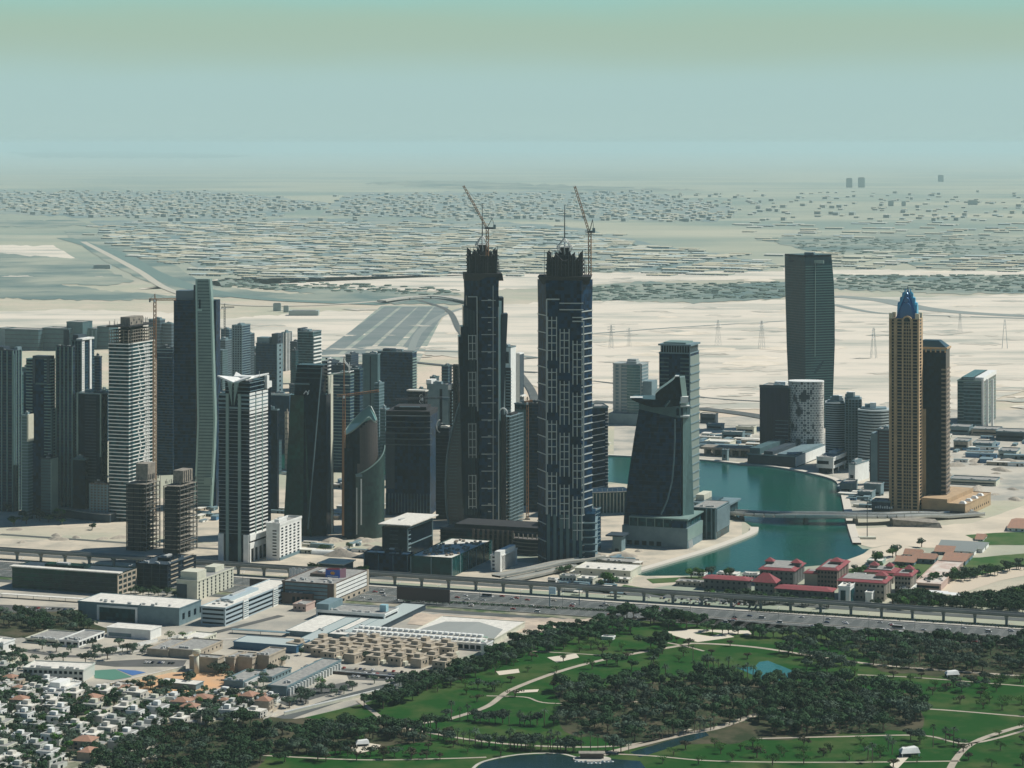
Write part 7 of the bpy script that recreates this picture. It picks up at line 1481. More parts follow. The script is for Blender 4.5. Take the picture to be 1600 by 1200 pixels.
def row(pts, n, kinds, label, group, sc=1.0, seed=1, jit=.6):
    rr = random.Random(seed); ln = [Vector(p) for p in pts]; seg = [(b_-a_).length for a_, b_ in zip(ln, ln[1:])]; T = sum(seg)
    for i in range(n):
        u = T*(i+.5)/n; k_ = 0
        while k_ < len(seg)-1 and u > seg[k_]: u -= seg[k_]; k_ += 1
        p = ln[k_].lerp(ln[k_+1], u/seg[k_]); plant(rr.choice(kinds), p.x+rr.gauss(0, jit), p.y+rr.gauss(0, jit*.5), label, group, sc, rr, ('left end', 'middle', 'right end')[int(3*i/n)] if n > 8 else '')
GT_ = 'trees of the big park'
scatter([(868,1085),(930,1070),(1000,1064),(1110,1060),(1190,1072),(1245,1086),(1190,1128),(1090,1142),(1000,1160),(930,1150),(868,1128)], 100, ['shade_tree','shade_tree','ghaf_tree'], 'dark tree of the dense grove in the middle of the park', GT_, 1.25, 1, 8)
scatter([(1215,1070),(1300,1066),(1390,1080),(1445,1094),(1440,1125),(1370,1146),(1210,1150),(1200,1110)], 95, ['shade_tree','shade_tree','ghaf_tree'], 'dark tree of the large grove right of the canal path', GT_, 1.25, 2, 8)
scatter([(1330,1003),(1440,1005),(1640,1012),(1640,1055),(1500,1052),(1350,1040)], 75, ['ghaf_tree','ghaf_tree','shade_tree'], 'greyish tree of the grove below the motorway, right side of the park', GT_, 1.1, 3, 8)
scatter([(1240,1000),(1330,1006),(1345,1046),(1290,1062),(1240,1040),(1205,1022)], 28, ['shade_tree','ghaf_tree'], 'dark tree just behind the small teal pond', GT_, 1.05, 4, 9)
row([(1100,990),(1300,1000),(1640,1012)], 52, ['ghaf_tree','shade_tree'], 'dark tree in the line hiding the edge of the motorway', GT_, 1.0, 5, 3)
row([(960,968),(1030,975),(1090,982)], 14, ['shade_tree'], 'big dark tree between the sandy lot and the round plaza', GT_, 1.35, 6, 5)
scatter([(560,1108),(640,1076),(720,1050),(790,1020),(830,998),(900,985),(960,975),(1000,988),(900,1010),(830,1025),(740,1060),(680,1078),(600,1110)], 78, ['shade_tree','ghaf_tree','shade_tree'], 'dark tree of the belt along the upper left edge of the park', GT_, 1.1, 7, 8)
scatter([(380,1200),(395,1150),(470,1140),(560,1130),(690,1140),(690,1162),(560,1168),(520,1190)], 34, ['shade_tree','ghaf_tree'], 'dark tree in the lower left corner of the park', GT_, 1.15, 8, 9)
scatter([(1010,1015),(1030,1010),(1055,1022),(1030,1030)], 5, ['shade_tree'], 'clump tree standing alone on the middle lawn', GT_, 1.3, 9, 6)
scatter([(930,1040),(985,1034),(990,1048),(940,1052)], 9, ['shade_tree'], 'clump tree left of the lone big one on the lawn', GT_, 1.0, 10, 7)
scatter([(868,1052),(910,1048),(925,1060),(885,1066)], 9, ['shade_tree'], 'clump tree beside the winding path', GT_, .95, 11, 7)
scatter([(1210,1168),(1310,1166),(1310,1196),(1215,1196)], 16, ['shade_tree'], 'dark tree of the round clump at the bottom of the park', GT_, 1.2, 12, 9)
scatter([(1500,1085),(1640,1080),(1640,1120),(1510,1112)], 20, ['leafy_tree','shade_tree'], 'green tree of the thin wood near the right frame edge', GT_, 1.0, 13, 10)
scatter([(1440,1068),(1640,1064),(1640,1082),(1460,1082)], 14, ['leafy_tree','ghaf_tree'], 'small green tree on the far right lawn', GT_, .9, 14, 10)
row([(860,1100),(700,1110),(560,1130)], 0, ['date_palm'], '', GT_)
row([(790,1170),(900,1174),(990,1176)], 16, ['date_palm','ghaf_tree'], 'palm in the row above the dark pond', 'palms of the park', 1.1, 15, 1)
row([(600,1146),(760,1166),(900,1176)], 30, ['date_palm','date_palm','ghaf_tree'], 'palm along the path across the lower lawn', 'palms of the park', 1.05, 16, 1.5)
row([(690,1124),(790,1132),(870,1136)], 16, ['date_palm','ghaf_tree'], 'palm on the middle lawn left of the grove', 'palms of the park', 1.0, 17, 1.5)
row([(1080,1052),(1130,1060),(1180,1064)], 13, ['date_palm'], 'palm in the tight row on the small teal pond bank', 'palms of the park', 1.15, 18, 1)
row([(1010,1160),(1120,1140)], 14, ['date_palm'], 'palm beside the straight canal promenade', 'palms of the park', .8, 19, 1)
scatter([(1330,1012),(1440,1018),(1520,1024),(1500,1050),(1370,1042)], 26, ['date_palm'], 'grey-green palm among the trees below the motorway', 'palms of the park', 1.1, 20, 7)
for x, y in ((1021,1060),(1040,1062),(1083,1034),(1356,1188),(1363,1192),(1394,1180),(1388,1174),(1458,1168),(1490,1166),(1478,1162)): plant('date_palm', x, y, 'lone palm standing on open lawn', 'palms of the park', 1.15)
row([(1420,1155),(1470,1166),(1510,1162)], 8, ['ghaf_tree','shade_tree'], 'tree on the lawn beside the right-hand path', GT_, .9, 21, 3)
row([(880,1078),(960,1082)], 5, ['leafy_tree','shade_tree'], 'light green small tree above the dense grove', GT_, .9, 22, 3)
row([(900,1020),(955,1010)], 6, ['leafy_tree'], 'bright green tree near the white plaza strip', GT_, 1.0, 23, 3)
row([(1110,1172),(1200,1178),(1300,1182)], 6, ['bare_tree','leafy_tree'], 'reddish thin tree on the lawn below the promenade', GT_, .9, 24, 3)
row([(420,1176),(560,1182),(700,1184)], 12, ['bare_tree','ghaf_tree'], 'thin brownish tree on the lawn at the bottom path', GT_, .9, 25, 3)
row([(640,1080),(700,1072),(780,1078)], 9, ['leafy_tree','ghaf_tree'], 'thin tree on the upper left lawn', GT_, .9, 26, 4)
scatter([(640,1085),(830,1030),(1000,1000),(1180,1010),(1190,1035),(1070,1050),(900,1050),(860,1085),(700,1105)], 30, ['leafy_tree','bare_tree'], 'small tree dotted over the upper lawns', GT_, .95, 51, 22)
scatter([(1010,1170),(1440,1160),(1640,1130),(1640,1200),(1010,1200)], 34, ['leafy_tree','bare_tree','leafy_tree'], 'small tree dotted over the bottom lawns', GT_, .95, 52, 20)
scatter([(1250,1064),(1340,1050),(1460,1060),(1640,1070),(1640,1125),(1450,1095)], 24, ['leafy_tree','bare_tree'], 'small tree dotted over the right-hand lawns', GT_, 1.0, 53, 18)
scatter([(430,1170),(700,1150),(860,1160),(860,1180),(520,1196)], 20, ['leafy_tree','bare_tree'], 'small tree dotted over the lower left lawns', GT_, .95, 54, 18)
scatter([(655,965),(760,960),(900,972),(850,985),(700,985)], 24, ['shade_tree'], 'dark round tree standing on the sandy lot', 'trees on the sandy lot', 1.15, 27, 13)
# hotel and far side belts
scatter([(1100,930),(1180,938),(1300,948),(1300,952),(1100,940)], 20, ['garden_tree'], 'dark tree in front of the red-roofed hotel', 'trees round the hotel', 1.1, 28, 6)
scatter([(1430,935),(1480,945),(1640,930),(1640,958),(1440,955),(1370,950)], 56, ['garden_tree'], 'dark tree of the dense wood behind the railway at the right', 'trees round the hotel', 1.35, 29, 7)
row([(1440,914),(1520,900),(1640,880)], 30, ['garden_tree'], 'dark tree in the hedge row along the pale dirt road', 'trees round the hotel', 1.1, 30, 3)
scatter([(1310,895),(1400,888),(1440,905),(1350,905)], 14, ['garden_tree'], 'tree between the beach and the hotel', 'trees round the hotel', 1.1, 31, 9)
for x, y in ((1395,872),(1400,870),(1370,878),(1368,884),(1440,855)): plant('garden_tree', x, y, 'dark tree standing near the canal beach', 'trees round the hotel', 1.5)
for x, y in ((1080,903),(1092,903),(1112,902),(1134,903),(1140,903),(945,915),(950,914),(958,914),(940,918)): plant('garden_tree', x, y, 'tall dark tree against the canal water', 'trees by the canal', 1.5)
for x, y in ((505,862),(508,860),(546,858),(97,820),(22,822),(144,828),(488,896),(495,899),(562,898),(568,900),(878,897),(890,895)): plant('garden_tree', x, y, 'dark round bush-like tree on the building ground', 'trees on the building ground', 1.2)
scatter([(0,790),(40,795),(90,805),(100,815),(40,822),(0,815)], 14, ['garden_tree'], 'dark tree at the foot of the dense towers', 'trees at the towers', 1.4, 33, 10)
scatter([(-10,958),(60,955),(130,968),(160,985),(90,995),(20,990),(-10,985)], 44, ['ghaf_tree','shade_tree'], 'dark tree of the belt left of the warehouse', 'trees of the villa quarter', 1.0, 34, 7)
# lower-left villa quarter
VQ = 'villas of the quarter'
rv = random.Random(9); vps = []
for i in range(6):
    c_ = [mat('warm_white_render', (.62,.59,.52), .85, c2=(.50,.48,.42), nscale=.3), CCR, CT, CW, mat('dusty_render', (.44,.41,.35), .85), mat('grey_white_render', (.5,.5,.5))][i]; w_, d_ = rv.uniform(7, 10), rv.uniform(6, 9); h_ = rv.uniform(5.5, 7.5); v = thing('villa', 'x', 'villa', (0,0,0)); MB().box(-w_, w_*.3, -d_, d_, 0, h_).build('wall', c_, v); MB().box(w_*.3, w_, -d_*.7, d_, 0, h_*.62).build('side_wing', c_, v)
    if i in (2, 4): MB().add([(-w_-.5,-d_-.5,h_),(w_*.3+.5,-d_-.5,h_),(w_*.3+.5,d_+.5,h_),(-w_-.5,d_+.5,h_),(-w_*.35-1,0,h_+2.6),(-w_*.35+1,0,h_+2.6)], [(0,1,5,4),(1,2,5),(2,3,4,5),(3,0,4)]).build('tiled_roof', ORR, v)
    else:
        mb = MB(); mb.box(-w_-.2, w_*.3+.2, -d_-.2, d_+.2, h_, h_+.7); mb.build('parapet', c_, v); MB().box(-w_+.4, w_*.3-.4, -d_+.4, d_-.4, h_+.7, h_+.8).build('roof', ROOFG if i % 2 else ROOFW, v); MB().box(-w_*.6, -w_*.1, -d_*.2, d_*.5, h_+.8, h_+3.4).build('stair_room', c_, v)
    MB().box(w_*.35, w_*.95, -d_*.65, d_*.95, h_*.62, h_*.62+.2).build('terrace', ROOFG, v)
    for x_ in (-w_*.75, -w_*.2): MB().box(x_-.9, x_+.9, -d_-.15, -d_, h_*.55, h_*.82).build('window', GD, v); MB().box(x_-.9, x_+.9, -d_-.15, -d_, h_*.12, h_*.38).build('window', GD, v)
    MB().box(w_, w_+.15, -1.2, 1.2, .5, 2.6).build('door', GD, v); MB().box(w_*.3, w_*.3+.15, -d_*.4, d_*.1, h_*.68, h_*.9).build('window', GD, v)
    for q in range(2): MB().box(-w_*.85+q*2, -w_*.85+q*2+1.3, d_*.6, d_*.6+1.3, h_+.7, h_+2.1).build('roof_tank', (STW, CG)[q], v)
    MB().box(-w_-3, w_+3, -d_-4.2, -d_-4, 0, 2).build('garden_wall', c_, v)
    KIDS[v.name] = [o for o in bpy.data.objects if o.parent == v]; vps.append(v); v['used'] = 0
vpoly = [(-20,1092),(60,1082),(130,1092),(200,1090),(290,1096),(345,1090),(430,1098),(400,1120),(330,1130),(270,1140),(200,1168),(150,1182),(80,1200),(60,1230),(-20,1230)]
got = []; k_ = 0; desc = ['white flat-roofed villa', 'cream flat-roofed villa', 'tan villa with a terracotta roof', 'bright white villa with a roof stair room', 'cream villa with a terracotta roof', 'grey-white flat-roofed villa']
rv = random.Random(21)
while len(got) < 120 and k_ < 9000:
    k_ += 1; x, y = rv.uniform(-15, 430), rv.uniform(1080, 1215)
    if not inside(vpoly, x, y): continue
    P = G(x, y)
    if any((P.x-q[0])**2+((P.y-q[1]))**2 < 19**2 for q in got): continue
    got.append((P.x, P.y)); i = rv.choice((0,0,0,1,1,2,3,3,3,4,5,5)); where = 'among trees near the bottom edge' if y > 1150 else ('beside the park trees' if x > 260 else 'in the upper rows of the quarter'); lb = desc[i]+' '+where; v = vps[i]; a = RZ+rv.choice((0, pi/2))+rv.uniform(-.1, .1)
    if not v['used']: v['used'] = 1; v.location = P; v.rotation_euler.z = a; v['label'] = lb; v['group'] = VQ
    else: copy_tree(v, None, P, a, (rv.uniform(.75,1.15), rv.uniform(.75,1.1), rv.uniform(.8,1.15)), lb, VQ)
for i in range(46):
    x, y = rv.choice(((rv.uniform(-14, 34), rv.uniform(1024, 1088)), (rv.uniform(150, 240), rv.uniform(1080, 1092)), (rv.uniform(30, 130), rv.uniform(1070, 1090)), (rv.uniform(345, 430), rv.uniform(1092, 1112))))
    j = rv.randrange(6); copy_tree(vps[j], None, G(x, y), RZ+rv.choice((0, pi/2)), rv.uniform(.55, .9), desc[j]+' '+('near the left frame edge' if x < 35 else 'between the white terrace and the quarter' if x < 250 else 'beside the park road'), VQ)
VG = 'garden trees of the villa quarter'
scatter(vpoly, 250, ['street_tree','street_tree','garden_tree'], 'tree between the villas', VG, .95, 41, 7)
scatter([(200,1168),(270,1140),(330,1130),(400,1110),(400,1160),(380,1230),(100,1230)], 70, ['shade_tree','ghaf_tree','bare_tree'], 'dark tree of the belt between the villas and the park lawn', GT_, 1.15, 42, 8)
scatter([(120,1010),(240,1006),(240,1022),(160,1035),(60,1045),(10,1040),(10,1020)], 26, ['ghaf_tree','shade_tree'], 'dark tree around the low white school', 'trees of the villa quarter', .95, 43, 8)
for x, y in ((265,1000),(285,998),(346,1052),(352,1050),(340,1054),(424,1052),(505,1076),(478,1100),(470,1096),(452,1106),(232,1072),(296,1070),(345,1090),(355,1088),(362,1096),(400,1100),(415,1106),(440,1040),(570,1032),(620,1036),(640,1034)): plant('leafy_tree' if x % 2 else 'ghaf_tree', x, y, 'single dark tree beside the low halls and villas', 'single trees of the quarter', 1.05)
scatter([(-10,1010),(40,1020),(60,1075),(150,1080),(240,1075),(345,1086),(330,1096),(0,1092)], 60, ['street_tree'], 'tree along the streets of the upper quarter', VG, .95, 46, 7)
scatter([(470,1010),(700,1030),(690,1044),(470,1030)], 22, ['street_tree'], 'tree between the tan villas', VG, .8, 47, 9)
# hedges
for pts, lb in (([(640,940),(800,948),(960,956)], 'dark clipped hedge along the motorway near the sandy lot'), ([(1180,955),(1330,964),(1640,985)], 'dark hedge between the railway and the motorway')):
    rr = random.Random(5); mb = MB(); ln = smooth_line([G(x, y).to_2d() for x, y in pts], 14)
    for p in ln:
        for _ in range(60): crown(mb, p.x+rr.uniform(-6,6), p.y+rr.uniform(-1.5,1.5), 1.2, 2, 1.2, 1.2, 1, .8, rr)
    o = mb.build('hedge', LF[0]); tag(o, lb, 'hedge')
# undergrowth of the groves
rr = random.Random(77); mb = MB()
for poly, n in (([(868,1085),(1000,1066),(1110,1064),(1245,1086),(1190,1128),(1000,1160),(868,1128)], 5000), ([(1215,1072),(1390,1080),(1445,1094),(1440,1125),(1370,1146),(1210,1150)], 4500), ([(1330,1006),(1640,1014),(1640,1052),(1380,1046)], 3500), ([(570,1108),(830,998),(960,976),(960,982),(830,1018),(690,1075)], 2500), ([(200,1180),(400,1120),(400,1160),(380,1230),(180,1230)], 3000)):
    k_ = 0; xs_ = [p[0] for p in poly]; ys_ = [p[1] for p in poly]
    while k_ < n:
        x, y = rr.uniform(min(xs_), max(xs_)), rr.uniform(min(ys_), max(ys_))
        if not inside(poly, x, y): k_ += 1; continue
        k_ += 1; P = G(x, y); s_ = rr.uniform(.6, 1.3); z_ = rr.uniform(.5, 3.2); a = rr.uniform(0, 6.28); mb.add([(P.x+cos(a)*s_, P.y+sin(a)*s_, z_), (P.x-sin(a)*s_, P.y+cos(a)*s_, z_+rr.uniform(-.3,.6)), (P.x-cos(a)*s_, P.y-sin(a)*s_, z_+rr.uniform(-.4,.4))], [(0,1,2)])
tag(mb.build('undergrowth', LF[0]), 'dense dark shrubs growing under the park groves', 'undergrowth', None, 'stuff')
# tree masses too many to tell apart, one object each kind of place
def tree_mass(name, label, items, seed, leaf, kinds=('shade_tree','ghaf_tree')):
    rr = random.Random(seed); mb = MB()
    for poly, n, sc in items:
        xs_ = [p[0] for p in poly]; ys_ = [p[1] for p in poly]; k_ = 0
        while k_ < n:
            x, y = rr.uniform(min(xs_), max(xs_)), rr.uniform(min(ys_), max(ys_))
            if not inside(poly, x, y): continue
            k_ += 1; P = G(x, y); s_ = sc*rr.uniform(.8, 1.25)
            crown(mb, P.x, P.y, 5.6*s_, 4.6*s_, 4.6*s_, 3*s_, 300, .85*s_, rr); mb.tube((P.x, P.y, 0), (P.x, P.y, 4.6*s_), .3)
    tag(mb.build(name, leaf), label, 'trees', None, 'stuff')
tree_mass('grove_trees', 'unbroken dark tree mass of the lower left park edge and right-hand belts', [([(150,1190),(270,1146),(340,1132),(400,1122),(400,1150),(385,1180),(400,1240),(120,1240)], 90, 1.2), ([(1090,930),(1180,936),(1300,946),(1300,952),(1100,942)], 22, .95), ([(1430,936),(1480,944),(1640,930),(1640,962),(1440,954),(1370,950)], 90, 1.3), ([(1440,914),(1520,900),(1640,880),(1640,886),(1525,906),(1445,918)], 26, 1.0), ([(20,962),(130,968),(160,985),(40,995)], 30, 1.0), ([(200,925),(320,932),(300,938),(210,932)], 16, .9), ([(560,1112),(700,1062),(830,1004),(830,1014),(700,1074),(600,1112)], 36, 1.1), ([(420,1160),(560,1135),(690,1140),(690,1150),(560,1160),(440,1175)], 24, 1.15)], 88, LF[0])
tree_mass('street_trees', 'mass of small dark trees filling the streets and gardens of the villa quarter', [(vpoly, 120, .72), ([(-10,1010),(60,1018),(60,1075),(150,1080),(240,1075),(345,1086),(330,1096),(0,1092)], 60, .75), ([(345,1052),(420,1062),(440,1100),(350,1100)], 16, .8), ([(100,1018),(240,1012),(240,1024),(120,1032)], 14, .75), ([(480,1076),(640,1062),(650,1070),(480,1096)], 14, .8)], 99, LF[1])
# park objects
for x, y, s_, lb in ((1420,1182,1.0,'white fabric stage canopy with a dark opening at the bottom of the park'),(1487,1058,.8,'small white domed kiosk beside the right-hand grove'),(566,1166,.7,'white ribbed play tent on a pale plaza')):
    t = thing('park_canopy', lb, 'canopy', G(x, y), .2); MB().loft([[(-7*s_,-4*s_,3*s_),(7*s_,-4*s_,3*s_),(6*s_,4*s_,4*s_),(-6*s_,4*s_,4*s_)], [(-5*s_,-2*s_,6*s_),(6*s_,-2*s_,6.5*s_),(5*s_,3*s_,6.5*s_),(-4*s_,3*s_,6*s_)]]).build('canopy_roof', CW, t); MB().box(-6*s_, 6*s_, -1, 3*s_, 0, 3*s_).build('back_wall', CGD, t)
    for q in (-6, 6): MB().box(q*s_-.2, q*s_+.2, -4*s_, -4*s_+.4, 0, 3*s_).build('post', STW, t)
b = low('park_kiosk', 'long low white kiosk by the upper lawn', 940, 957, 961, 1001, 997, CW, ROOFW, units=0); b = low('park_kiosk', 'blue-grey hut with white roof under the palms, right of the small pond', 1299, 1314, 1318, 1036, 1030, CG, ROOFW, units=0)
t = thing('pond_terrace', 'round café terrace reaching into the dark pond', 'terrace', G(925, 1188)); MB().prism([(cos(q*pi/12)*13, sin(q*pi/12)*8) for q in range(24)], .2, 1.2).build('deck', PAVE, t); MB().box(-8, 8, 0, 5, 1.2, 4.4).build('pavilion', CBR, t); MB().box(-9, 9, -1, 6, 4.4, 4.9).build('pavilion_roof', CC, t)
bt0 = None
for i in range(9):
    P = G(902+i*6.6, 1192+ (2 if i in (3,4,5) else 0)+(i % 2)*.6)
    if bt0 is None:
        bt0 = thing('pedal_boat', 'small white pedal boat moored at the café terrace', 'boat', P, 1.4, 'pedal boats moored in a row'); MB().loft([[(-.8,-1.4,.42),(.8,-1.4,.42),(.8,1.4,.42),(-.8,1.4,.42)], [(-1,-1.9,1),(1,-1.9,1),(1,1.7,1),(-1,1.7,1)]]).build('hull', STW, bt0); MB().box(-.8,.8,-.6,.6,1,1.5).build('seat', CG, bt0); KIDS[bt0.name] = [o for o in bpy.data.objects if o.parent == bt0]
    else: copy_tree(bt0, None, P, 1.4+i*.05)
# ---------------------------------------------------------------- cars
PAINT = [('white', (.75,.75,.73)), ('silver', (.45,.47,.48)), ('black', (.02,.02,.025)), ('dark blue', (.02,.04,.12)), ('red', (.35,.03,.03)), ('beige', (.5,.44,.34))]
TY = mat('tyre_rubber', (.015,.015,.015), .9); WS = mat('car_glass', (.01,.015,.02), .1)
def car_mesh(nm, c, L_=4.6, W_=1.85, H_=1.45, van=False):
    mb = MB(); m = mat('paint_'+nm.replace(' ', '_'), c, .3); h = L_/2; w_ = W_/2
    mb.loft([[(-h,-w_,.35),(h,-w_,.35),(h,w_,.35),(-h,w_,.35)], [(-h,-w_,.85),(h,-w_,.75),(h,w_,.75),(-h,w_,.85)], [(-h*.95,-w_*.93,.98),(h*.9,-w_*.93,.86),(h*.9,w_*.93,.86),(-h*.95,w_*.93,.98)]], m)
    a0, a1 = (-h*.95, h*.75) if van else (-h*.7, h*.42)
    mb.loft([[(a0,-w_*.9,.9),(a1,-w_*.9,.88),(a1,w_*.9,.88),(a0,w_*.9,.9)], [(a0+.35,-w_*.74,H_-.08),(a1-.75,-w_*.74,H_-.08),(a1-.75,w_*.74,H_-.08),(a0+.35,w_*.74,H_-.08)]], WS)
    mb.box(a0+.35, a1-.75, -w_*.74, w_*.74, H_-.08, H_, m)
    for x in (-h*.62, h*.62):
        for y in (-w_, w_-.2): mb.loft([[(x+cos(q*pi/4)*.34, y+yy, .34+sin(q*pi/4)*.34) for q in range(8)] for yy in (0, .2)], TY)
    return mb.build('car', None)
cars = [car_mesh(n_, c_) for n_, c_ in PAINT]; vans = [car_mesh('van_white', (.75,.75,.73), 5.6, 2.1, 2.3, True), car_mesh('bus_white', (.7,.7,.68), 11, 2.6, 3.1, True)]
for o, n_ in zip(vans, ('van', 'bus')): o.name = n_
NAMES = {id(o): nm for o, (nm, _) in zip(cars, PAINT)}; used = set()
NC = [0]
def put_car(o, P, rz, label, cat, group):
    if cat == 'car':
        NC[0] += 1
        if NC[0] > 296: return
    c = o if o.name not in used else o.copy()
    if o.name in used: COL.objects.link(c)
    used.add(o.name); c.location = P; c.rotation_euler = (0, 0, rz); tag(c, label, cat, group)
rr = random.Random(12); lanes = [26,31,36,41,46,51]+[61,66,71,76,81,86]; taken = {}
for i in range(230):
    ln_ = rr.choice(lanes); s_ = rr.uniform(380, 1560) if rr.random() < .78 else rr.uniform(900, 1500)
    if any(abs(s_-q) < 11 for q in taken.get(ln_, [])): continue
    taken.setdefault(ln_, []).append(s_); dirn = RZ if ln_ < 57 else RZ+pi; k_ = rr.random(); where = 'on the carriageway nearer the railway' if ln_ < 57 else 'on the carriageway nearer the park'; end = 'left of the white billboard' if s_ < 960 else ('near the hotel' if s_ < 1240 else 'at the right end')
    if k_ < .9: j = rr.choice((0,0,0,1,1,2,3,4,5)); put_car(cars[j], RD(s_, ln_, .37), dirn, f'{PAINT[j][0]} car driving {where}, {end}', 'car', 'cars driving on the motorway')
    elif k_ < .96: put_car(vans[0], RD(s_, ln_, .37), dirn, f'white van driving {where}, {end}', 'van', 'vans on the motorway')
    else: put_car(vans[1], RD(s_, ln_, .37), dirn, f'white bus driving {where}, {end}', 'bus', 'buses on the motorway')
def parked(x0, y0, x1, y1, n, lb, grp, seed, prob=.62):
    rr = random.Random(seed); a, c = G(x0, y0), G(x1, y1); n = min(n, int((c-a).length/2.8)+1)
    for i in range(n):
        if rr.random() > prob: continue
        P = a.lerp(c, i/max(1, n-1)); P.z = .27; j = rr.choice((0,0,1,2,2,3,4,5)); put_car(cars[j], P, math.atan2((c-a).y, (c-a).x)+pi/2+rr.uniform(-.05,.05), f'{PAINT[j][0]} car parked {lb}', 'car', grp)
parked(480, 1041, 628, 1051, 24, 'in the row above the school car park', 'cars parked in rows', 1); parked(558, 1052, 640, 1058, 14, 'in the school car park', 'cars parked in rows', 2); parked(552, 1058, 620, 1063, 10, 'in the lower school row', 'cars parked in rows', 3)
parked(228, 1036, 286, 1038, 12, 'beside the water tower yard', 'cars parked in rows', 4); parked(10, 949, 115, 954, 30, 'under the long white canopy', 'cars parked in rows', 5); parked(380, 996, 440, 1002, 16, 'in the yard of the blue-sided hall', 'cars parked in rows', 6); parked(375, 1000, 430, 1005, 14, 'in the yard of the blue-sided hall', 'cars parked in rows', 7)
for k_ in range(3): parked(1010+k_*8, 934+k_*3.4, 1170+k_*8, 943+k_*3.4, 40, 'in the crowded strip below the railway', 'cars parked along the railway', 10+k_, .45)
parked(870, 915, 970, 921, 24, 'by the workshops behind the railway', 'cars parked along the railway', 20, .4); parked(700, 912, 830, 920, 30, 'behind the railway below the flyover', 'cars parked along the railway', 21, .4); parked(975, 915, 1040, 921, 16, 'beside the small lawn', 'cars parked along the railway', 22, .5); parked(1190, 949, 1330, 957, 34, 'under the hotel trees', 'cars parked along the railway', 23, .3)
# street lamps
def lamp():
    t = thing('street_lamp', 'tall grey twin-armed street lamp in the motorway median', 'street lamp', (0,0,0), RZ, 'street lamps of the motorway'); MB().tube((0,0,0), (0,0,12), .22, None, 6, .14).build('pole', STEEL, t); mb = MB(); mb.tube((0,0,12), (0,3,12.6), .14); mb.tube((0,0,12), (0,-3,12.6), .14); mb.build('arm', STEEL, t)
    for y_ in (3, -3): MB().box(-.35,.35,y_-.7,y_+.7,12.45,12.7).build('lamp_head', STW, t)
    KIDS[t.name] = [o for o in bpy.data.objects if o.parent == t]; return t
l0 = lamp(); 
for i in range(40):
    P = RD(20+i*40, 57, .5)
    if i == 0: l0.location = P
    else: copy_tree(l0, None, P)
# ---------------------------------------------------------------- mid-distance fill: blocks, site cabins, stockpiles
rr = random.Random(404)
FB = [(338,352,357,700,655),(350,366,371,660,620),(372,386,392,650,606),(398,410,415,668,640),(440,452,458,690,668),(420,436,442,662,632),(486,500,506,668,625),(519,530,536,655,600),(556,566,572,690,640),(600,614,620,720,676),(618,630,637,700,655),(640,652,658,700,668),(700,712,716,700,640),(664,676,682,676,640),(300,316,322,640,560),(262,272,276,660,600),(456,462,466,612,548),(345,358,364,560,515),(392,400,404,575,545),(510,520,526,610,572),(536,546,552,628,590),(246,262,268,620,575),(14,28,34,700,612),(60,70,76,690,600),(150,162,168,720,655),(156,166,171,690,610),(22,34,40,660,585),(34,42,47,640,575),(92,104,110,640,560),(322,332,338,620,548),(392,400,406,600,556),(454,464,470,600,535),(503,512,518,650,600),(556,564,570,660,612),(650,660,666,690,610),(672,680,686,655,590),(690,700,706,640,572),(594,602,608,735,640),(640,648,654,742,682),(424,434,440,742,690),(348,360,366,720,660)]
for i, (xl, xc, xr, yb, yt) in enumerate(FB):
    g = rr.choice((GN, GT, GBL, CGD, CM)); plain_tower('background_block', ['dark','grey-green','bluish','slate','dull teal','plain navy','shadowed','muted'][i % 8]+' mid-rise block seen in a gap '+['behind the green glass tower','behind the striped tower','between the far towers','beside the wide navy tower','behind the dense cluster'][i % 5], xl, xc, xr, yb, yt, g, rr.choice((CG, CM, CGD)), rr.choice((4, 4.5, 5)), rr.choice((1, 1.5)), None, 'mid-rise blocks filling the gaps', units=2)
cab = []
for i, m_ in enumerate((CW, CCR, CG, CT, mat('cabin_blue', (.08,.2,.34), .7))):
    t = thing('site_cabin', 'x', 'cabin', (0,0,0)); MB().box(-6,6,-1.6,1.6,0,2.8).build('wall', m_, t); MB().box(-6.2,6.2,-1.8,1.8,2.8,3.1).build('roof', ROOFW if i % 2 else CG, t); MB().box(-.5,.5,-1.72,-1.6,0,2.1).build('door', GD, t); MB().box(2,3.6,-1.72,-1.6,1,2).build('window', GD, t); KIDS[t.name] = [o for o in bpy.data.objects if o.parent == t]; cab.append(t)
used_c = set(); CN = ['white','cream','grey','tan','blue']
def cabins(poly, n, where, sc=1.0, seed=1):
    rr = random.Random(seed); xs_ = [p[0] for p in poly]; ys_ = [p[1] for p in poly]; k_ = 0
    while k_ < n:
        x, y = rr.uniform(min(xs_), max(xs_)), rr.uniform(min(ys_), max(ys_))
        if not inside(poly, x, y): continue
        k_ += 1; i = rr.randrange(5); P = G(x, y); s_ = sc*rr.uniform(.7, 1.6); a = RZ+rr.choice((0, 0, pi/2))+rr.uniform(-.1,.1); lb = CN[i]+' site cabin '+where; sv = (s_*rr.uniform(.8,1.8), s_*rr.uniform(1,2.5), s_)
        if i not in used_c: used_c.add(i); c = cab[i]; c.location = P; c.rotation_euler.z = a; c.scale = sv; c['label'] = lb; c['group'] = 'site cabins'
        else: copy_tree(cab[i], None, P, a, sv, lb, 'site cabins')
cabins([(1480,680),(1600,676),(1640,720),(1600,730),(1490,725)], 24, 'on the building ground right of the dark companion tower', 1.3, 1)
cabins([(1095,680),(1180,680),(1182,712),(1100,708)], 30, 'on the far canal bank', 1.3, 2)
cabins([(1290,745),(1380,765),(1385,795),(1335,795),(1320,765)], 18, 'on the promenade below the silvery towers', 1.0, 3)
cabins([(900,872),(980,868),(1000,884),(930,888)], 14, 'beside the front giant twin', .8, 4)
cabins([(480,845),(590,848),(590,862),(480,866)], 12, 'below the slanted round tower', .9, 5)
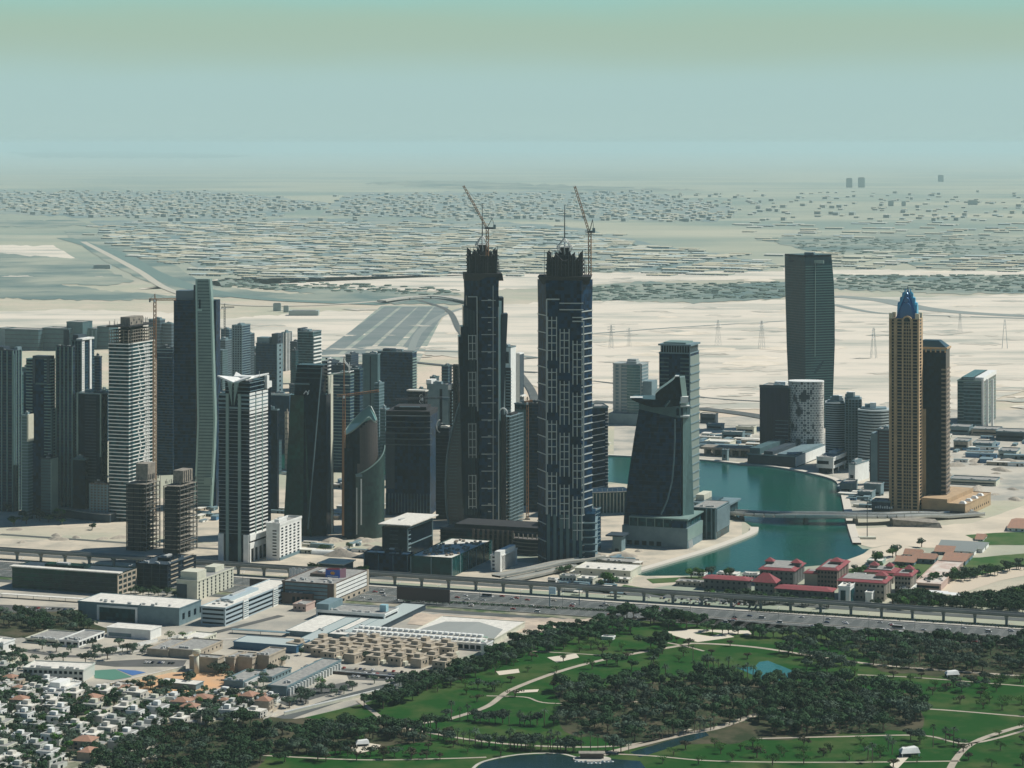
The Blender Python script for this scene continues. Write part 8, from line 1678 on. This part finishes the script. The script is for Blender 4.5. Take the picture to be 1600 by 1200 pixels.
cabins([(440,740),(600,750),(600,800),(520,812),(420,800)], 26, 'between the near towers', 1.2, 6)
cabins([(310,780),(340,790),(340,830),(312,830)], 10, 'beside the open concrete frames', 1.0, 7)
cabins([(700,690),(960,695),(970,708),(700,704)], 12, 'on the far bank behind the twins', 1.3, 8)
cabins([(860,905),(960,912),(960,922),(870,914)], 14, 'in the works yard behind the railway', .8, 9)
hp = None
for poly, n in (([(1480,700),(1620,700),(1620,790),(1500,790)], 26), ([(940,860),(1000,860),(990,884),(930,880)], 6), ([(0,826),(180,830),(190,850),(0,850)], 8), ([(1100,690),(1180,690),(1180,715),(1100,712)], 10), ([(480,842),(600,846),(600,866),(480,866)], 8)):
    xs_ = [p[0] for p in poly]; ys_ = [p[1] for p in poly]
    for _ in range(n):
        P = G(rr.uniform(min(xs_), max(xs_)), rr.uniform(min(ys_), max(ys_))); s_ = rr.uniform(.5, 1.5)
        if hp is None: hp = tag(MB().loft([[(cos(q*pi/6)*r_*rr.uniform(.85,1.15)*1.6, sin(q*pi/6)*r_, z_) for q in range(12)] for r_, z_ in ((7,0),(4.5,1.6),(2,2.8),(.3,3.2))]).build('spoil_heap', mat('spoil', (.44,.39,.31), .95, c2=(.30,.27,.22), nscale=.2)), 'low heap of sand on the building ground', 'heap', 'low spoil heaps'); o = hp
        else: o = hp.copy(); COL.objects.link(o)
        o.location = P; o.scale = (s_, s_, s_); o.rotation_euler.z = rr.uniform(0, 6)
# ---------------------------------------------------------------- the far low city
rr = random.Random(5); regs = [([(150,352),(300,346),(560,346),(760,350),(900,362),(1010,385),(1120,400),(1200,414),(1180,424),(900,426),(720,428),(520,432),(440,434),(350,430),(300,414),(220,396)], 2600), ([(560,305),(1000,300),(1130,325),(1100,345),(700,340),(500,335)], 1700), ([(0,300),(330,300),(500,320),(400,340),(150,338),(0,330)], 1500), ([(1000,300),(1640,300),(1640,372),(1180,372),(1120,345)], 420), ([(1180,395),(1640,398),(1640,424),(1240,420)], 160)]
WHM = [mat('warehouse_pale', (.50,.49,.37), .9), mat('warehouse_white', (.58,.58,.50), .8), mat('warehouse_sand', (.50,.46,.33), .9), mat('warehouse_blue', (.38,.46,.44), .8)]; WWALL = mat('warehouse_wall', (.30,.34,.31), .9)  # far walls paled and greened, some distance haze put into the colour
allw = []
a_ = R(-24); ex = Vector((cos(a_), sin(a_))); ey = Vector((-sin(a_), cos(a_)))
for poly, n in regs:
    xs_ = [p[0] for p in poly]; ys_ = [p[1] for p in poly]; k_ = 0
    while k_ < n:
        x, y = rr.uniform(min(xs_), max(xs_)), rr.uniform(min(ys_), max(ys_)); k_ += 1
        if not inside(poly, x, y): continue
        x += rr.gauss(0, 16); y += abs(rr.gauss(0, 1))*rr.choice((-1,1))*(y-225)/60; P = G(x, y); gx, gy = P.to_2d().dot(ex), P.to_2d().dot(ey); bx = round(gx/80)*80; by = round(gy/85)*85
        if int(bx/80) % 9 == 0 or int(by/85) % 8 == 0: continue
        q = ex*(bx+rr.uniform(-12,12))+ey*(by+rr.uniform(-20,20)); far = P.y > 13000; allw.append((P.y, q.x, q.y, rr.uniform(24, 46)*(.42 if far else 1), rr.uniform(13, 30)*(.9 if far else 1), rr.uniform(4, 7) if not far else rr.choice((7, 9, 12, 18)), rr.choice((0,0,1,2,2,3))))
allw.sort(); seen = set(); L2 = []
for w_ in allw:
    key = (round(w_[1]/60), round(w_[2]/60))
    if key in seen: continue
    seen.add(key); L2.append(w_)
def wh_mesh(mb, x, y, a, c, h, m):
    mb.add([(x+ex.x*i*a+ey.x*j*c, y+ex.y*i*a+ey.y*j*c, z_) for z_ in (0, h) for i, j in ((-1,-1),(1,-1),(1,1),(-1,1))], [(0,1,5,4),(1,2,6,5),(2,3,7,6),(3,0,4,7)], WWALL)
    mb.add([(x+ex.x*i*(a+1)+ey.x*j*(c+1), y+ex.y*i*(a+1)+ey.y*j*(c+1), h+.1) for i, j in ((-1,-1),(1,-1),(1,1),(-1,1))]+[(x+ex.x*i*a, y+ex.y*i*a, h+2.5) for i in (-1, 1)], [(0,1,5,4),(2,3,4,5),(1,2,5),(3,0,4)], m)
protos = {}
for i, (_, x, y, a, c, h, mi) in enumerate(L2[:290]):
    key = (mi, i % 3)
    if key not in protos:
        mb = MB(); aa, cc, hh = 38, 24+6*(i % 3), 8; e0, e1 = ex.copy(), ey.copy()
        mb.add([(u*aa, v*cc, z_) for z_ in (0, hh) for u, v in ((-1,-1),(1,-1),(1,1),(-1,1))], [(0,1,5,4),(1,2,6,5),(2,3,7,6),(3,0,4,7)], WWALL); mb.add([(u*(aa+1), v*(cc+1), hh+.1) for u, v in ((-1,-1),(1,-1),(1,1),(-1,1))]+[(u*aa, 0, hh+2.5) for u in (-1, 1)], [(0,1,5,4),(2,3,4,5),(1,2,5),(3,0,4)], WHM[mi])
        for q in range(3): mb.box(-aa+12+q*24, -aa+18+q*24, -cc-.3, -cc, 0, 5, CW)
        o = mb.build('warehouse', None); protos[key] = o
    else: o = protos[key].copy(); COL.objects.link(o)
    o.location = (x, y, 0); o.rotation_euler.z = a_; o.scale = (a/38, c/30, h/8)
    tag(o, ['pale roofed','white roofed','sand roofed','blue-grey roofed'][mi]+' distant warehouse, '+('long' if a > 33 else 'short' if a < 26 else 'mid-sized')+', '+('beyond the left towers' if 800+F*x/y < 420 else 'left of the giant twins' if 800+F*x/y < 720 else 'right of the giant twins')+(', front row' if i < 110 else ''), 'warehouse', 'warehouses of the distant industrial quarter')
mb = MB()
for (_, x, y, a, c, h, mi) in L2[290:]: wh_mesh(mb, x, y, a, c, h, WHM[mi])
o = mb.build('distant_buildings', None); tag(o, 'countless low roofs of the city far beyond the towers', 'distant city', None, 'stuff')
# far vegetation among the roofs
mb = MB()
for _ in range(3000):
    k_ = rr.random()
    if k_ < .5: poly = regs[0][0]
    elif k_ < .62: poly = [(925,447),(1226,440),(1226,466),(925,470)]
    elif k_ < .74: poly = [(1300,430),(1640,430),(1640,458),(1300,452)]
    elif k_ < .86: poly = [(1180,372),(1640,372),(1640,396),(1290,398)]
    else: poly = [(330,434),(720,452),(720,464),(350,450)]
    xs_ = [p[0] for p in poly]; ys_ = [p[1] for p in poly]; x, y = rr.uniform(min(xs_), max(xs_)), rr.uniform(min(ys_), max(ys_))
    if not inside(poly, x, y): continue
    P = G(x, y); s_ = rr.uniform(5, 16); n_ = 6; mb.loft([[(P.x+cos(q*pi/3)*s_*rr.uniform(.6,1.3), P.y+sin(q*pi/3)*s_*rr.uniform(.6,1.3), z_) for q in range(n_)] for z_ in (0, s_*.3)], None)
    
tag(mb.build('distant_trees', mat('far_foliage', (.13,.18,.15), .9, spec=.1)), 'scattered dark trees and scrub of the far plain', 'distant trees', None, 'stuff')
for x, w_, y0, y1, lb in ((1327,9,293,279,'hazy far twin block, left one near the horizon'),(1346,10,293,278,'hazy far twin block, right one near the horizon'),(1470,8,284,274,'tiny hazy far tower near the horizon'),(1392,8,322,314,'faint far block on the right plain'),(1412,6,322,315,'fainter far block on the right plain'),(1520,14,320,313,'faint wide far block on the right plain'),(433,12,486,474,'pale small far block group behind the skyline'),(447,8,488,478,'narrow pale far block behind the skyline'),(475,46,493,485,'long low far hall with a blue-grey roof'),(160,26,420,414,'low dark shed by the far dried river')):
    P = G(x, y0); k = P.y/F; t = thing('far_block', lb, 'block', P); W_ = w_*k/2; MB().box(-W_, W_, -W_*.4, W_*.6, 0, (y0-y1)*k).build('wall', mat('far_block_wall', (.30,.36,.34), .9), t); MB().box(-W_*.8, W_*.8, -W_*.3, W_*.5, (y0-y1)*k, (y0-y1)*k*1.06).build('roof', ROOFG, t)
# viaduct over the far motorway
t = thing('far_flyover', 'pale flyover crossing the wide motorway far away', 'flyover', (0,0,0)); mb = MB(); ln = smooth_line([G(x, y, 8).to_2d() for x, y in [(596,470),(640,464),(690,463),(742,472)]], 6); ribbon_mb(mb, ln, 26, 9, thick=3); mb.build('deck', PAVE, t)
for q in ln[2::4]: MB().box(q.x-2, q.x+2, q.y-6, q.y+6, 0, 6).build('pier', CC, t)
# ---------------------------------------------------------------- haze
hz = MB().box(-xs-500, xs+500, -3500, 129000, -2, 480).build('haze')
hm = bpy.data.materials.new('haze'); hm.use_nodes = True; t = hm.node_tree; t.nodes.clear()
pv = t.nodes.new('ShaderNodeVolumePrincipled'); pv.inputs['Color'].default_value = (.66,.88,.90,1); pv.inputs['Density'].default_value = 2.3e-5; pv.inputs['Anisotropy'].default_value = 0.0
oo = t.nodes.new('ShaderNodeOutputMaterial'); t.links.new(pv.outputs[0], oo.inputs['Volume'])
hz.data.materials.clear(); hz.data.materials.append(hm); tag(hz, kind='stuff')
